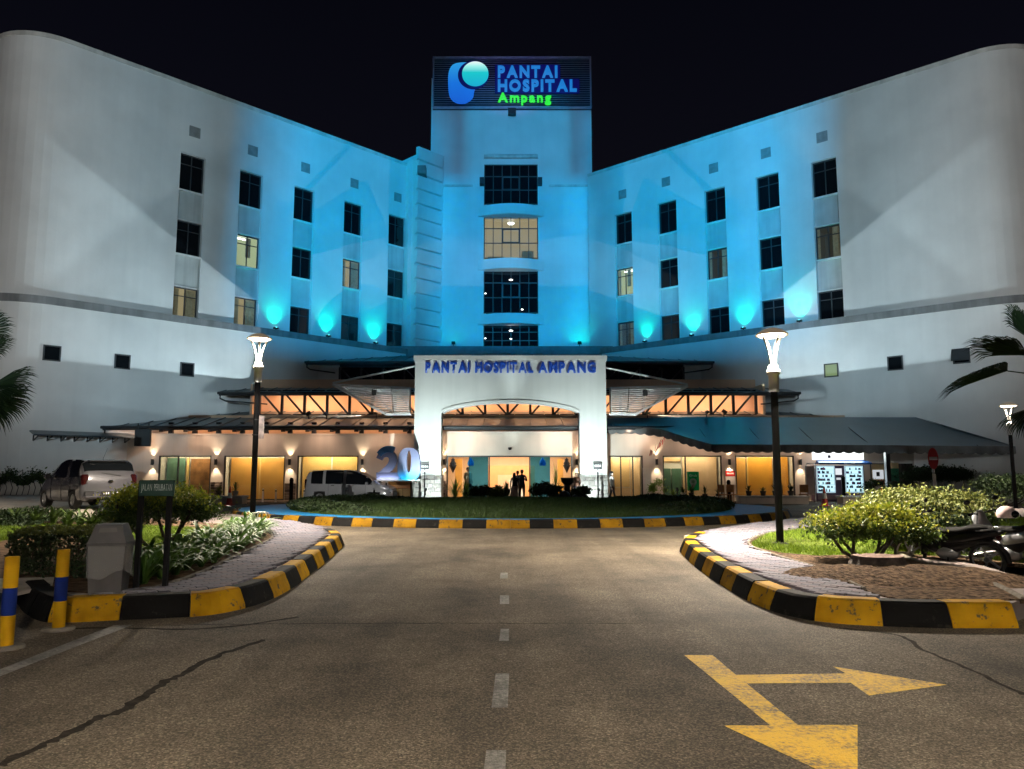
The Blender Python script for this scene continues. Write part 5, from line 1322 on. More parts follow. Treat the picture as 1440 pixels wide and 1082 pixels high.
def mesh_np(name, v, f, mats, mi=None, parent=None, smooth=False):
    me = bpy.data.meshes.new(name); nv, nf = len(v), len(f); k = f.shape[1]
    me.vertices.add(nv); me.vertices.foreach_set('co', v.astype(np.float32).ravel())
    me.loops.add(nf*k); me.loops.foreach_set('vertex_index', f.astype(np.int32).ravel())
    me.polygons.add(nf); me.polygons.foreach_set('loop_start', np.arange(0, nf*k, k, dtype=np.int32)); me.polygons.foreach_set('loop_total', np.full(nf, k, dtype=np.int32))
    for m in (mats if isinstance(mats, (list, tuple)) else [mats]): me.materials.append(m)
    if mi is not None: me.polygons.foreach_set('material_index', mi.astype(np.int32))
    me.update(calc_edges=True); me.validate()
    o = bpy.data.objects.new(name, me); C.objects.link(o)
    if parent is not None: o.parent = parent
    return o
def leaf_cloud(name, pts, size, mats, mi=None, parent=None, up=0.35, aspect=0.5):
    """one small folded leaf (two triangles) at each point"""
    n = len(pts); d = rng.normal(size=(n,3)); d[:,2] += up; d /= np.linalg.norm(d, axis=1)[:,None]
    a = rng.normal(size=(n,3)); s = np.cross(d, a); s /= np.linalg.norm(s, axis=1)[:,None]+1e-9; nn = np.cross(s, d)
    L = size*rng.uniform(0.6, 1.35, n)[:,None]
    b = pts - d*L*0.5; tip = pts + d*L*0.5; l = pts + s*L*aspect*0.5 + nn*L*0.14; r = pts - s*L*aspect*0.5 + nn*L*0.14
    v = np.stack([b, r, tip, l], 1).reshape(-1, 3); i = np.arange(n)*4
    f = np.stack([np.stack([i, i+1, i+2], 1), np.stack([i, i+2, i+3], 1)], 1).reshape(-1, 3)
    return mesh_np(name, v, f, mats, None if mi is None else np.repeat(mi, 2), parent)
def clumps(n, c, rad, nclump, spread, flat_top=None, shell=0.75, low=-0.5):
    """points gathered in clumps through an ellipsoid's outer volume"""
    cc = []
    while len(cc) < nclump:
        q = rng.normal(size=3); q /= np.linalg.norm(q)
        if q[2] < low: continue
        cc.append(q*rng.uniform(shell, 1.0))
    cc = np.array(cc); k = rng.integers(0, nclump, n)
    p = cc[k] + rng.normal(size=(n,3))*spread
    out = p*np.array(rad) + np.array(c)
    if flat_top is not None: out[:,2] = np.where(out[:,2] > flat_top, flat_top - rng.uniform(0, 0.10, n), out[:,2])
    return out, p
def shrub(label, cat, base, c, rad, n, size, inner, outer, stems, name='shrub', group=None, thr=0.15, flat=None, nclump=46, spread=0.2, low=-0.45):
    o = thing(name, label, cat, base, 0, group)
    p, q = clumps(n, np.array(c)-np.array(base), rad, nclump, spread, None if flat is None else flat-base[2], low=low)
    r = np.linalg.norm(q, axis=1)
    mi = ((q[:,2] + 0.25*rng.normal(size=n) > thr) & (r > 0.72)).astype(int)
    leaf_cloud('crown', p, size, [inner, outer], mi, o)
    m = MB()
    for st_ in stems:
        m.tube([Vector(x)-Vector(base) for x in st_], [0.035 - 0.02*i/(len(st_)-1) for i in range(len(st_))], 7)
    part('trunk', m, BARK, o); return o
# left topiary behind the street-name sign
b = G(226, 782, 0.22); cx = P(222, 720, 13.0)
def stems_for(b, c, rad, k, seed):
    rr = random.Random(seed); out = []
    for i in range(k):
        a = 2*PI*i/k + rr.uniform(-0.4, 0.4); e = Vector((c[0] + rad[0]*0.75*math.cos(a), c[1] + rad[1]*0.7*math.sin(a), c[2] - rad[2]*0.25))
        s = Vector(b) + Vector((rr.uniform(-.06,.06), rr.uniform(-.06,.06), -0.05)); mid = s.lerp(e, 0.5) + Vector((rr.uniform(-.12,.12), rr.uniform(-.12,.12), -0.08))
        out.append([s, mid, e, e + Vector((rr.uniform(-.1,.1), rr.uniform(-.1,.1), rad[2]*0.6))])
    return out
c = (cx.x, 13.0, 1.00); rad = (0.84, 0.72, 0.36)
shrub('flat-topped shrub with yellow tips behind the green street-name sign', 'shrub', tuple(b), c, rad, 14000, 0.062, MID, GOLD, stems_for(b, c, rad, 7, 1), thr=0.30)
b = G(1216, 787, 0.24); c = (P(1222, 740, 12.3).x, 12.3, 0.73); rad = (0.82, 0.7, 0.33)
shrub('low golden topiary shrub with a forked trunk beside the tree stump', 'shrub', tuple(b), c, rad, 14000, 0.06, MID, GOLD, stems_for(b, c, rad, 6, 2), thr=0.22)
b = G(1300, 776, 0.24); c = (P(1298, 730, 14.2).x, 14.2, 0.86); rad = (1.08, 0.85, 0.38)
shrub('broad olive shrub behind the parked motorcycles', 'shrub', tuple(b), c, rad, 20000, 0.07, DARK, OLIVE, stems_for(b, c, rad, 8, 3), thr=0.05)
# hedge trees against the wall on the right
b = Vector((P(1322, 700, 40.2).x, 40.2, 0.3)); c = (b.x, 40.2, 1.42); rad = (1.55, 0.6, 0.45)
shrub('clipped dark hedge on many bare stems behind the no-entry sign', 'hedge', tuple(b), c, rad, 8000, 0.12, DARK, DARK, [[(b.x+u*0.75, 40.2+random.uniform(-.2,.2), 0.0), (b.x+u+random.uniform(-.15,.15), 40.2, 0.6), (b.x+u*1.25, 40.2, 1.3)] for u in (-1.2,-0.9,-0.55,-0.2,0.15,0.5,0.8,1.1)], name='hedge', nclump=60)
b = Vector((P(1412, 700, 33).x, 33, 0.1)); c = (b.x+0.3, 33, 0.80); rad = (1.3, 0.8, 0.62)
shrub('dark round bush at the foot of the farthest street lamp', 'bush', tuple(b), c, rad, 5000, 0.13, DARK, DARK, stems_for(b, c, rad, 5, 4), name='bush')
# left low hedge
b = G(70, 813, 0.22)
o = thing('hedge', 'low clipped hedge between the striped bollards and the lawn', 'hedge', tuple(b))
n = 9000; p = rng.uniform(-1, 1, (n,3)); ax = rng.integers(0, 3, n); sg = np.where(rng.random(n) < 0.5, -1, 1.0)
for a in range(2): p[:,a] = np.where(ax == a, sg*rng.uniform(0.82, 1.05, n), p[:,a])
p[:,2] = np.where(ax == 2, rng.uniform(0.75, 1.05, n), p[:,2]); p[:,2] += 0.08*np.sin(p[:,0]*7)+0.06*rng.normal(size=n)
hp = p*np.array([0.62, 0.42, 0.29]) + np.array([0.06, 0.35, 0.33])
leaf_cloud('foliage', hp, 0.055, [DARK, OLIVE], (p[:,2] > 0.86).astype(int), o)
m = MB()
for k in range(9): x = -0.5+0.13*k; m.tube([(x, 0.35, -0.03), (x+0.03, 0.35, 0.25), (x-0.02, 0.38, 0.5)], 0.012, 5)
part('stem', m, BARK, o)
# strap-leaved lilies along the brick path
def strap_clump(n, L, w, droop=1.0, upright=0.5):
    vs, fs = [], []; seg = 6
    for k in range(n):
        a = random.uniform(0, 2*PI); l = L*random.uniform(0.6, 1.15); el = random.uniform(0.55, 1.35)*upright + (1-upright)*0.5
        d = Vector((math.cos(a), math.sin(a), 0)); s = Vector((-d.y, d.x, 0)); p = d*random.uniform(0, 0.05); ang = el + 0.35; o = len(vs)
        for i in range(seg+1):
            t = i/seg; ww = w*(0.55 + 0.9*math.sin(PI*min(1, 0.18+t*0.82)))*0.6 if i < seg else 0.002
            vs += [p + s*ww + Vector((0,0,0.25*ww)), p, p - s*ww + Vector((0,0,0.25*ww))]
            p = p + (d*math.cos(ang) + Vector((0,0,1))*math.sin(ang))*l/seg; ang -= droop*0.30*(0.5+t)
        for i in range(seg): q = o+i*3; fs += [(q, q+1, q+4, q+3), (q+1, q+2, q+5, q+4)]
    return vs, fs
LILB = 'strap-leaved lily clump in the bed along the brick path'
lil = []
for v in range(3):
    vs, fs = strap_clump(26, 0.62, 0.030, 1.2, 0.9); m = MB(); m.add(vs, fs, 0, True)
    me_o = m.build('lily_plant', LILY)
    lil.append(me_o)
path = resample(smooth_line(Gp([(196,822),(240,810),(285,795),(320,778),(352,760),(366,748)], 0.22)), 0.42)
spots = []
for p in path:
    spots.append(p + Vector((random.uniform(-.05,.1), random.uniform(.0,.15), 0)))
    spots.append(p + Vector((random.uniform(-.45,-.3), random.uniform(.25,.45), 0)))
for p in path[1::2]: spots.append(p + Vector((random.uniform(-.85,-.7), random.uniform(.4,.7), 0)))
for i, p in enumerate(spots):
    o = lil[i] if i < 3 else bpy.data.objects.new('lily_plant', lil[i % 3].data)
    if i >= 3: C.objects.link(o)
    o.location = (p.x, p.y, 0.215); o.rotation_euler = (0, 0, random.uniform(0, 6.28)); s = random.uniform(0.75, 1.15); o.scale = (s, s, s)
    tag(o, LILB, 'plant', 'lilies along the brick path')
# white bloom beside the lamp pole
o = thing('flower', 'white spidery lily bloom at the foot of the pole with the notice', 'flower', tuple(G(366, 757, 0.22)))
m = MB()
for k in range(11):
    a = 2*PI*k/11; pts = [(0,0,0.50), (0.07*math.cos(a), 0.07*math.sin(a), 0.56), (0.15*math.cos(a), 0.15*math.sin(a), 0.53), (0.19*math.cos(a), 0.19*math.sin(a), 0.44)]
    m.tube(pts, [0.006, 0.012, 0.010, 0.002], 5)
part('bloom', m, mat('white_petal', (0.8, 0.8, 0.72), 0.6), o); m = MB(); m.tube([(0,0,0),(0.01,0,0.25),(0,0,0.5)], 0.012, 6); part('stem', m, LILY, o)
# big dark strap plants at the back of the left bed
BIGL = 'large strap-leaved plant in front of the grey hatchback'
pr = None
for i, (px, py) in enumerate(((96,742),(112,741),(128,743),(140,742),(20,738),(50,739),(74,738),(-12,738))):
    if pr is None:
        vs, fs = strap_clump(22, 0.55, 0.045, 0.9, 1.0); m = MB(); m.add(vs, fs, 0, True); o = pr = m.build('strap_plant', MID)
    else: o = bpy.data.objects.new('strap_plant', pr.data); C.objects.link(o)
    p = G(px, py, 0.22); o.location = p; o.rotation_euler = (0,0,random.uniform(0,6)); s = random.uniform(0.8, 1.1); o.scale = (s,s,s); tag(o, BIGL, 'plant', 'strap plants before the hatchback')
# raised pad of the left car park with its planted front
m = MB(); m.prism([(-70,21.6),(-12.6,21.8),(-13.0,24),(-16.4,30),(-19.5,36.5),(-20.5,41.5),(-70,41.5)], -0.03, 0.5); struct('parking_pad', m, mat('pad_concrete', (0.42, 0.38, 0.33), 0.8, var=0.15, scale=1.5))
n = 9000; x = rng.uniform(-22, -12.4, n); y = rng.uniform(19.6, 21.7, n); z = 0.20 + (y-19.6)*0.13 + rng.uniform(0, 0.14, n)*(0.6+0.4*np.sin(x*3.1)) + 0.05
o = leaf_cloud('ground_cover_foliage', np.stack([x,y,z],1), 0.12, DARK); o['kind'] = 'stuff'
# hedge and low wall at the far left, by the plain wall
hb = thing('hedge', 'dark hedge growing over a low pale wall at the foot of the left wing', 'hedge', (-26.0, 36.6, 0.5))
n = 7000; x = rng.uniform(-3.2, 4.2, n); p = np.stack([x, 0.35*rng.normal(size=n)*0.5, 0.62 + 0.22*np.abs(rng.normal(size=n)) + 0.14*np.sin(x*5) ], 1); leaf_cloud('foliage', p, 0.13, [DARK, MID], (rng.random(n) > 0.8).astype(int), hb)
m = MB()
for k in range(26): x = -3.1+k*0.28; m.tube([(x,0,0),(x+0.05,0.05,0.35),(x-0.05,0,0.7)], 0.02, 5)
part('stem', m, BARK, hb)
lw = thing('low_wall', 'low pale wall behind the grey hatchback', 'wall', (-26, 37.0, 0.5)); m = MB(); m.bbox(-6, 4.5, 0.1, 0.35, 0, 0.62, 0.02); part('wall_body', m, CREAM, lw)
m = MB(); m.bbox(-6, 4.6, 0.06, 0.39, 0.621, 0.68, 0.015); part('coping', m, COPING, lw)

# grass
def blades(name, pts, h, w, mm):
    n = len(pts); a = rng.uniform(0, 2*PI, n); lean = rng.normal(size=(n,2))*0.45; hh = h*rng.uniform(0.5, 1.3, n)
    d = np.stack([np.cos(a), np.sin(a), np.zeros(n)], 1)*w; tip = pts + np.stack([lean[:,0]*hh, lean[:,1]*hh, hh], 1)
    v = np.stack([pts-d, pts+d, tip], 1).reshape(-1, 3); f = np.arange(n*3).reshape(-1, 3)
    o = mesh_np(name, v, f, mm); o['kind'] = 'stuff'; return o
def scatter(poly, n, z):
    xs = [p.x for p in poly]; ys = [p.y for p in poly]; out = []
    X = rng.uniform(min(xs), max(xs), n*3); Y = rng.uniform(min(ys), max(ys), n*3); c = np.zeros(n*3, bool); j = len(poly)-1
    for i in range(len(poly)):
        a, b = poly[i], poly[j]; cond = ((a.y > Y) != (b.y > Y)) & (X < (b.x-a.x)*(Y-a.y)/((b.y-a.y) or 1e-9)+a.x); c ^= cond; j = i
    P_ = np.stack([X[c], Y[c], np.full(c.sum(), z)], 1); return P_[:n]
lawnL = Gp([(-250,790),(-60,795),(-30,770),(20,757),(100,750),(150,790),(215,812),(262,797),(300,785),(330,768),(352,757),(340,748),(260,742),(160,738),(60,737),(-250,728)], 0.22)
def patchy(P_, k=0.62, th=0.0):
    w_ = np.sin(P_[:,0]*1.7+1.3*np.sin(P_[:,1]*0.9)) + np.sin(P_[:,1]*1.1+0.7) + rng.normal(size=len(P_))*0.6
    return P_[w_ > -1.0]
sheet('left_lawn', lawnL, 0.226, LAWN, skirt=0.02)
blades('left_lawn_grass', patchy(scatter(lawnL, 60000, 0.225)), 0.06, 0.006, GRASS)
lawnR = Gp([(1062,770),(1056,764),(1068,757),(1080,752),(1130,745),(1250,735),(1440,729),(1620,722),(1620,760),(1500,785),(1440,792),(1390,788),(1330,783),(1280,780),(1230,780),(1150,782),(1100,778)], 0.22)
sheet('right_lawn', lawnR, 0.226, LAWN, skirt=0.02)
blades('right_lawn_grass', patchy(scatter(lawnR, 90000, 0.225)), 0.07, 0.007, GRASS)
n = 90000; r = np.sqrt(rng.random(n)); a = rng.uniform(0, 2*PI, n); X = ICX+(IA-2.3)*r*np.cos(a); Y = ICY+(IB-0.44)*r*np.sin(a)
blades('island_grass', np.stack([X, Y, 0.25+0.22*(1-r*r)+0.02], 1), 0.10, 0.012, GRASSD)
# dark ground cover round the two ends of the island
for sgn in (-1, 1):
    n = 12000; a = rng.uniform(R(-58), R(52), n); rr = rng.uniform(0.80, 0.985, n)
    rr = np.where(rng.random(n) < 0.7, rr, rng.uniform(0.72, 0.98, n))
    X = ICX + sgn*(IA-2.0)*rr*np.cos(a); Y = ICY + (IB-0.6)*rr*np.sin(a); Z = 0.30 + 0.34*np.sqrt(np.clip(1-((rr-0.89)/0.11)**2, 0.05, 1))*(0.85+0.2*np.sin(a*23)) * rng.uniform(0.55, 1.0, n) * np.clip((R(60)-np.abs(a))*3, 0.2, 1)
    o = leaf_cloud('ground_cover_foliage', np.stack([X,Y,Z],1), 0.13, DARK); o['kind'] = 'stuff'
# plants at the back of the island, before the entrance
def small_plant(name, label, px, Yd, kind, w, h, mm, n=40, cat='plant', group=None):
    p = P(px, 700, Yd); z = 0.28; o = thing(name, label, cat, (p.x, Yd, z), 0, group)
    if kind == 'strap':
        vs, fs = strap_clump(n, h*1.15, 0.03, 0.5, 1.35); m = MB(); m.add([(v[0]*w/h*1.3, v[1], v[2]) for v in vs], fs, 0, True); part('leaf_clump', m, mm, o)
    else:
        q, _ = clumps(n, (0,0,h*0.55), (w/2, w/2.4, h*0.5), 14, 0.25); leaf_cloud('leaf_clump', q, 0.16, mm, None, o)
    return o
small_plant('strap_plant', 'bright lime strap-leaved clump before the left entrance glass', 640, 37.6, 'strap', 0.6, 0.85, LIME, 60)
small_plant('strap_plant', 'lime strap-leaved clump with its edge below the pale robed figure', 655, 37.7, 'strap', 0.6, 0.75, LIME, 60)
small_plant('bush', 'dark leafy bush below the blue entrance glass on the left', 677, 37.5, 'leaf', 0.9, 0.6, DARK, 1500, 'bush')
small_plant('bush', 'brownish low bush left of the crouching child', 699, 37.5, 'leaf', 0.7, 0.55, OLIVE, 1200, 'bush')
small_plant('strap_plant', 'green spiky plant right beside the crouching child', 711, 37.4, 'strap', 0.6, 0.75, MID, 50)
small_plant('bush', 'black rounded bush left of the fountain urn', 767, 37.5, 'leaf', 1.3, 0.65, DARK, 2500, 'bush')
small_plant('bush', 'low black bush right of the fountain urn', 816, 37.5, 'leaf', 0.9, 0.5, DARK, 1600, 'bush')
small_plant('strap_plant', 'bamboo-like green plant inside the right entrance glass', 782, 42.3, 'strap', 0.5, 1.6, LIME, 40)
# fan palms at both sides
def fan_palm(label, base, crown, leaves, L=1.3):
    o = thing('fan_palm', label, 'palm', base)
    B = Vector(base); m = MB(); cr = Vector(crown); m.tube([(0,0,-0.1), (cr-B)*0.5 + Vector((0.04,0.02,0)), cr-B], [0.17, 0.14, 0.11], 12); part('trunk', m, BARK, o)
    for (hub, d, roll, sc, sp) in leaves:
        hub = Vector(hub)-B; d = Vector(d).normalized(); m = MB()
        m.tube([cr-B, (cr-B).lerp(hub, 0.5)+Vector((0,0,0.12)), hub], [0.022, 0.018, 0.014], 6)
        up = Vector((0, -0.35, 1)); s = d.cross(up).normalized(); nrm = s.cross(d).normalized()
        q = Matrix.Rotation(R(roll), 3, d); s = q @ s; nrm = q @ nrm; nb = 42
        for k in range(nb):
            a = R(-sp + 2*sp*k/(nb-1)); dd = d*math.cos(a) + s*math.sin(a); l = L*sc*(0.72+0.28*math.cos(a*0.8))*random.uniform(0.92, 1.06)
            w_ = l*R(2*sp)/nb*0.52; side = nrm.cross(dd).normalized(); fold = nrm*(0.02 if k % 2 else -0.02)
            p1 = hub + dd*l*0.12; p2 = hub + dd*l*0.58 + fold; p3 = hub + dd*l*(0.85) - Vector((0,0,0.05*l)); p4 = hub + dd*l - Vector((0,0,0.16*l))
            m.add([hub, p1+side*w_*0.2, p1-side*w_*0.2, p2+side*w_, p2-side*w_, p3+side*w_*0.55, p3-side*w_*0.55, p4, p1+nrm*0.006, p2+nrm*0.014, p3+nrm*0.010],
                  [(0,2,8),(0,8,1),(1,8,9,3),(8,2,4,9),(3,9,10,5),(9,4,6,10),(5,10,7),(10,6,7)])
        part('frond', m, DARK, o)
    return o
YP = 18.0
def pp(px, py, Y=YP): return tuple(P(px, py, Y))
fan_palm('fan palm whose dark fronds reach in at the left edge', (P(-60, 700, YP).x, YP, 0.3), pp(-58, 520), [
   (pp(-28, 500), (0.62, 0.1, 0.45), 20, 0.85, 62), (pp(-18, 545), (0.95, -0.1, 0.16), 30, 1.1, 42), (pp(-22, 560), (0.9, -0.2, -0.28), 40, 1.1, 50), (pp(-45, 565), (0.5, -0.5, -0.6), 30, 1.0, 60), (pp(-40, 475), (0.2, 0.4, 0.8), 10, 1.0, 70), (pp(-100, 500), (-0.9, 0, 0.2), 0, 1.0, 70), (pp(-95, 545), (-0.8, -0.3, -0.3), 0, 1.0, 70)], 1.12)
fan_palm('fan palm whose dark fronds reach in at the right edge', (P(1492, 700, YP).x, YP, 0.3), pp(1490, 545), [
   (pp(1417, 522), (-0.95, -0.15, -0.12), 35, 1.15, 48), (pp(1446, 500), (-0.75, 0.2, 0.34), 25, 1.05, 55), (pp(1452, 480), (-0.25, 0.2, 0.9), 10, 0.9, 60), (pp(1452, 572), (-0.35, -0.5, -0.5), 20, 0.7, 60), (pp(1530, 505), (0.8, 0.1, 0.3), 0, 1, 70), (pp(1530, 560), (0.8, -0.3, -0.3), 0, 1, 70)], 1.42)
# tree stump and bare mound
s = G(1236, 803, 0.24) + Vector((0,0,0.09)); o = thing('tree_stump', 'sawn reddish tree stump in the bare soil by the golden shrub', 'stump', tuple(s))
m = MB(); n = 26; prof = []
for zz, rr in ((-0.06, 0.46), (0.0, 0.40), (0.07, 0.36), (0.125, 0.35)): prof.append((rr, zz))
vs = []
for rr, zz in prof:
    for k in range(n): a = 2*PI*k/n; q = rr*(1+0.06*math.sin(5*a+1)+0.04*math.sin(9*a)); vs.append((q*math.cos(a), q*0.8*math.sin(a), zz))
m.add(vs, [(i*n+k, i*n+(k+1) % n, (i+1)*n+(k+1) % n, (i+1)*n+k) for i in range(3) for k in range(n)], 0, True); part('bark_side', m, BARK, o)
m = MB(); m.add([v for v in vs[-n:]], [tuple(range(n))]); part('sawn_top', m, mat('sawn_wood', (0.10, 0.042, 0.025), 0.9, var=0.35, scale=9, bump=0.4), o)
m = MB(); vs = []; fs = []; gx, gy = 46, 30
O = G(1262, 812, 0.2)
for j in range(gy+1):
    for i in range(gx+1):
        u, v = i/gx*2-1, j/gy*2-1; r2 = u*u+v*v; h = 0.13*max(0, 1-r2)**1.0 + (0.025*random.random() if r2 < 0.95 else 0) ; vs.append((O.x+u*1.7, O.y+v*1.05, 0.21 + h))
for j in range(gy):
    for i in range(gx): q = j*(gx+1)+i; fs.append((q, q+1, q+gx+2, q+gx+1))
m.add(vs, fs, 0, True); struct('soil_mound', m, LOOSE)
n = 2200; X = O.x + rng.normal(size=n)*0.75; Y = O.y + rng.normal(size=n)*0.45; r2 = ((X-O.x)/1.45)**2+((Y-O.y)/0.95)**2; k = r2 < 0.9
o = leaf_cloud('leaf_litter', np.stack([X[k], Y[k], 0.228+0.11*(1-r2[k])**1.0], 1), 0.035, leaf_mat('dry_leaf', (0.10, 0.06, 0.03), (0.24, 0.15, 0.08), 0.9, 0.0), up=-0.1); o['kind'] = 'stuff'
# ================================================================== vehicles
def cat1(a, t, n):  # Catmull-Rom through list of tuples at parameter t
    i = min(int(t), n-2); f = t - i
    p = [np.array(a[max(0, min(n-1, i+j))], float) for j in (-1,0,1,2)]
    return 0.5*((2*p[1]) + (p[2]-p[0])*f + (2*p[0]-5*p[1]+4*p[2]-p[3])*f*f + (3*p[1]-p[0]-3*p[2]+p[3])*f**3)
PLATE = mat('number_plate', (0.02, 0.02, 0.02), 0.4, var=0); PLW = mat('plate_white', (0.75, 0.75, 0.72), 0.5, var=0)
TYRE = mat('tyre_rubber', (0.012, 0.012, 0.012), 0.85, var=0.1); RIM = mat('alloy_rim', (0.45, 0.45, 0.46), 0.3, metal=0.9, var=0.05)
CARGLASS = mat('car_glass', (0.008, 0.010, 0.012), 0.05, var=0, spec=0.7); TRIMB = mat('car_black_trim', (0.015, 0.015, 0.016), 0.5, var=0.05)
TAIL = mat('tail_lamp_red', (0.035, 0.005, 0.006), 0.15, var=0.1, coat=0.5); HEADL = mat('head_lamp_clear', (0.62, 0.66, 0.7), 0.12, metal=0.3, var=0.05, coat=0.6); CHROME = mat('chrome', (0.7, 0.7, 0.7), 0.12, metal=1.0, var=0)
def make_car(name, label, loc, rz, st, W, wheels, wr, paint, side_win, ws, rw, front_detail, rear_detail, extra=None):
    """st: stations (x, zbot, zmid, zbelt, ztop, w_low, w_mid, w_belt, w_top); x runs from the tail to the nose"""
    o = thing(name, label, 'car', loc, rz)
    n = len(st); SUB = 6; rows = []
    for k in range((n-1)*SUB+1): rows.append(cat1(st, k/SUB, n))
    def section(r):
        x, zb, zm, zl, zt, wl, wm, wb, wt = r; e = max(0.0, zt-zl)
        half = [(wl*0.8, zb), (wl, zb+0.05), ((wl+wm)/2+0.01, (zb+zm)/2), (wm, zm), ((wm*0.55+wb*0.45)+0.008, (zm+zl)/2), (wb, zl), (wb*0.62+wt*0.38+0.012, zl+e*0.42), (wt*0.9+wb*0.1, zl+e*0.84), (wt*0.9, zl+e*0.965), (wt*0.5, zl+e*1.01), (0, zl+e*1.02)]
        return [Vector((x, -y, z)) for y, z in half] + [Vector((x, y, z)) for y, z in half[-2::-1]]
    secs = [section(r) for r in rows]; m_ = len(secs[0]); N = len(secs)
    vs = [p for s in secs for p in s]; fs = []; keep = []
    for i in range(N-1):
        for k in range(m_-1):
            f = (i*m_+k, (i+1)*m_+k, (i+1)*m_+k+1, i*m_+k+1); c = sum((vs[q] for q in f), Vector())/4
            if any((c.x-wx)**2 + (c.z-wr)**2 < (wr*1.13)**2 and abs(c.y) > W*0.28 for wx in wheels): continue
            fs.append(f)
    fs.append(tuple(range(m_))); fs.append(tuple(((N-1)*m_+k) for k in range(m_-1, -1, -1)))
    m = MB(); m.add(vs, fs, 0, True); body = part('body', m, paint, o, fix=True)
    def skin(pairs, name, mm, off=0.006, par=o):
        m = MB()
        for (i0, i1, k0, k1) in pairs:
            vs2 = []; fs2 = []; a = i1-i0+1; b = k1-k0+1
            for i in range(i0, i1+1):
                for k in range(k0, k1+1):
                    p = secs[i][k]; c = Vector((p.x, 0, 0.75)); 
                    du = secs[min(i+1,N-1)][k]-secs[max(i-1,0)][k]; dv = secs[i][min(k+1,m_-1)]-secs[i][max(k-1,0)]; nn = du.cross(dv)
                    if nn.length > 1e-9: nn.normalize()
                    if nn.dot(p-Vector((p.x*0.6,0,0.7))) < 0: nn = -nn
                    vs2.append(p + nn*off)
            for i in range(a-1):
                for k in range(b-1): fs2.append((i*b+k, (i+1)*b+k, (i+1)*b+k+1, i*b+k+1))
            m.add(vs2, fs2, 0, True)
        return part(name, m, mm, par, fix=False)
    L = m_-1
    for (i0, i1) in side_win:
        skin([(i0, i1, 5, 8)], 'side_window', CARGLASS); skin([(i0, i1, L-8, L-5)], 'side_window', CARGLASS)
    skin([(ws[0], ws[1], 7, L-7)], 'windscreen', CARGLASS); skin([(rw[0], rw[1], 7, L-7)], 'rear_window', CARGLASS)
    for wx in wheels:
        for s in (-1, 1):
            y = s*(W/2-0.12); T = Matrix.Translation((wx, y, wr)) @ Matrix.Rotation(-PI/2*s, 4, 'X')
            m = MB(); m.lathe([(wr*0.62, -0.10), (wr*0.92, -0.105), (wr, -0.07), (wr, 0.07), (wr*0.92, 0.105), (wr*0.62, 0.10), (wr*0.62, -0.10)], 26, M=T); tw = part('wheel', m, TYRE, o)
            m = MB(); m.lathe([(wr*0.64, 0.06), (wr*0.60, 0.085), (wr*0.56, 0.05), (wr*0.5, 0.02), (0.0, 0.02)], 24, M=T)
            for q in range(6):
                a = 2*PI*q/6; m.bar(T @ Vector((0.03*math.cos(a), 0.03*math.sin(a), 0.07)), T @ Vector((wr*0.6*math.cos(a), wr*0.6*math.sin(a), 0.075)), 0.05, 0.02, up=(0, s, 0))
            part('rim', m, RIM, tw)
            m = MB(); ar = [(wx+wr*1.14*math.cos(R(-12+q*12)), wr+wr*1.14*math.sin(R(-12+q*12))) for q in range(18)]; yo, yi = s*(W/2-0.06), s*(W/2-0.5)
            m.add([(p[0], yo, p[1]) for p in ar] + [(p[0], yi, p[1]) for p in ar], [(q, q+1, 18+q+1, 18+q) for q in range(17)] + [tuple(range(18, 36))]); part('wheel_well', m, TRIMB, o)
    for s in (-1, 1):
        m = MB(); mx, mz, my = extra['mirror']; m.bbox(mx-0.07, mx+0.06, s*my-0.09, s*my+0.09, mz-0.06, mz+0.08, 0.03); m.bar((mx, s*(my-0.12), mz-0.03), (mx, s*my, mz), 0.05, 0.04); part('mirror', m, paint, o)
        for hx in extra['handles']:
            m = MB(); y = extra['hw']; m.bbox(hx-0.09, hx+0.09, s*y-0.018, s*y+0.018, extra['hz']-0.015, extra['hz']+0.02, 0.008); part('door_handle', m, CHROME if extra.get('chrome') else paint, o)
        for dx in extra['seams']:
            i = min(range(N), key=lambda q: abs(rows[q][0]-dx)); K = range(1, 6) if s < 0 else range(L-5, L)
            m = MB(); pts = [secs[i][k] + Vector((0, s*0.004, 0)) for k in K]; m.tube(pts, 0.006, 5); part('door_seam', m, TRIMB, o)
    front_detail(o, secs, rows); rear_detail(o, secs, rows)
    return o
SILV = mat('silver_paint', (0.40, 0.41, 0.425), 0.28, metal=0.2, var=0.03, coat=0.8); GREYP = mat('grey_paint', (0.105, 0.105, 0.118), 0.25, metal=0.2, var=0.03, coat=0.8)
# --- hatchback
st = [(-1.80,0.38,0.55,0.80,0.92,0.62,0.72,0.70,0.62),(-1.72,0.28,0.58,0.95,1.12,0.74,0.81,0.79,0.70),(-1.55,0.24,0.60,0.98,1.42,0.78,0.83,0.81,0.715),(-1.30,0.22,0.60,0.98,1.50,0.79,0.83,0.815,0.72),(-0.60,0.20,0.58,0.96,1.53,0.79,0.83,0.815,0.725),(0.05,0.20,0.57,0.94,1.50,0.79,0.83,0.815,0.72),
      (0.50,0.20,0.56,0.93,1.30,0.79,0.83,0.805,0.70),(1.05,0.20,0.56,0.92,0.97,0.79,0.82,0.76,0.70),(1.45,0.21,0.54,0.85,0.88,0.78,0.81,0.72,0.64),(1.72,0.24,0.48,0.72,0.75,0.70,0.74,0.64,0.56),(1.82,0.30,0.45,0.60,0.62,0.58,0.62,0.54,0.45)]
def hb_front(o, secs, rows):
    for s in (-1, 1): m = MB(); m.bbox(1.58, 1.74, s*0.58-0.13, s*0.58+0.13, 0.62, 0.76, 0.04); part('headlight', m, HEADL, o)
    m = MB(); m.bbox(1.74, 1.84, -0.4, 0.4, 0.34, 0.5, 0.03); part('grille', m, TRIMB, o)
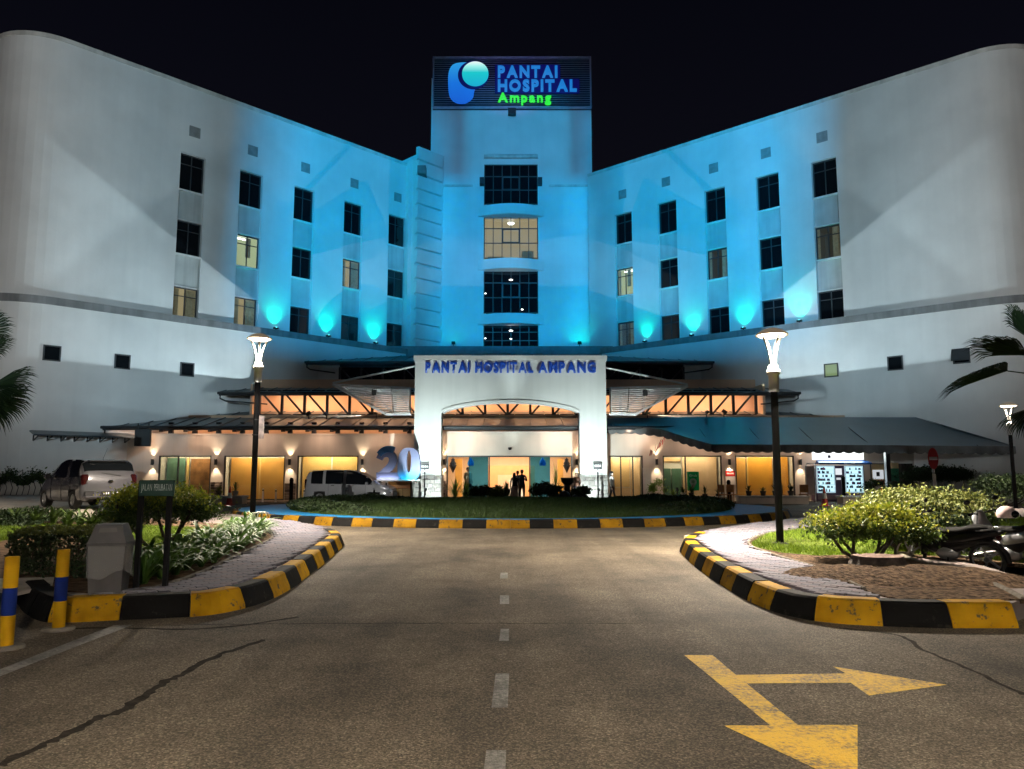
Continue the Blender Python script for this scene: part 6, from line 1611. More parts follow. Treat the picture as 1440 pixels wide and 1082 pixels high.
def hb_rear(o, secs, rows):
    for s in (-1, 1):
        m = MB(); m.bbox(-1.80, -1.60, s*0.70-0.105, s*0.70+0.105, 0.72, 1.06, 0.045); part('tail_light', m, TAIL, o)
        m = MB(); m.bbox(-1.845, -1.80, s*0.58-0.14, s*0.58+0.14, 0.42, 0.56, 0.02); part('bumper_vent', m, TRIMB, o)
    m = MB(); m.bbox(-1.83, -1.5, -0.74, 0.74, 0.32, 0.60, 0.06); part('rear_bumper', m, GREYP, o)
    m = MB(); m.bbox(-1.862, -1.842, -0.27, 0.27, 0.42, 0.55, 0.006); q = part('number_plate', m, PLATE, o)
    for k in range(7):
        if k == 3: continue
        m = MB(); m.box(-1.866, -1.863, -0.22+k*0.065, -0.185+k*0.065, 0.455, 0.52); part('plate_character', m, PLW, q)
    m = MB(); m.bbox(-1.86, -1.80, -0.07, 0.07, 0.80, 0.88, 0.02); part('badge', m, CHROME, o)
    m = MB(); m.bbox(-1.64, -1.42, -0.56, 0.56, 1.455, 1.485, 0.012); part('roof_spoiler', m, GREYP, o)
    m = MB(); m.tube([(-1.15, 0, 1.52), (-1.45, 0, 1.86)], [0.007, 0.003], 6); part('antenna', m, TRIMB, o)
    m = MB(); m.bar((-1.80, -0.3, 1.02), (-1.74, 0.25, 1.10), 0.012, 0.02); part('wiper', m, TRIMB, o)
hc = P(121, 690, 24.2)
make_car('hatchback', 'grey five-door hatchback parked at the far left, seen from behind', (hc.x, 24.2, 0.5), R(90+50), st, 1.66, (-1.15, 1.20), 0.29, GREYP, [(14, 22), (24, 34)], (31, 41), (7, 13), hb_front, hb_rear,
  dict(mirror=(0.72, 0.98, 0.90), handles=(-0.85, 0.0), hw=0.815, hz=0.86, seams=(-0.95, -0.28, 0.62)))
# --- people carrier
st = [(-2.22,0.42,0.62,0.92,1.05,0.66,0.74,0.70,0.60),(-2.14,0.30,0.64,1.00,1.45,0.80,0.86,0.83,0.755),(-1.95,0.25,0.64,1.02,1.64,0.83,0.87,0.85,0.755),(-1.4,0.22,0.64,1.01,1.70,0.84,0.88,0.86,0.77),(-0.5,0.22,0.62,1.00,1.71,0.84,0.88,0.86,0.775),(0.35,0.22,0.61,0.98,1.66,0.84,0.88,0.86,0.765),
      (0.95,0.22,0.60,0.97,1.38,0.84,0.88,0.85,0.755),(1.55,0.22,0.60,0.96,1.04,0.84,0.87,0.80,0.74),(1.95,0.24,0.56,0.86,0.90,0.82,0.85,0.75,0.77),(2.18,0.28,0.52,0.74,0.78,0.72,0.76,0.66,0.58),(2.27,0.34,0.48,0.62,0.65,0.60,0.64,0.56,0.48)]
def mv_front(o, secs, rows):
    for s in (-1, 1):
        m = MB(); m.bbox(1.88, 2.16, s*0.66-0.10, s*0.66+0.10, 0.70, 0.82, 0.035); part('headlight', m, HEADL, o)
        m = MB(); m.bbox(2.10, 2.22, s*0.64-0.10, s*0.64+0.10, 0.34, 0.62, 0.03); part('fog_lamp_surround', m, TRIMB, o)
    m = MB(); m.bbox(2.18, 2.29, -0.46, 0.46, 0.36, 0.66, 0.03); part('grille', m, TRIMB, o)
def mv_rear(o, secs, rows):
    for s in (-1, 1): m = MB(); m.bbox(-2.23, -2.05, s*0.74-0.09, s*0.74+0.09, 0.80, 1.25, 0.03); part('tail_light', m, TAIL, o)
    m = MB(); m.bbox(-2.26, -1.98, -0.8, 0.8, 0.30, 0.58, 0.06); part('rear_bumper', m, SILV, o)
    m = MB(); m.bbox(-2.1, -1.9, -0.6, 0.6, 1.66, 1.70, 0.012); part('roof_spoiler', m, SILV, o)
vc = P(494.5, 690, 39.2)
make_car('people_carrier', 'silver people carrier stopped behind the roundabout, nose to the portal', (vc.x, 39.2, 0.0), R(-4), st, 1.76, (-1.42, 1.40), 0.33, SILV, [(13, 19), (20, 26), (27, 39)], (31, 42), (4, 11), mv_front, mv_rear,
  dict(mirror=(1.05, 1.03, 0.97), handles=(-0.75, 0.25), hw=0.868, hz=0.92, seams=(-1.0, -0.05, 0.95), chrome=True))
# --- motorcycles
MBLK = mat('motorcycle_black', (0.005, 0.005, 0.006), 0.3, var=0.1, spec=0.3); MGREY = mat('motorcycle_silver', (0.22, 0.225, 0.24), 0.35, metal=0.5, var=0.06); SEATM = mat('seat_vinyl', (0.005, 0.005, 0.005), 0.8, var=0.1, spec=0.1); PINK = mat('pink_grey_shell', (0.55, 0.42, 0.42), 0.35, var=0.12)
def ell(m, c, r, n=14, M=None, z0=-1.0, z1=1.0):
    prof = []
    for k in range(10):
        a = math.asin(max(-1, min(1, z0+(z1-z0)*k/9))); prof.append((max(0.001, math.cos(a)), math.sin(a)))
    vs = MB(); vs.lathe(prof, n); S = Matrix.Diagonal((*r, 1)); T = Matrix.Translation(c) @ (M or Matrix()) @ S
    m.add([T @ Vector(v) for v in vs.v], vs.f, 0, True)
def lx(m, secs, n=14):
    vs = []
    for x, z, hw, hh in secs:
        for k in range(n): a = 2*PI*k/n; vs.append((x, hw*math.copysign(abs(math.cos(a))**0.8, math.cos(a)), z+hh*math.copysign(abs(math.sin(a))**0.8, math.sin(a))))
    N = len(secs); m.add(vs, [(i*n+k, i*n+(k+1) % n, (i+1)*n+(k+1) % n, (i+1)*n+k) for i in range(N-1) for k in range(n)] + [tuple(range(n)), tuple(range(N*n-1, (N-1)*n-1, -1))], 0, True)
def lz(m, secs, n=14):
    vs = []
    for z, x, hd, hw in secs:
        for k in range(n): a = 2*PI*k/n; vs.append((x+hd*math.sin(a), hw*math.cos(a), z))
    N = len(secs); m.add(vs, [(i*n+k, i*n+(k+1) % n, (i+1)*n+(k+1) % n, (i+1)*n+k) for i in range(N-1) for k in range(n)] + [tuple(range(n)), tuple(range(N*n-1, (N-1)*n-1, -1))], 0, True)
def motorcycle(label, loc, rz, lean, fair, helmet=None, box=None):
    o = thing('motorcycle', label, 'motorcycle', loc, rz, 'motorcycles parked in the kerbed bay'); Q = Matrix.Rotation(lean, 4, 'X'); wr = 0.285
    def B_(m): m.v = [tuple(Q @ Vector(v)) for v in m.v]; return m
    for wx in (-0.62, 0.62):
        T = Matrix.Translation((wx, 0, wr)) @ Matrix.Rotation(PI/2, 4, 'X')
        m = MB(); m.lathe([(wr*0.80, -0.035), (wr*0.95, -0.04), (wr, 0), (wr*0.95, 0.04), (wr*0.80, 0.035), (wr*0.80, -0.035)], 24, M=T); w = part('wheel', B_(m), TYRE, o)
        m = MB(); m.lathe([(wr*0.80, -0.03), (wr*0.74, 0.0), (wr*0.80, 0.03)], 24, M=T); m.lathe([(0.05, -0.05), (0.05, 0.05), (0.0, 0.05)], 10, M=T)
        for k in range(5): a = 2*PI*k/5; m.bar(T @ Vector((0,0,0)), T @ Vector((wr*0.78*math.cos(a), wr*0.78*math.sin(a), 0)), 0.03, 0.025, up=(0,1,0))
        part('rim', B_(m), MGREY, w)
        m = MB(); pts = [(wx + (wr+0.03)*math.cos(a), 0, wr + (wr+0.03)*math.sin(a)) for a in [R(q) for q in ((20, 45, 75, 105, 135, 160) if wx > 0 else (40, 70, 100, 130, 160, 185))]]; m.tube(pts, 0.05, 8); part('mudguard', B_(m), fair, o)
    m = MB(); m.tube([(0.62, 0.07, wr), (0.50, 0.07, 0.62), (0.42, 0.03, 0.92)], 0.022, 8); m.tube([(0.62, -0.07, wr), (0.50, -0.07, 0.62), (0.42, -0.03, 0.92)], 0.022, 8); part('fork', B_(m), MGREY, o)
    m = MB(); m.tube([(0.30, -0.34, 1.00), (0.40, -0.14, 0.98), (0.42, 0, 0.95), (0.40, 0.14, 0.98), (0.30, 0.34, 1.00)], 0.014, 8); hb = part('handlebar', B_(m), MBLK, o)
    m = MB(); m.tube([(0.28, -0.36, 1.0), (0.33, -0.26, 1.0)], 0.022, 8); m.tube([(0.28, 0.36, 1.0), (0.33, 0.26, 1.0)], 0.022, 8); part('grip', B_(m), SEATM, hb)
    for s in (-1, 1):
        m = MB(); m.tube([(0.36, s*0.2, 0.99), (0.36, s*0.27, 1.16)], 0.008, 6); ell(m, (0.35, s*0.29, 1.19), (0.02, 0.065, 0.04)); part('mirror', B_(m), MBLK, o)
    m = MB(); ell(m, (0.47, 0, 0.88), (0.10, 0.10, 0.11)); part('headlight', B_(m), HEADL, o)
    m = MB(); lz(m, [(0.32,0.36,0.03,0.13),(0.42,0.34,0.04,0.18),(0.60,0.35,0.045,0.19),(0.74,0.39,0.05,0.17),(0.86,0.44,0.08,0.12),(0.97,0.44,0.07,0.09),(1.02,0.43,0.03,0.05)]); part('front_fairing', B_(m), fair, o)
    m = MB(); lx(m, [(-0.55,0.60,0.05,0.05),(-0.3,0.52,0.08,0.09),(-0.12,0.46,0.09,0.13),(0.1,0.43,0.09,0.11),(0.28,0.50,0.09,0.12),(0.36,0.6,0.06,0.08)]); part('frame', B_(m), MBLK, o)
    m = MB(); ell(m, (-0.02, 0, 0.36), (0.20, 0.13, 0.14)); m.tube([(0.02, 0, 0.36), (0.22, 0, 0.42)], [0.09, 0.07], 12); part('engine', B_(m), MGREY, o)
    m = MB(); lx(m, [(-0.78,0.82,0.04,0.02),(-0.70,0.82,0.10,0.04),(-0.45,0.81,0.125,0.05),(-0.30,0.76,0.13,0.05),(-0.05,0.735,0.12,0.05),(0.08,0.75,0.08,0.035),(0.14,0.76,0.03,0.02)]); part('seat', B_(m), SEATM, o)
    m = MB(); lx(m, [(-0.92,0.76,0.02,0.02),(-0.82,0.735,0.08,0.055),(-0.6,0.70,0.12,0.085),(-0.3,0.64,0.13,0.10),(-0.05,0.58,0.11,0.11),(0.08,0.52,0.07,0.08)]); part('tail_fairing', B_(m), fair, o)
    m = MB(); m.tube([(0.02, -0.12, 0.28), (-0.25, -0.15, 0.25), (-0.42, -0.16, 0.30), (-0.85, -0.17, 0.40)], [0.02, 0.025, 0.05, 0.055], 10); part('exhaust', B_(m), CHROME, o)
    m = MB(); ell(m, (-0.84, 0, 0.66), (0.04, 0.08, 0.045)); part('tail_light', B_(m), TAIL, o)
    m = MB(); m.tube([(-0.05, 0.10, 0.30), (-0.08, 0.26, 0.01)], 0.014, 6); part('side_stand', B_(m), MBLK, o)
    m = MB(); m.tube([(-0.55, 0.11, 0.78), (-0.80, 0.10, 0.82), (-0.86, 0, 0.82), (-0.80, -0.10, 0.82), (-0.55, -0.11, 0.78)], 0.013, 6); part('grab_rail', B_(m), MGREY, o)
    if box:
        m = MB(); ell(m, (-0.80, 0, 0.98), (0.20, 0.21, 0.18)); part('top_box', B_(m), box, o)
    return o
g1 = G(1338, 806, 0.0); motorcycle('black motorcycle leaning nose-left against the bare soil bed', (g1.x, g1.y+0.05, 0.0), R(128), R(-10), MBLK).scale = (0.95,)*3
g2 = G(1432, 812, 0.0); motorcycle('silver and black motorcycle cut by the right edge, with a helmet on its seat', (g2.x+0.06, g2.y+0.2, 0.0), R(104), R(-8), MGREY)
HL = thing('helmet', 'pale open-face helmet resting on the silver motorcycle', 'helmet', (P(1416, 745, g2.y).x, g2.y-0.02, 0.93))
m = MB(); ell(m, (0, 0, 0.05), (0.14, 0.15, 0.13), 18, None, -0.45, 1.0); part('shell', m, PINK, HL); m = MB(); ell(m, (0.03, -0.085, 0.05), (0.105, 0.075, 0.07)); part('visor', m, CARGLASS, HL)

# ================================================================== street furniture
YB, BB = paint('bollard_yellow', (0.46, 0.26, 0.006), (0.35, 0.22, 0.03), (0.25, 0.3)), paint('bollard_blue', (0.008, 0.022, 0.15), (0.02, 0.03, 0.08), (0.25, 0.3))
def bollard(px, py, ptop, label):
    g = G(px, py); h = 1.65 - (ptop-663)/1050*g.y*1.0; h = Zat(ptop, g.y)
    o = thing('striped_bollard', label, 'bollard', (g.x, g.y, 0), 0, 'yellow and blue bollards at the left corner'); r = 0.062
    for z0, z1, mm in ((0.0, 0.36*h, YB), (0.36*h, 0.66*h, BB), (0.66*h, h, YB)):
        m = MB(); m.lathe([(r, z0), (r, z1), (0, z1)] if z1 == h else [(r, z0), (r, z1)], 18, sm=True); part('band', m, mm, o)
    m = MB(); m.lathe([(0.16, 0.0), (0.155, 0.022), (0.07, 0.03), (r, 0.03)], 16); part('footing', m, KC, o)
bollard(82, 886, 773, 'yellow and blue bollard in front of the grey bin')
bollard(8, 912, 783, 'yellow and blue bollard cut by the left edge')
# bin
g = G(138, 838, 0.22); o = thing('litter_bin', 'grey plastic bin with swing lid and clear bag liner at the kerb', 'bin', (g.x, g.y+0.22, 0.22), R(14))
BING = mat('bin_grey', (0.075, 0.072, 0.072), 0.6, var=0.15, scale=5, bump=0.08, streak=0.2)
hb_ = 0.57; w0, w1 = 0.172, 0.20
def frustum(m, a0, b0, a1, b1, z0, z1, cap=True):
    m.add([(-a0,-b0,z0),(a0,-b0,z0),(a0,b0,z0),(-a0,b0,z0),(-a1,-b1,z1),(a1,-b1,z1),(a1,b1,z1),(-a1,b1,z1)], [(3,2,1,0),(4,5,6,7),(0,1,5,4),(1,2,6,5),(2,3,7,6),(3,0,4,7)]); return m
m = frustum(MB(), w0, w0, w1, w1, 0, hb_)
part('bin_body', m, BING, o)
m = frustum(MB(), w1+0.012, w1+0.012, w1+0.012, w1+0.012, hb_-0.005, hb_+0.03); frustum(m, w1+0.005, w1+0.005, 0.145, 0.155, hb_+0.031, hb_+0.22); frustum(m, 0.145, 0.155, 0.14, 0.15, hb_+0.22, hb_+0.235); lid = part('lid', m, BING, o)
m = MB(); m.add([(-0.12,-w1+0.012,hb_+0.06),(0.12,-w1+0.012,hb_+0.06),(0.09,-0.166,hb_+0.20),(-0.09,-0.166,hb_+0.20)], [(0,1,2,3)]); part('flap', m, mat('bin_flap', (0.13, 0.12, 0.115), 0.5), lid)
m = MB(); m.add([(-w1-0.004,-0.12,hb_+0.06),(-w1-0.004,0.12,hb_+0.06),(-0.156,0.09,hb_+0.20),(-0.156,-0.09,hb_+0.20)], [(0,1,2,3)]); part('flap_opening', m, TRIMB, lid)
BAG = glass('bag_film', (0.78, 0.78, 0.76)); b_ = MB(); ns = 48; vs = []
for j in range(7):
    t = j/6; z = hb_+0.01 - 0.30*t*(1+0.18*math.sin(j*1.3))
    for k in range(ns):
        a = 2*PI*k/ns; q = max(abs(math.cos(a)), abs(math.sin(a))); r0 = (w0+(w1-w0)*(z/hb_))+0.010+0.012*random.random()*t + (0.05*max(0, math.cos(a))**8*t); zz = z - 0.05*t*math.sin(3*a+1) ; vs.append((r0*math.cos(a)/q, r0*math.sin(a)/q, zz))
b_.add(vs, [(j*ns+k, j*ns+(k+1) % ns, (j+1)*ns+(k+1) % ns, (j+1)*ns+k) for j in range(6) for k in range(ns)], 0, True)
mb, tb, bb_ = new_mat('plastic_bag'); bb_.inputs['Base Color'].default_value = (0.3,0.3,0.3,1); bb_.inputs['Roughness'].default_value = 0.22; bb_.inputs['Alpha'].default_value = 0.5
part('bag_liner', b_, mb, o)
# street-name sign
g = G(208, 832, 0.22); YS = g.y+0.15
o = thing('street_sign', 'green street-name sign on two black posts before the flat-topped shrub', 'sign', (P(215, 700, YS).x, YS, 0.22), R(3))
SGN = mat('sign_green', (0.008, 0.06, 0.042), 0.45, var=0.15, scale=6); k_ = YS/1050
xl, xr = (197-215)*k_, (236-215)*k_; zt_, zb_ = Zat(675.5, YS)-0.22, Zat(698, YS)-0.22
for x, q in ((xl, 826), (xr, 790)): m = MB(); m.box(x-0.028, x+0.028, 0.012, 0.068, -0.05, zt_-0.01); part('post', m, POLEM, o)
m = MB(); m.bbox((196-215)*k_, (244-215)*k_, -0.02, 0.01, zb_, zt_, 0.006); bd = part('sign_board', m, SGN, o)
sw = mat('sign_letter_white', (0.5, 0.58, 0.54), 0.6, var=0.3, scale=20); zc = (zt_+zb_)/2
for wd, a, b, hh in (('JALAN', 199.5, 214, 0.085), ('PERUBATAN', 217, 241.5, 0.085)):
    for q in letters(wd, (a-215)*k_, (b-215)*k_, zc-0.03, hh, 0.003, -0.0245, sw, bd, bold=0.0): pass
# black bollards, white posts, cones
def black_bollard(px, pb, pt, label, r=0.10):
    g = G(px, pb) if pb > 690 else P(px, pb, 39); Yb = min(g.y, 40.3); h = Zat(pt, Yb); o = thing('black_bollard', label, 'bollard', (P(px, 690, Yb).x, Yb, 0), 0, 'black bollards along the forecourt')
    m = MB(); m.lathe([(r*1.3, 0), (r*1.3, 0.04), (r, 0.06), (r, h-0.16), (r*1.12, h-0.15), (r*1.12, h-0.11), (r, h-0.10), (r*0.75, h-0.03), (0, h)], 14); part('bollard_post', m, POLEM, o)
black_bollard(409.5, 707, 672, 'black bollard at the left end of the island, beside the silver van'); black_bollard(1025, 704.5, 675, 'black bollard at the right end of the island below the red notice'); black_bollard(1186.5, 706, 669, 'black bollard in front of the vending machine')
for px, pt, l in ((370, 687, 'slim white post to the left of its twin before the ochre door'), (388, 688, 'slim white post to the right of its twin before the ochre door'), (428, 688, 'slim white post close behind the silver van')):
    Yb = 40.6; o = thing('white_post', l, 'post', (P(px, 690, Yb).x, Yb, 0), 0, 'slim white posts before the ochre door'); h = Zat(pt, Yb)
    m = MB(); m.lathe([(0.06, 0), (0.06, 0.03), (0.045, 0.04), (0.045, h-0.03), (0, h)], 12); part('post_tube', m, WHITESTEEL, o); m = MB(); m.lathe([(0.047, h-0.14), (0.047, h-0.06)], 12); part('reflective_band', m, TRIMB, o)
CO = mat('cone_red', (0.55, 0.045, 0.03), 0.5, var=0.1); CW = mat('cone_white', (0.75, 0.73, 0.70), 0.5, var=0.05)
cone = None
for px, pb, pt, l in ((322.5, 711, 684, 'red and white cone by the low planter below the ochre door'), (1160, 712, 687, 'red and white cone in front of the vending machine'), (1241, 714, 691, 'red and white cone in front of the right planter wall')):
    g = G(px, pb); h = Zat(pt, g.y)
    if cone is None:
        cone = o = thing('traffic_cone', l, 'cone', (g.x, g.y, 0), 0, 'traffic cones before the lobby'); m = MB(); m.bbox(-0.2, 0.2, -0.2, 0.2, 0, 0.035, 0.01); part('cone_foot', m, CO, o); m = MB(); m.lathe([(0.16, 0.035), (0.115, h*0.38), (0.113, h*0.385), (0.074, h*0.655), (0.075, h*0.66), (0.035, h), (0, h)], 18); part('cone_body', m, CO, o); m = MB(); m.lathe([(0.118, h*0.38), (0.078, h*0.66)], 18); part('reflective_band', m, CW, o)
    else: dup(cone, (g.x, g.y, 0), 0, l)
# planter walls
def planter(a, b, pb, pt, Yb, label):
    x0, x1 = P(a, 700, Yb).x, P(b, 700, Yb).x; h = Zat(pt, Yb); o = thing('planter_wall', label, 'planter', ((x0+x1)/2, Yb, 0), 0, 'low planter walls along the lobby front'); w = (x1-x0)/2
    m = MB(); m.bbox(-w, w, -0.1, 0.6, 0, h-0.09, 0.02); part('wall_body', m, CREAM, o); m = MB(); m.bbox(-w-0.05, w+0.05, -0.16, 0.66, h-0.089, h, 0.02); part('coping', m, COPING, o); return h
ph1 = planter(290, 342, 713, 697.5, 38.2, 'low planter wall before the brown wooden door on the left')
ph2 = planter(1040, 1136, 712, 697.5, 38.2, 'low planter wall under the awning before the amber panels')
ph3 = planter(1184, 1300, 714, 698, 38.0, 'low planter wall under the awning at the black post')
planter(950, 1030, 705, 698, 40.6, 'low white planter edge before the green double door')
POT = mat('pot_white', (0.62, 0.58, 0.52), 0.6, var=0.1); POTD = mat('pot_dark', (0.05, 0.045, 0.04), 0.6, var=0.1)
def potted(px, Yb, z, w, h, label, mm=None, pot=POTD, kind='strap'):
    x = P(px, 690, Yb).x; o = thing('potted_plant', label, 'plant', (x, Yb, z), 0, 'potted plants along the lobby front')
    m = MB(); m.lathe([(0.0, 0), (0.10, 0), (0.15, 0.22), (0.165, 0.22), (0.165, 0.25), (0.13, 0.25), (0.0, 0.22)], 14); part('pot', m, pot, o)
    if kind == 'strap':
        vs, fs = strap_clump(22, h, 0.028, 0.7, 1.1); m = MB(); m.add([(v[0], v[1], v[2]+0.22) for v in vs], fs, 0, True); part('leaf_clump', m, mm or MID, o)
    else:
        q, _ = clumps(700, (0,0,0.25+h*0.5), (w/2, w/2, h/2), 12, 0.25); leaf_cloud('leaf_clump', q, 0.11, mm or MID, None, o)
for a in ((926, 40.9, 0.05, 0.8, 0.85, 'round green potted shrub under the small flags', LIME, POTD, 'leaf'), (947, 40.75, 0.1, 0.5, 0.45, 'potted fern at the left of the green double door', LIME, POT), (961, 40.75, 0.25, 0.5, 0.42, 'potted fern before the right green door leaf', MID, POT), (972, 40.75, 0.25, 0.4, 0.5, 'potted fern at the foot of the green banner', MID),
          (991, 40.75, 0.2, 0.5, 0.5, 'dark potted plant right of the green banner', DARK), (1010, 40.75, 0.2, 0.5, 0.35, 'small dark potted plant at the end of the white planter edge', DARK), (1053, 38.4, ph2, 0.4, 0.4, 'dark potted plant at the left end of the amber panels', DARK), (1073, 38.4, ph2, 0.3, 0.25, 'smallest dark potted plant before the amber panels', DARK),
          (1090, 38.4, ph2, 0.4, 0.4, 'dark potted plant just left of the lamp pole', DARK), (1112, 38.4, ph2, 0.5, 0.45, 'dark potted plant just right of the lamp pole', DARK), (1232, 38.3, ph3, 0.9, 0.5, 'wide dark potted bush left of the awning post', DARK, POT, 'leaf'), (1262, 38.3, ph3, 0.6, 0.45, 'dark potted bush right of the awning post', DARK, POT, 'leaf'),
          (308, 38.4, ph1, 0.6, 0.3, 'reddish potted plant on the left planter wall', OLIVE), (331, 38.4, ph1, 0.5, 0.5, 'pale potted plant above the left cone', OLIVE, POT)):
    potted(*a)
# signposts before the portal
def signpost(px, pb, pt, label):
    Yb = 40.2; o = thing('sign_stand', label, 'sign', (P(px, 690, Yb).x, Yb, 0), 0, 'sign stands before the portal'); h = Zat(pt, Yb); h2 = Zat(666, Yb)
    m = MB(); m.lathe([(0.14, 0), (0.14, 0.04), (0.03, 0.06), (0.03, h), (0, h)], 10); part('post', m, POLEM, o)
    m = MB(); m.bbox(-0.22, 0.22, -0.04, -0.01, h2+0.22, h, 0.01); b = part('sign_board', m, mat('sign_dark', (0.03, 0.03, 0.035), 0.5), o); m = MB(); m.bbox(-0.22, 0.22, -0.04, -0.01, h2+0.09, h2+0.19, 0.01); part('lower_board', m, PLW, o); m = MB(); m.box(-0.26, 0.26, -0.05, 0.05, h2, h2+0.04); part('tray', m, POLEM, o)
    m = MB()
    for k in range(4): m.box(-0.17+k*0.09, -0.11+k*0.09, -0.045, -0.042, h-0.17, h-0.07)
    part('lettering', m, PLW, b)
signpost(597, 703, 653, 'small sign stand before the left pier of the portal'); signpost(841, 703, 652, 'small sign stand before the right pier of the portal')
# no-entry sign
g = G(1315, 735); Yn = 27.0; o = thing('no_entry_sign', 'round red no-entry sign on a white post before the dark hedge', 'traffic sign', (P(1314, 690, Yn).x, Yn, 0)); zc = Zat(645, Yn)
m = MB(); m.lathe([(0.035, 0), (0.035, zc+0.3), (0, zc+0.3)], 10); part('post', m, mat('post_grey_white', (0.5, 0.5, 0.48), 0.5, var=0.15), o)
Tn = Matrix.Translation((0, -0.05, zc)) @ Matrix.Rotation(PI/2, 4, 'X') @ Matrix.Diagonal((0.62, 1.0, 1, 1))
Tn = Matrix.Translation((0, -0.05, zc)) @ Matrix.Rotation(PI/2, 4, 'X')
m = MB(); m.lathe([(0.0, 0.012), (0.20, 0.012), (0.215, 0.0), (0.0, 0.0)], 28, M=Tn, sm=False); d = part('disc', m, mat('sign_red', (0.42, 0.03, 0.03), 0.45, var=0.08), o)
d.scale = (0.9, 1, 1.8); d.location = (0, 0, -zc*0.8)
m = MB(); m.box(-0.145, 0.145, -0.068, -0.063, zc-0.055, zc+0.055); part('white_bar', m, CW, o); m = MB(); m.bbox(-0.06, 0.06, -0.06, -0.045, zc-1.0, zc-0.55, 0.01); part('small_plate', m, CW, o)
# railing
o = thing('railing', 'low dark railing at the foot of the wall by the far lamp', 'railing', (P(1389, 690, 37).x, 37, 0)); zt_, zb_ = Zat(682, 37), Zat(699, 37); w = 0.82
m = MB(); m.box(-w, w, -0.03, 0.03, zt_-0.05, zt_); m.box(-w, w, -0.025, 0.025, zb_, zb_+0.04); part('rail', m, STEEL, o)
for k in range(9): m = MB(); x = -w+0.03+k*(2*w-0.06)/8; m.box(x-0.02, x+0.02, -0.02, 0.02, (0 if k % 8 == 0 else zb_+0.04), zt_-0.05); part('baluster', m, STEEL, o)
# fountain
Yf = 37.6; o = thing('fountain', 'black stone urn fountain at the back of the roundabout', 'fountain', (P(798, 690, Yf).x, Yf, 0.25))
hh = Zat(672, Yf)-0.25
BST = mat('black_stone', (0.012, 0.012, 0.013), 0.4, var=0.3, scale=6)
m = MB(); m.lathe([(0.0, 0), (0.42, 0), (0.42, 0.12), (0.22, 0.16), (0.16, 0.25), (0.15, hh*0.55), (0.20, hh*0.66), (0.0, hh*0.66)], 20); part('pedestal', m, BST, o)
m = MB(); m.lathe([(0.16, hh*0.66), (0.30, hh*0.80), (0.34, hh*0.97), (0.36, hh), (0.31, hh), (0.26, hh*0.9), (0.0, hh*0.86)], 20); part('bowl', m, BST, o)
for k in range(7):
    a = 2*PI*k/7; m = MB(); ell(m, (0.75*math.cos(a), 0.45*math.sin(a), 0.1), (0.3, 0.25, 0.2+0.08*(k % 3)), 9); part('base_rock', m, BST, o)
# anniversary numerals
Y2 = 39.3; o = thing('anniversary_sign', 'blue and silver standing numeral sign reading twenty beside the portal', 'sign', (P(560, 690, Y2).x, Y2, 0))
def g20(name, c0, c1, c2, e):
    m, t, b = new_mat(name); tc = t.nodes.new('ShaderNodeTexCoord'); sp = t.nodes.new('ShaderNodeSeparateXYZ'); rp = t.nodes.new('ShaderNodeValToRGB'); n = t.nodes.new('ShaderNodeTexNoise'); n.inputs['Scale'].default_value = 18
    mx = t.nodes.new('ShaderNodeMath'); mx.operation = 'MULTIPLY_ADD'; mx.inputs[1].default_value = 0.14; t.links.new(tc.outputs['Generated'], sp.inputs[0]); t.links.new(tc.outputs['Object'], n.inputs['Vector']); t.links.new(n.outputs['Fac'], mx.inputs[0]); t.links.new(sp.outputs['Z'], mx.inputs[2]); t.links.new(mx.outputs[0], rp.inputs[0])
    el = rp.color_ramp.elements; el[0].position = 0.08; el[0].color = (*c0, 1); el[1].position = 0.9; el[1].color = (*c2, 1); x = el.new(0.42); x.color = (*c1, 1)
    t.links.new(rp.outputs[0], b.inputs['Base Color']); b.inputs['Roughness'].default_value = 0.4; return m
M2 = g20('numeral_silver_blue', (0.45, 0.48, 0.66), (0.22, 0.25, 0.42), (0.09, 0.11, 0.20), 0); M0 = g20('numeral_blue', (0.02, 0.28, 0.52), (0.17, 0.19, 0.30), (0.11, 0.12, 0.20), 0)  # blue-silver gradient, with the LED glow at the foot painted in
zb_, zt_ = Zat(674.5, Y2), Zat(629.5, Y2); X = lambda px: (px-560)*Y2/1050
def ribbon(path, w, y0, y1, name, mm):
    """a stroke of width w along path (x, z), with depth"""
    pl = [Vector((p[0], 0, p[1])) for p in path]; n = len(pl); A = []; Bq = []
    for i in range(n):
        d = (pl[min(i+1,n-1)]-pl[max(i-1,0)]).normalized(); q = Vector((-d.z, 0, d.x)); ww = w[i] if hasattr(w, '__len__') else w
        A.append(pl[i]+q*ww/2); Bq.append(pl[i]-q*ww/2)
    vs = [(p.x, y0, p.z) for p in A+Bq] + [(p.x, y1, p.z) for p in A+Bq]; m = MB()
    m.add(vs, [(i, i+1, n+i+1, n+i) for i in range(n-1)] + [(2*n+i, 3*n+i, 3*n+i+1, 2*n+i+1) for i in range(n-1)] + [(i, 2*n+i, 2*n+i+1, i+1) for i in range(n-1)] + [(n+i, n+i+1, 3*n+i+1, 3*n+i) for i in range(n-1)] + [(0, n, 3*n, 2*n), (n-1, 3*n-1, 4*n-1, 2*n-1)])
    return part(name, m, mm, o, fix=True)
ZP = lambda py: Zat(py, Y2)
p2 = [(533, 646), (536, 640.5), (541.5, 638), (548, 639), (552, 644), (551.5, 651), (547.5, 658), (541, 664), (536, 668.5), (534, 670.5)]
p2 = smooth_line([Vector((X(a_), ZP(b_), 0)) for a_, b_ in p2], 4); k_ = Y2/1050
ribbon([(p.x, p.y) for p in p2], [k_*(8.5+2.5*math.sin(PI*i/(len(p2)-1))) for i in range(len(p2))], -0.14, 0.12, 'numeral_two', M2)
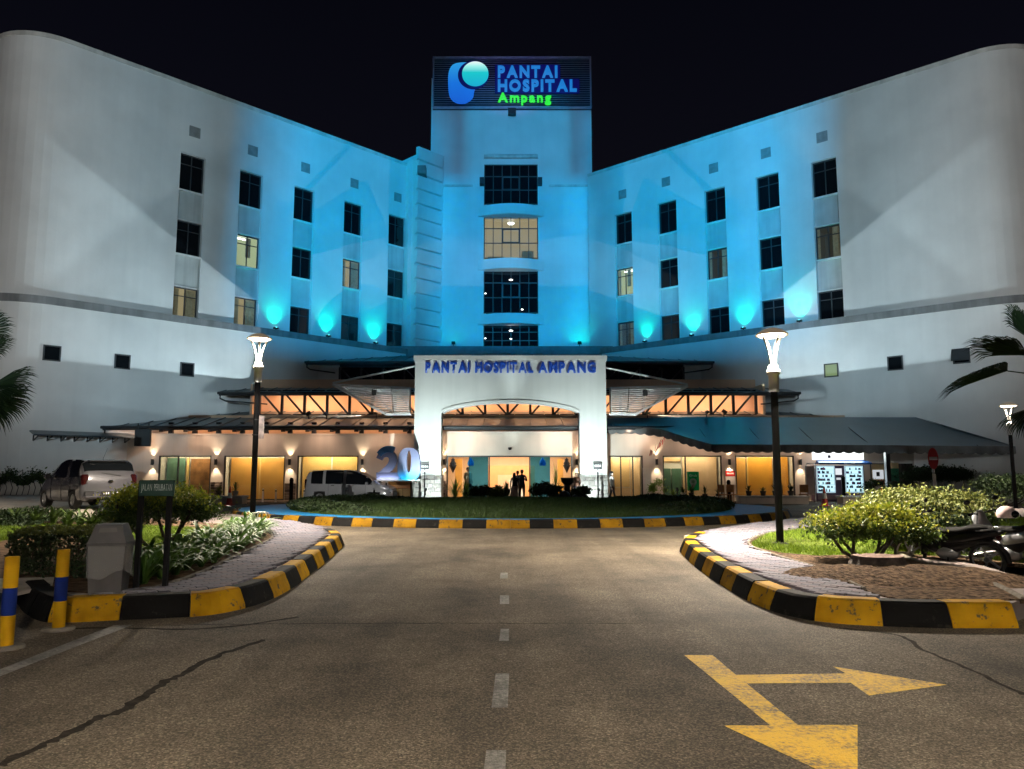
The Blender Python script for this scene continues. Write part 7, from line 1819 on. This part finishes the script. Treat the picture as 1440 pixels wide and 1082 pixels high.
ribbon([(X(529.5), ZP(669.5)), (X(545), ZP(669.5)), (X(562), ZP(669.5))], k_*9.5, -0.145, 0.12, 'numeral_foot', M2)
m = MB(); n = 40; oo = []; ii = []
for q in range(n):
    a_ = 2*PI*q/n; c_, s_ = math.cos(a_), math.sin(a_)
    sx_, sz_ = (abs(c_)**0.75)*(1 if c_ > 0 else -1), (abs(s_)**(0.95 if s_ > 0 else 0.45))*(1 if s_ > 0 else -1)
    oo.append((X(574.8+16*sx_), ZP(652.5-22.5*sz_))); ii.append((X(574.8+3.4*c_), ZP(649.5-15.5*s_)))
vs = [(p[0], -0.18, p[1]) for p in oo+ii] + [(p[0], 0.12, p[1]) for p in oo+ii]
m.add(vs, [(q, (q+1) % n, n+(q+1) % n, n+q) for q in range(n)] + [(2*n+q, 3*n+q, 3*n+(q+1) % n, 2*n+(q+1) % n) for q in range(n)] + [(q, 2*n+q, 2*n+(q+1) % n, (q+1) % n) for q in range(n)] + [(n+q, n+(q+1) % n, 3*n+(q+1) % n, 3*n+q) for q in range(n)])
part('numeral_zero', m, M0, o, fix=True)
m = MB(); pts = []
for k in range(9):
    a = R(142-k*9.5); pts.append((a,))
A = [(X(547)+0.80*math.cos(p[0])*1.0, zt_-0.86+0.95*math.sin(p[0])) for p in pts]; Bq = [(X(547)+0.52*math.cos(p[0]), zt_-0.86+0.60*math.sin(p[0])) for p in pts]
n = len(A); vs = [(p[0], -0.24, p[1]) for p in A+Bq] + [(p[0], -0.1, p[1]) for p in A+Bq]
m.add(vs, [(i, i+1, n+i+1, n+i) for i in range(n-1)] + [(2*n+i, 3*n+i, 3*n+i+1, 2*n+i+1) for i in range(n-1)] + [(i, 2*n+i, 2*n+i+1, i+1) for i in range(n-1)] + [(n+i, n+i+1, 3*n+i+1, 3*n+i) for i in range(n-1)] + [(0, n, 3*n, 2*n), (n-1, 3*n-1, 4*n-1, 2*n-1)]); part('blue_cap', m, mat('cap_blue', (0.01, 0.16, 0.40), 0.4, var=0.1), o, fix=True)
m = MB(); m.box(X(529), X(591), -0.2, 0.15, zb_-0.10, zb_-0.01); part('base_bar', m, CW, o)
for px in (543.5, 580): m = MB(); m.box(X(px)-0.035, X(px)+0.035, -0.03, 0.03, 0, zb_-0.1); part('post', m, WHITESTEEL, o)
lamp('AREA', (P(576, 690, Y2).x, Y2-0.35, zb_-0.02), 8, (0.05, 0.7, 1.0), o, (P(576, 690, Y2).x, Y2-0.1, zb_+1.0), size=1.0, size_y=0.1, name='led_strip'); lamp('AREA', (P(545, 690, Y2).x, Y2-0.35, zb_-0.02), 6, (0.75, 0.8, 1.0), o, (P(545, 690, Y2).x, Y2-0.1, zb_+1.0), size=1.0, size_y=0.1, name='led_strip')
for px, l in ((543, 'black queue pole before the nose of the silver van'), (578, 'black queue pole below the zero of the twenty sign')):
    q = thing('queue_pole', l, 'post', (P(px, 690, 38.9).x, 38.9, 0), 0, 'black queue poles'); m = MB(); m.lathe([(0.13, 0), (0.13, 0.03), (0.035, 0.05), (0.035, Zat(680, 38.9)), (0.05, Zat(679, 38.9)), (0, Zat(679, 38.9))], 12); part('pole', m, POLEM, q)
o = thing('wooden_counter', 'orange wooden counter standing under the twenty sign', 'counter', (P(562, 690, 41.4).x, 41.4, 0)); h = Zat(676, 41.4); w = 0.6
m = MB(); m.bbox(-w, w, -0.2, 0.3, h*0.62, h, 0.02); part('top_panel', m, mat('counter_orange', (0.50, 0.20, 0.05), 0.5, var=0.15), o); m = MB()
for k in range(3): m.bbox(-w+k*2*w/3+0.01, -w+(k+1)*2*w/3-0.01, -0.19, 0.3, 0, h*0.61, 0.01)
part('door_panel', m, mat('counter_yellow', (0.62, 0.40, 0.14), 0.5, var=0.1), o)
# lanterns in the entrance glass
LD = mat('lantern_dark', (0.03, 0.018, 0.02), 0.7, var=0.2)
for px, l in ((637, 'dark diamond lantern hanging behind the left entrance glass'), (797, 'dark tiered diamond lantern hanging behind the right entrance glass')):
    Yl = 42.9; z0, z1 = Zat(666, Yl), Zat(642.5, Yl); o = thing('lantern', l, 'lantern', (P(px, 650, Yl).x, Yl, z1), 0, 'hanging festive lanterns'); H = z1-z0
    m = MB(); m.lathe([(0.0, -H), (0.22, -H*0.52), (0.16, -H*0.47), (0.19, -H*0.40), (0.0, -H*0.12)], 4); m.lathe([(0.0, -H*0.3), (0.13, -H*0.2), (0.0, -H*0.05)], 4); part('lantern_body', m, LD, o); m = MB(); m.tube([(0,0,0.2), (0,0,-H*0.2)], 0.012, 5); part('cord', m, LD, o)
for px, l in ((662, 'blue domed lantern behind the left blue glass'), (763, 'blue domed lantern behind the right blue glass')):
    Yl = 43.2; z1 = Zat(645, Yl); o = thing('lantern', l, 'lantern', (P(px, 650, Yl).x, Yl, z1), 0, 'hanging festive lanterns')
    m = MB(); m.lathe([(0.0, 0.1), (0.05, 0), (0.15, -0.12), (0.19, -0.28), (0.17, -0.42), (0.0, -0.42)], 14); part('lantern_body', m, mat('lantern_blue', (0.02, 0.22, 0.42), 0.5, emis=(0.02, 0.25, 0.5), estr=0.25), o); m = MB(); m.tube([(0,0,0.3), (0,0,0.05)], 0.01, 5); part('cord', m, LD, o)
# green banner with white pin
GB = 40.95; o = thing('promo_banner', 'green upright banner with a white word and white pin', 'banner', (P(975, 690, GB).x, GB, 0)); z0, z1 = Zat(690, GB), Zat(663.5, GB); w = 0.32
m = MB(); m.bbox(-w, w, -0.02, 0.02, z0, z1, 0.005); bd = part('banner_panel', m, mat('banner_green', (0.005, 0.22, 0.06), 0.5, var=0.05, emis=(0.0, 0.25, 0.06), estr=0.12), o)
wm = mat('banner_white', (0.8, 0.85, 0.8), 0.5, var=0)
letters('Grab', -0.2, 0.2, z1-0.28, 0.15, 0.004, -0.026, wm, bd, bold=0.03)
m = MB(); r = 0.19; zc = z0+0.47; poly = [(r*math.cos(a), r*math.sin(a)) for a in [R(-30+k*15) for k in range(17)]] + [(0, -0.40)]
m.add([(p[0], -0.024, zc+p[1]) for p in poly], [tuple(range(len(poly)))]); part('pin', m, wm, bd); m = MB(); m.lathe([(0.0, 0.0), (0.09, 0.0)], 18, M=Matrix.Translation((0, -0.028, zc)) @ Matrix.Rotation(PI/2, 4, 'X')); part('pin_hole', m, mat('pin_green', (0.35, 0.6, 0.42), 0.5), bd)
m = MB(); m.box(-w, w, -0.15, 0.15, 0, 0.03); m.box(-0.03, 0.03, 0.021, 0.05, 0.03, z1-0.2); part('stand', m, STEEL, o)
# red and white notice on the pillar
o = thing('pillar_notice', 'white notice with a red band on the pillar below its wall lamp', 'notice', (fx(1026), FY-0.03, fz(670))); m = MB(); m.bbox(-0.27, 0.27, -0.012, 0.012, -0.5, 0.45, 0.004); bd = part('notice_sheet', m, mat('notice_white', (0.78, 0.74, 0.70), 0.5), o)
m = MB(); m.box(-0.27, 0.27, -0.018, -0.0125, 0.0, 0.30); part('red_band', m, mat('notice_red', (0.55, 0.02, 0.02), 0.5, var=0), bd); m = MB()
for k in range(6): m.box(-0.2+k*0.07, -0.155+k*0.07, -0.021, -0.0185, 0.12, 0.2)
part('lettering', m, PLW, bd)
o = thing('wall_board', 'plain white board leaning beside the pale orange door', 'board', (fx(909), FY-0.15, 0.0)); m = MB(); m.bbox(-0.24, 0.24, -0.02, 0.02, 0.02, fz(658), 0.006); part('board_panel', m, INTW, o)
# small flags on the wall
o = thing('flag_cluster', 'cluster of small red and white flags fixed to the wall above a lamp', 'flags', (fx(921), FY-0.1, fz(637)))
for k, (dx, dy, dz) in enumerate(((-0.35, -0.5, 0.15), (-0.05, -0.6, 0.45), (0.25, -0.6, 0.75), (0.5, -0.5, 0.95))):
    m = MB(); e = Vector((dx, dy, dz)); m.tube([(0,0,0), e], 0.012, 5); f = part('flag_pole', m, STEEL, o); m = MB(); n = 5
    for j in range(n):
        a = e.lerp(Vector((0,0,0)), j*0.1); b = e.lerp(Vector((0,0,0)), (j+1)*0.1); dr = Vector((-0.05, 0, -0.32+0.03*j)); m.add([a, b, b+dr+Vector((0.03*math.sin(j), 0, 0)), a+dr+Vector((0.03*math.sin(j-1), 0, 0))], [(0,1,2,3)], j % 2)
    part('flag_cloth', m, [CO, CW], f)
# vending machines
Yv = 41.2; xv = P(1183, 690, Yv).x; o = thing('vending_machine', 'twin lit vending machine with white header and blue canopy under the awning', 'vending machine', (xv, Yv, 0)); X = lambda px: P(px, 690, Yv).x-xv
VP = mat('vending_body', (0.16, 0.10, 0.17), 0.4, var=0.06); zt_ = Zat(655, Yv); W0, W1 = X(1148), X(1217)
m = MB(); m.bbox(W0, W1, 0, 0.75, 0.03, zt_, 0.02); part('cabinet', m, VP, o)
m = MB(); m.bbox(X(1150), X(1216), -0.12, 0.6, Zat(647, Yv)+0.005, Zat(635, Yv), 0.02); hd = part('header', m, glow('header_glow', (0.95, 1.0, 0.97), 1.6), o)
m = MB(); m.bbox(X(1165), X(1169), -0.128, -0.121, Zat(644.5, Yv), Zat(640.5, Yv), 0.002); part('header_mark', m, VP, hd)
m = MB(); m.add([(X(1147), -0.02, Zat(653, Yv)), (X(1222), -0.02, Zat(653, Yv)), (X(1222), -0.55, Zat(653.5, Yv)), (X(1147), -0.55, Zat(653.5, Yv)), (X(1150), -0.02, Zat(647.2, Yv)), (X(1218), -0.02, Zat(647.2, Yv)), (X(1222), -0.52, Zat(651, Yv)), (X(1147), -0.52, Zat(651, Yv))], [(0,1,2,3),(7,6,5,4),(3,2,6,7),(0,3,7,4),(1,5,6,2),(0,4,5,1)]); cp = part('canopy', m, mat('canopy_blue', (0.03, 0.12, 0.40), 0.5, var=0.05), o)
m = MB()
for k in range(12): m.box(X(1183)+k*0.05, X(1183)+k*0.05+0.035, -0.56, -0.551, Zat(653, Yv)+0.01, Zat(653, Yv)+0.07)
part('lettering', m, PLW, cp)
DG = glow('display_back_glow', (0.55, 0.88, 1.0), 1.25)
cols = [mat('pack_%s' % n_, c_, 0.4, var=0) for n_, c_ in (('blue', (0.02, 0.08, 0.3)), ('teal', (0.03, 0.25, 0.28)), ('violet', (0.28, 0.12, 0.4)), ('white', (0.7, 0.75, 0.8)), ('dark', (0.03, 0.04, 0.07)), ('pink', (0.6, 0.2, 0.4)))]
for a, b in ((1150, 1173), (1190, 1213)):
    z0, z1 = Zat(692, Yv), Zat(656.5, Yv); m = MB(); m.box(X(a), X(b), -0.006, -0.001, z0, z1); d = part('display', m, DG, o)
    m = MB(); t = 0.05; m.box(X(a)-t, X(a), -0.09, -0.001, z0-t, z1+t); m.box(X(b), X(b)+t, -0.09, -0.001, z0-t, z1+t); m.box(X(a), X(b), -0.09, -0.001, z0-t, z0-0.001); m.box(X(a), X(b), -0.09, -0.001, z1+0.001, z1+t); part('display_frame', m, mat('display_white', (0.7, 0.75, 0.8), 0.4, emis=(0.6, 0.9, 1.0), estr=0.5), d)
    for r in range(7):
        z = z0 + (z1-z0)*r/7; m = MB(); m.box(X(a)+0.01, X(b)-0.01, -0.07, -0.007, z+0.01, z+0.022); part('shelf', m, PLW, d)
        x = X(a)+0.03
        pk = {}
        while x < X(b)-0.09:
            if random.random() < 0.45: x += 0.09; continue
            w = random.uniform(0.05, 0.085); h = random.uniform(0.10, 0.15); m = MB(); m.box(x, x+w*0.9, -0.06, -0.02, z+0.023, z+0.023+h); part('pack', m, random.choice(cols), d); x += w
m = MB(); m.box(X(1176), X(1185), -0.014, -0.001, Zat(668, Yv), Zat(659, Yv)); part('screen', m, glow('screen_white', (0.9, 0.95, 1.0), 0.9), o); m = MB(); m.box(X(1177), X(1183), -0.014, -0.001, Zat(675, Yv), Zat(672, Yv)); part('card_reader', m, glow('reader_white', (0.9, 0.95, 1.0), 0.7), o)
m = MB(); m.box(X(1150), X(1213), -0.02, -0.001, 0.12, Zat(696, Yv)); part('delivery_hatch', m, mat('hatch_pink', (0.42, 0.26, 0.28), 0.5), o)
lamp('AREA', (xv, Yv-0.2, Zat(641, Yv)), 60, (0.85, 1.0, 0.98), o, (xv, Yv-3, Zat(641, Yv)-0.5), size=2.4, size_y=0.4, name='header_lamp')
lamp('AREA', (xv, Yv-0.2, Zat(672, Yv)), 35, (0.75, 0.9, 1.0), o, (xv, Yv-3, Zat(672, Yv)-0.8), size=2.0, size_y=1.0, name='display_lamp')
# notice board, green cabinet, dark cabinet, orange bench boxes
o = thing('notice_board', 'framed notice board with a white screen and red strip beside the vending machine', 'notice board', (P(1236, 690, 41.6).x, 41.6, 0)); z1, z0 = Zat(653, 41.6), Zat(684, 41.6)
m = MB(); w = 0.36; m.box(-w, w, 0, 0.05, z0, z1); part('board_panel', m, PALEO, o); m = MB(); m.box(-w-.04, -w, -0.02, 0.06, 0, z1+.04); m.box(w, w+.04, -0.02, 0.06, 0, z1+.04); m.box(-w, w, -0.02, 0.06, z1, z1+.04); part('board_frame', m, FRAME, o)
m = MB(); m.box(-0.30, 0.30, -0.02, -0.001, Zat(674, 41.6), Zat(661, 41.6)); sc_ = part('screen', m, glow('board_screen', (0.85, 0.9, 0.95), 0.6), o); m = MB(); m.box(-0.1, 0.08, -0.03, -0.021, Zat(670, 41.6), Zat(664, 41.6)); part('screen_picture', m, TRIMB, sc_); m = MB(); m.box(-0.25, 0.32, -0.02, -0.001, Zat(681, 41.6), Zat(676, 41.6)); part('red_strip', m, CO, o)
o = thing('green_cabinet', 'green cabinet right of the awning post', 'cabinet', (P(1260, 690, 41.6).x, 41.6, 0)); m = MB(); m.bbox(-0.28, 0.28, 0, 0.4, 0, Zat(659, 41.6), 0.015); part('cabinet_body', m, mat('cabinet_green', (0.06, 0.28, 0.15), 0.5), o); m = MB(); m.bbox(-0.22, 0.22, -0.01, 0.3, Zat(658.8, 41.6), Zat(651, 41.6), 0.01); part('top_notice', m, PALEO, o); m = MB(); m.box(-0.24, 0.24, -0.015, -0.001, 0.3, 0.9); part('door_panel', m, mat('cabinet_green_dark', (0.04, 0.18, 0.1), 0.5), o)
o = thing('dark_cabinet', 'tall dark brown cabinet beside the green cabinet', 'cabinet', (P(1277, 690, 41.3).x, 41.3, 0)); zt_ = Zat(652, 41.3); m = MB(); m.bbox(-0.30, 0.34, 0, 0.5, 0, zt_, 0.02); part('cabinet_body', m, mat('dark_brown', (0.035, 0.022, 0.018), 0.5, var=0.2), o)
for s in (0, 1): m = MB(); m.bbox(-0.28+s*0.31, 0.01+s*0.31, -0.02, -0.001, 0.08, zt_-0.08, 0.006); part('door', m, mat('dark_brown_door', (0.045, 0.028, 0.02), 0.4, var=0.2), o)
o = thing('white_kiosk', 'open white frame stand left of the vending machine', 'stand', (P(1140, 690, 40.4).x, 40.4, 0)); z1 = Zat(652, 40.4); m = MB()
m.tube([(-0.22, 0, 0), (-0.22, 0, z1-0.2), (-0.15, 0, z1), (0.25, 0, z1), (0.25, 0, 0)], 0.03, 8); part('frame_tube', m, WHITESTEEL, o); m = MB(); m.bbox(-0.19, 0.22, -0.01, 0.01, 0.4, z1-0.15, 0.004); part('panel', m, mat('kiosk_pink', (0.62, 0.46, 0.40), 0.6), o)
ch = None
for px, l in ((1030, 'wooden chair behind the right black bollard'), (1097, 'orange wooden chair behind the lamp pole'), (1130, 'orange wooden seat block beside the white frame stand'), (1018, 'wooden chair left of the red notice pillar')):
    Yc = 39.6
    if ch is None:
        ch = o = thing('wooden_chair', l, 'chair', (P(px, 690, Yc).x, Yc, 0), 0.3, 'wooden chairs under the awning'); CH = mat('chair_wood', (0.42, 0.20, 0.07), 0.5, var=0.2)
        m = MB(); m.bbox(-0.22, 0.22, -0.22, 0.22, 0.42, 0.46, 0.01); part('seat', m, CH, o); m = MB(); m.bbox(-0.22, 0.22, 0.2, 0.23, 0.55, 0.95, 0.01); part('backrest', m, CH, o)
        for sx in (-1, 1):
            for sy in (-1, 1): m = MB(); m.box(sx*0.19-0.02, sx*0.19+0.02, sy*0.19-0.02, sy*0.19+0.02, 0, 0.42 if sy < 0 else 0.95); part('leg', m, CH, o)
    else: dup(ch, (P(px, 690, Yc).x, Yc, 0), random.uniform(-0.6, 0.6), l)
# camera under the door head, cctv on tower foot
o = thing('dome_camera', 'small dark dome camera on the wall above the entrance', 'camera', (fx(717), FY-0.02, fz(631))); m = MB(); m.lathe([(0.10, 0.06), (0.10, 0.0), (0.08, -0.06), (0.0, -0.10)], 14, (0, -0.1, 0)); part('dome', m, STEEL, o); m = MB(); m.box(-0.05, 0.05, -0.1, 0.018, 0.02, 0.06); part('mount', m, STEEL, o)
# ================================================================== people
SKIN = mat('skin', (0.42, 0.24, 0.16), 0.6, var=0.05); HAIR = mat('black_hair', (0.010, 0.008, 0.008), 0.5, var=0.2)
def skin_mesh(verts, edges, radii, root=0, sub=1):
    me = bpy.data.meshes.new('b'); me.from_pydata(verts, edges, []); o = bpy.data.objects.new('b', me); C.objects.link(o)
    bm = bmesh.new(); bm.from_mesh(me); ly = bm.verts.layers.skin.verify(); bm.verts.ensure_lookup_table()
    for i, v in enumerate(bm.verts): v[ly].radius = radii[i] if hasattr(radii[i], '__len__') else (radii[i], radii[i]); v[ly].use_root = (i == root)
    bm.to_mesh(me); bm.free()
    md = o.modifiers.new('s', 'SKIN'); md.use_smooth_shade = True; md2 = o.modifiers.new('u', 'SUBSURF'); md2.levels = sub; md2.render_levels = sub
    dg = bpy.context.evaluated_depsgraph_get(); out = bpy.data.meshes.new_from_object(o.evaluated_get(dg)); bpy.data.objects.remove(o); return out
def person(label, loc, rz, H, top, bottom, shoe, hair='short', pose='stand', sleeve=0.0, skirt=None, shoes=None, crouch=False, robe=None):
    """faces local -y"""
    o = thing('person', label, 'person', loc, rz); k = H/1.72
    V = []; E = []; Rr = []
    def v(x, y, z, r): V.append((x*k, y*k, z*k)); Rr.append((r[0]*k, r[1]*k) if hasattr(r, '__len__') else r*k); return len(V)-1
    def chain(a, pts):
        for p in pts: b = v(*p); E.append((a, b)); a = b
        return a
    dz = -0.50 if crouch else 0.0
    pel = v(0, 0.0, 0.94+dz, (0.15, 0.11)); ch_ = chain(pel, [(0, -0.01, 1.10+dz, (0.14, 0.10)), (0, -0.01, 1.30+dz, (0.17, 0.115)), (0, 0, 1.42+dz, (0.12, 0.08)), (0, 0, 1.47+dz, 0.052), (0, -0.01, 1.52+dz, 0.05), (0, -0.02, 1.58+dz, (0.072, 0.085)), (0, -0.015, 1.66+dz, (0.075, 0.09)), (0, -0.005, 1.71+dz, 0.045)])
    nose = v(0, -0.105, 1.60+dz, 0.012); E.append((6, nose))
    for s in (-1, 1):
        sh = chain(3, [(s*0.175, 0, 1.40+dz, 0.058)])
        if pose == 'photo': arm = [(s*0.26, 0.0, 1.16+dz, 0.045), (s*0.17, -0.20, 1.20+dz, 0.036), (s*0.10, -0.27, 1.32+dz, 0.028), (s*0.09, -0.30, 1.37+dz, (0.036, 0.018))]
        elif pose == 'bag': arm = [(s*0.22, 0.02, 1.14+dz, 0.045), (s*0.20, -0.14, 1.0+dz, 0.036), (s*0.15, -0.22, 0.98+dz, 0.028), (s*0.13, -0.28, 0.97+dz, (0.036, 0.018))]
        else: arm = [(s*0.225, 0.01, 1.14+dz, 0.045), (s*0.235, -0.03, 0.92+dz, 0.035), (s*0.235, -0.05, 0.86+dz, 0.027), (s*0.235, -0.06, 0.80+dz, (0.018, 0.036))]
        h = chain(sh, arm); b = V[h]; b = (b[0]/k, b[1]/k, b[2]/k)
        for f in range(4): chain(h, [(b[0]+s*0.004*(f-1.5), b[1]+0.018*(f-1.5)-0.005, b[2]-0.06-0.008*(1.5-abs(f-1.5)), 0.0095), (b[0]-s*0.008, b[1]+0.018*(f-1.5)-0.012, b[2]-0.10, 0.008)])
        chain(h-0, [(b[0]-s*0.02, b[1]-0.045, b[2]-0.02, 0.011), (b[0]-s*0.022, b[1]-0.055, b[2]-0.055, 0.009)])
        if crouch: chain(pel, [(s*0.10, -0.02, 0.42, 0.09), (s*0.14, -0.34, 0.42, 0.07), (s*0.12, -0.14, 0.10, 0.05), (s*0.12, -0.16, 0.045, 0.045), (s*0.125, -0.30, 0.03, 0.035)])
        else:
            st_ = 0.05*s if pose != 'walk' else 0.16*s
            chain(pel, [(s*0.10, 0.0, 0.86, 0.092), (s*0.105, -0.01-st_*0.4, 0.50, 0.062), (s*0.10, 0.02-st_, 0.28, 0.055), (s*0.10, 0.03-st_*1.2, 0.09, 0.038), (s*0.105, -0.02-st_*1.2, 0.04, 0.042), (s*0.12, -0.13-st_*1.2, 0.03, 0.034)])
    me = skin_mesh(V, E, Rr, 0, 1); me.name = 'person_body'
    mats = [SKIN, top, bottom, shoe]
    for mm in mats: me.materials.append(mm)
    zs = dz*k
    for p in me.polygons:
        c = p.center; z, x = c.z/k - dz, abs(c.x)/k; p.use_smooth = True; i = 0
        if crouch:
            zz = c.z/k
            i = 3 if zz < 0.055 else (2 if zz < 0.50 and c.y/k > -0.40 else (1 if z < 1.47 and (x < 0.2 or z > 1.10) else 0))
        elif z < 0.075: i = 3
        elif z < 0.93 and x < 0.195: i = 2
        elif z < 1.465 and (x < 0.195 and not (pose in ('photo', 'bag') and c.y/k < -0.17)): i = 1
        elif z < 1.465 and z > 1.46-0.30-0.55*sleeve and x >= 0.15 and c.y/k > -0.16-0.2*sleeve: i = 1
        p.material_index = i
    ob = bpy.data.objects.new('person_body', me); C.objects.link(ob); ob.parent = o
    m = MB(); zc = 1.645+dz
    ell(m, (0, 0.012*k, zc*k+0.012*k), (0.088*k, 0.105*k, 0.092*k), 16, None, -0.25, 1.0)
    if hair != 'short':
        m.tube([(0, 0.06*k, (zc+0.02)*k), (0, 0.085*k, (zc-0.12)*k), (0, 0.10*k, (zc-0.30)*k), (0, 0.09*k, (zc-0.44)*k)], [0.085*k, 0.095*k, 0.085*k, 0.04*k], 12)
    else: ell(m, (0, 0.045*k, zc*k-0.03*k), (0.078*k, 0.07*k, 0.085*k), 14)
    part('hair', m, HAIR, o)
    if robe is not None:
        m = MB(); n = 22; vs = []
        for z, r in ((1.45, 0.10), (1.36, 0.19), (1.10, 0.19), (0.9, 0.21), (0.5, 0.26), (0.10, 0.30)):
            for q in range(n): a = 2*PI*q/n; rr = r*(1+0.05*math.sin(5*a+z*3)); vs.append((rr*math.cos(a)*k*1.05, rr*0.72*math.sin(a)*k, z*k))
        m.add(vs, [(i*n+q, i*n+(q+1) % n, (i+1)*n+(q+1) % n, (i+1)*n+q) for i in range(5) for q in range(n)], 0, True); part('robe', m, robe, o, fix=True)
    if skirt is not None:
        m = MB(); n = 18; vs = []
        for z, r in ((0.98, 0.155), (0.86, 0.19), (0.60, 0.22), (0.35, 0.25)):
            for q in range(n): a = 2*PI*q/n; rr = r*(1+0.04*math.sin(6*a)); vs.append((rr*math.cos(a)*k, rr*0.8*math.sin(a)*k, z*k))
        m.add(vs, [(i*n+q, i*n+(q+1) % n, (i+1)*n+(q+1) % n, (i+1)*n+q) for i in range(3) for q in range(n)], 0, True); part('skirt', m, skirt, o, fix=True)
    return o
def cl(n_, c): return mat('cloth_'+n_, c, 0.85, var=0.12, scale=8, bump=0.15)
def ppos(px, Y): return (P(px, 690, Y).x, Y, 0.0)
person('man in a dark navy shirt and trousers standing with his back turned', ppos(734, 39.4), R(180), 1.72, cl('navy', (0.018, 0.028, 0.06)), cl('charcoal', (0.03, 0.03, 0.035)), cl('pale_shoe', (0.6, 0.58, 0.55)), pose='photo', sleeve=0.5)
person('man in a white shirt half hidden behind the man in navy', ppos(728, 40.0), R(172), 1.66, cl('white', (0.65, 0.62, 0.6)), cl('dark_blue', (0.03, 0.04, 0.07)), cl('black', (0.02, 0.02, 0.02)), sleeve=0.4)
person('woman with long black hair in a black top and pale skirt', ppos(723.5, 39.1), R(168), 1.56, cl('black_top', (0.016, 0.015, 0.017)), cl('black', (0.02, 0.02, 0.02)), cl('black', (0.02, 0.02, 0.02)), hair='long', skirt=cl('rose', (0.36, 0.22, 0.18)))
person('child with black hair crouching beside the spiky plant', ppos(712.5, 38.9), R(150), 1.40, cl('dark_red', (0.12, 0.03, 0.03)), cl('grey', (0.1, 0.1, 0.11)), cl('black', (0.02, 0.02, 0.02)), crouch=True)
person('woman with long hair in a white top walking beside the right pier', ppos(861, 39.6), R(62), 1.62, cl('white_top', (0.68, 0.62, 0.58)), cl('dark_jeans', (0.035, 0.03, 0.035)), cl('pale_shoe', (0.6, 0.58, 0.55)), hair='long', pose='walk', sleeve=0.5)
person('person in a brown top standing behind the fountain', ppos(811, 40.2), R(-20), 1.58, cl('brown', (0.25, 0.12, 0.08)), cl('dark_blue', (0.03, 0.04, 0.07)), cl('black', (0.02, 0.02, 0.02)), pose='bag', sleeve=0.6)
person('figure in a long beige robe holding a dark bag behind the left entrance glass', (P(658, 690, 43.3).x, 43.3, 0.03), R(30), 1.84, cl('beige', (0.50, 0.42, 0.28)), cl('beige', (0.50, 0.42, 0.28)), cl('black', (0.02, 0.02, 0.02)), pose='bag', sleeve=0.8, robe=cl('beige_robe', (0.52, 0.45, 0.30)))
HBG = thing('handbag', 'dark handbag held by the figure in the beige robe', 'bag', (P(660.5, 690, 43.05).x, 43.02, 0.72)); m = MB(); m.bbox(-0.13, 0.13, -0.05, 0.05, 0, 0.22, 0.02); part('bag_body', m, TRIMB, HBG); m = MB(); m.tube([(-0.08, 0, 0.22), (-0.06, 0, 0.34), (0.06, 0, 0.34), (0.08, 0, 0.22)], 0.01, 6); part('handle', m, TRIMB, HBG)
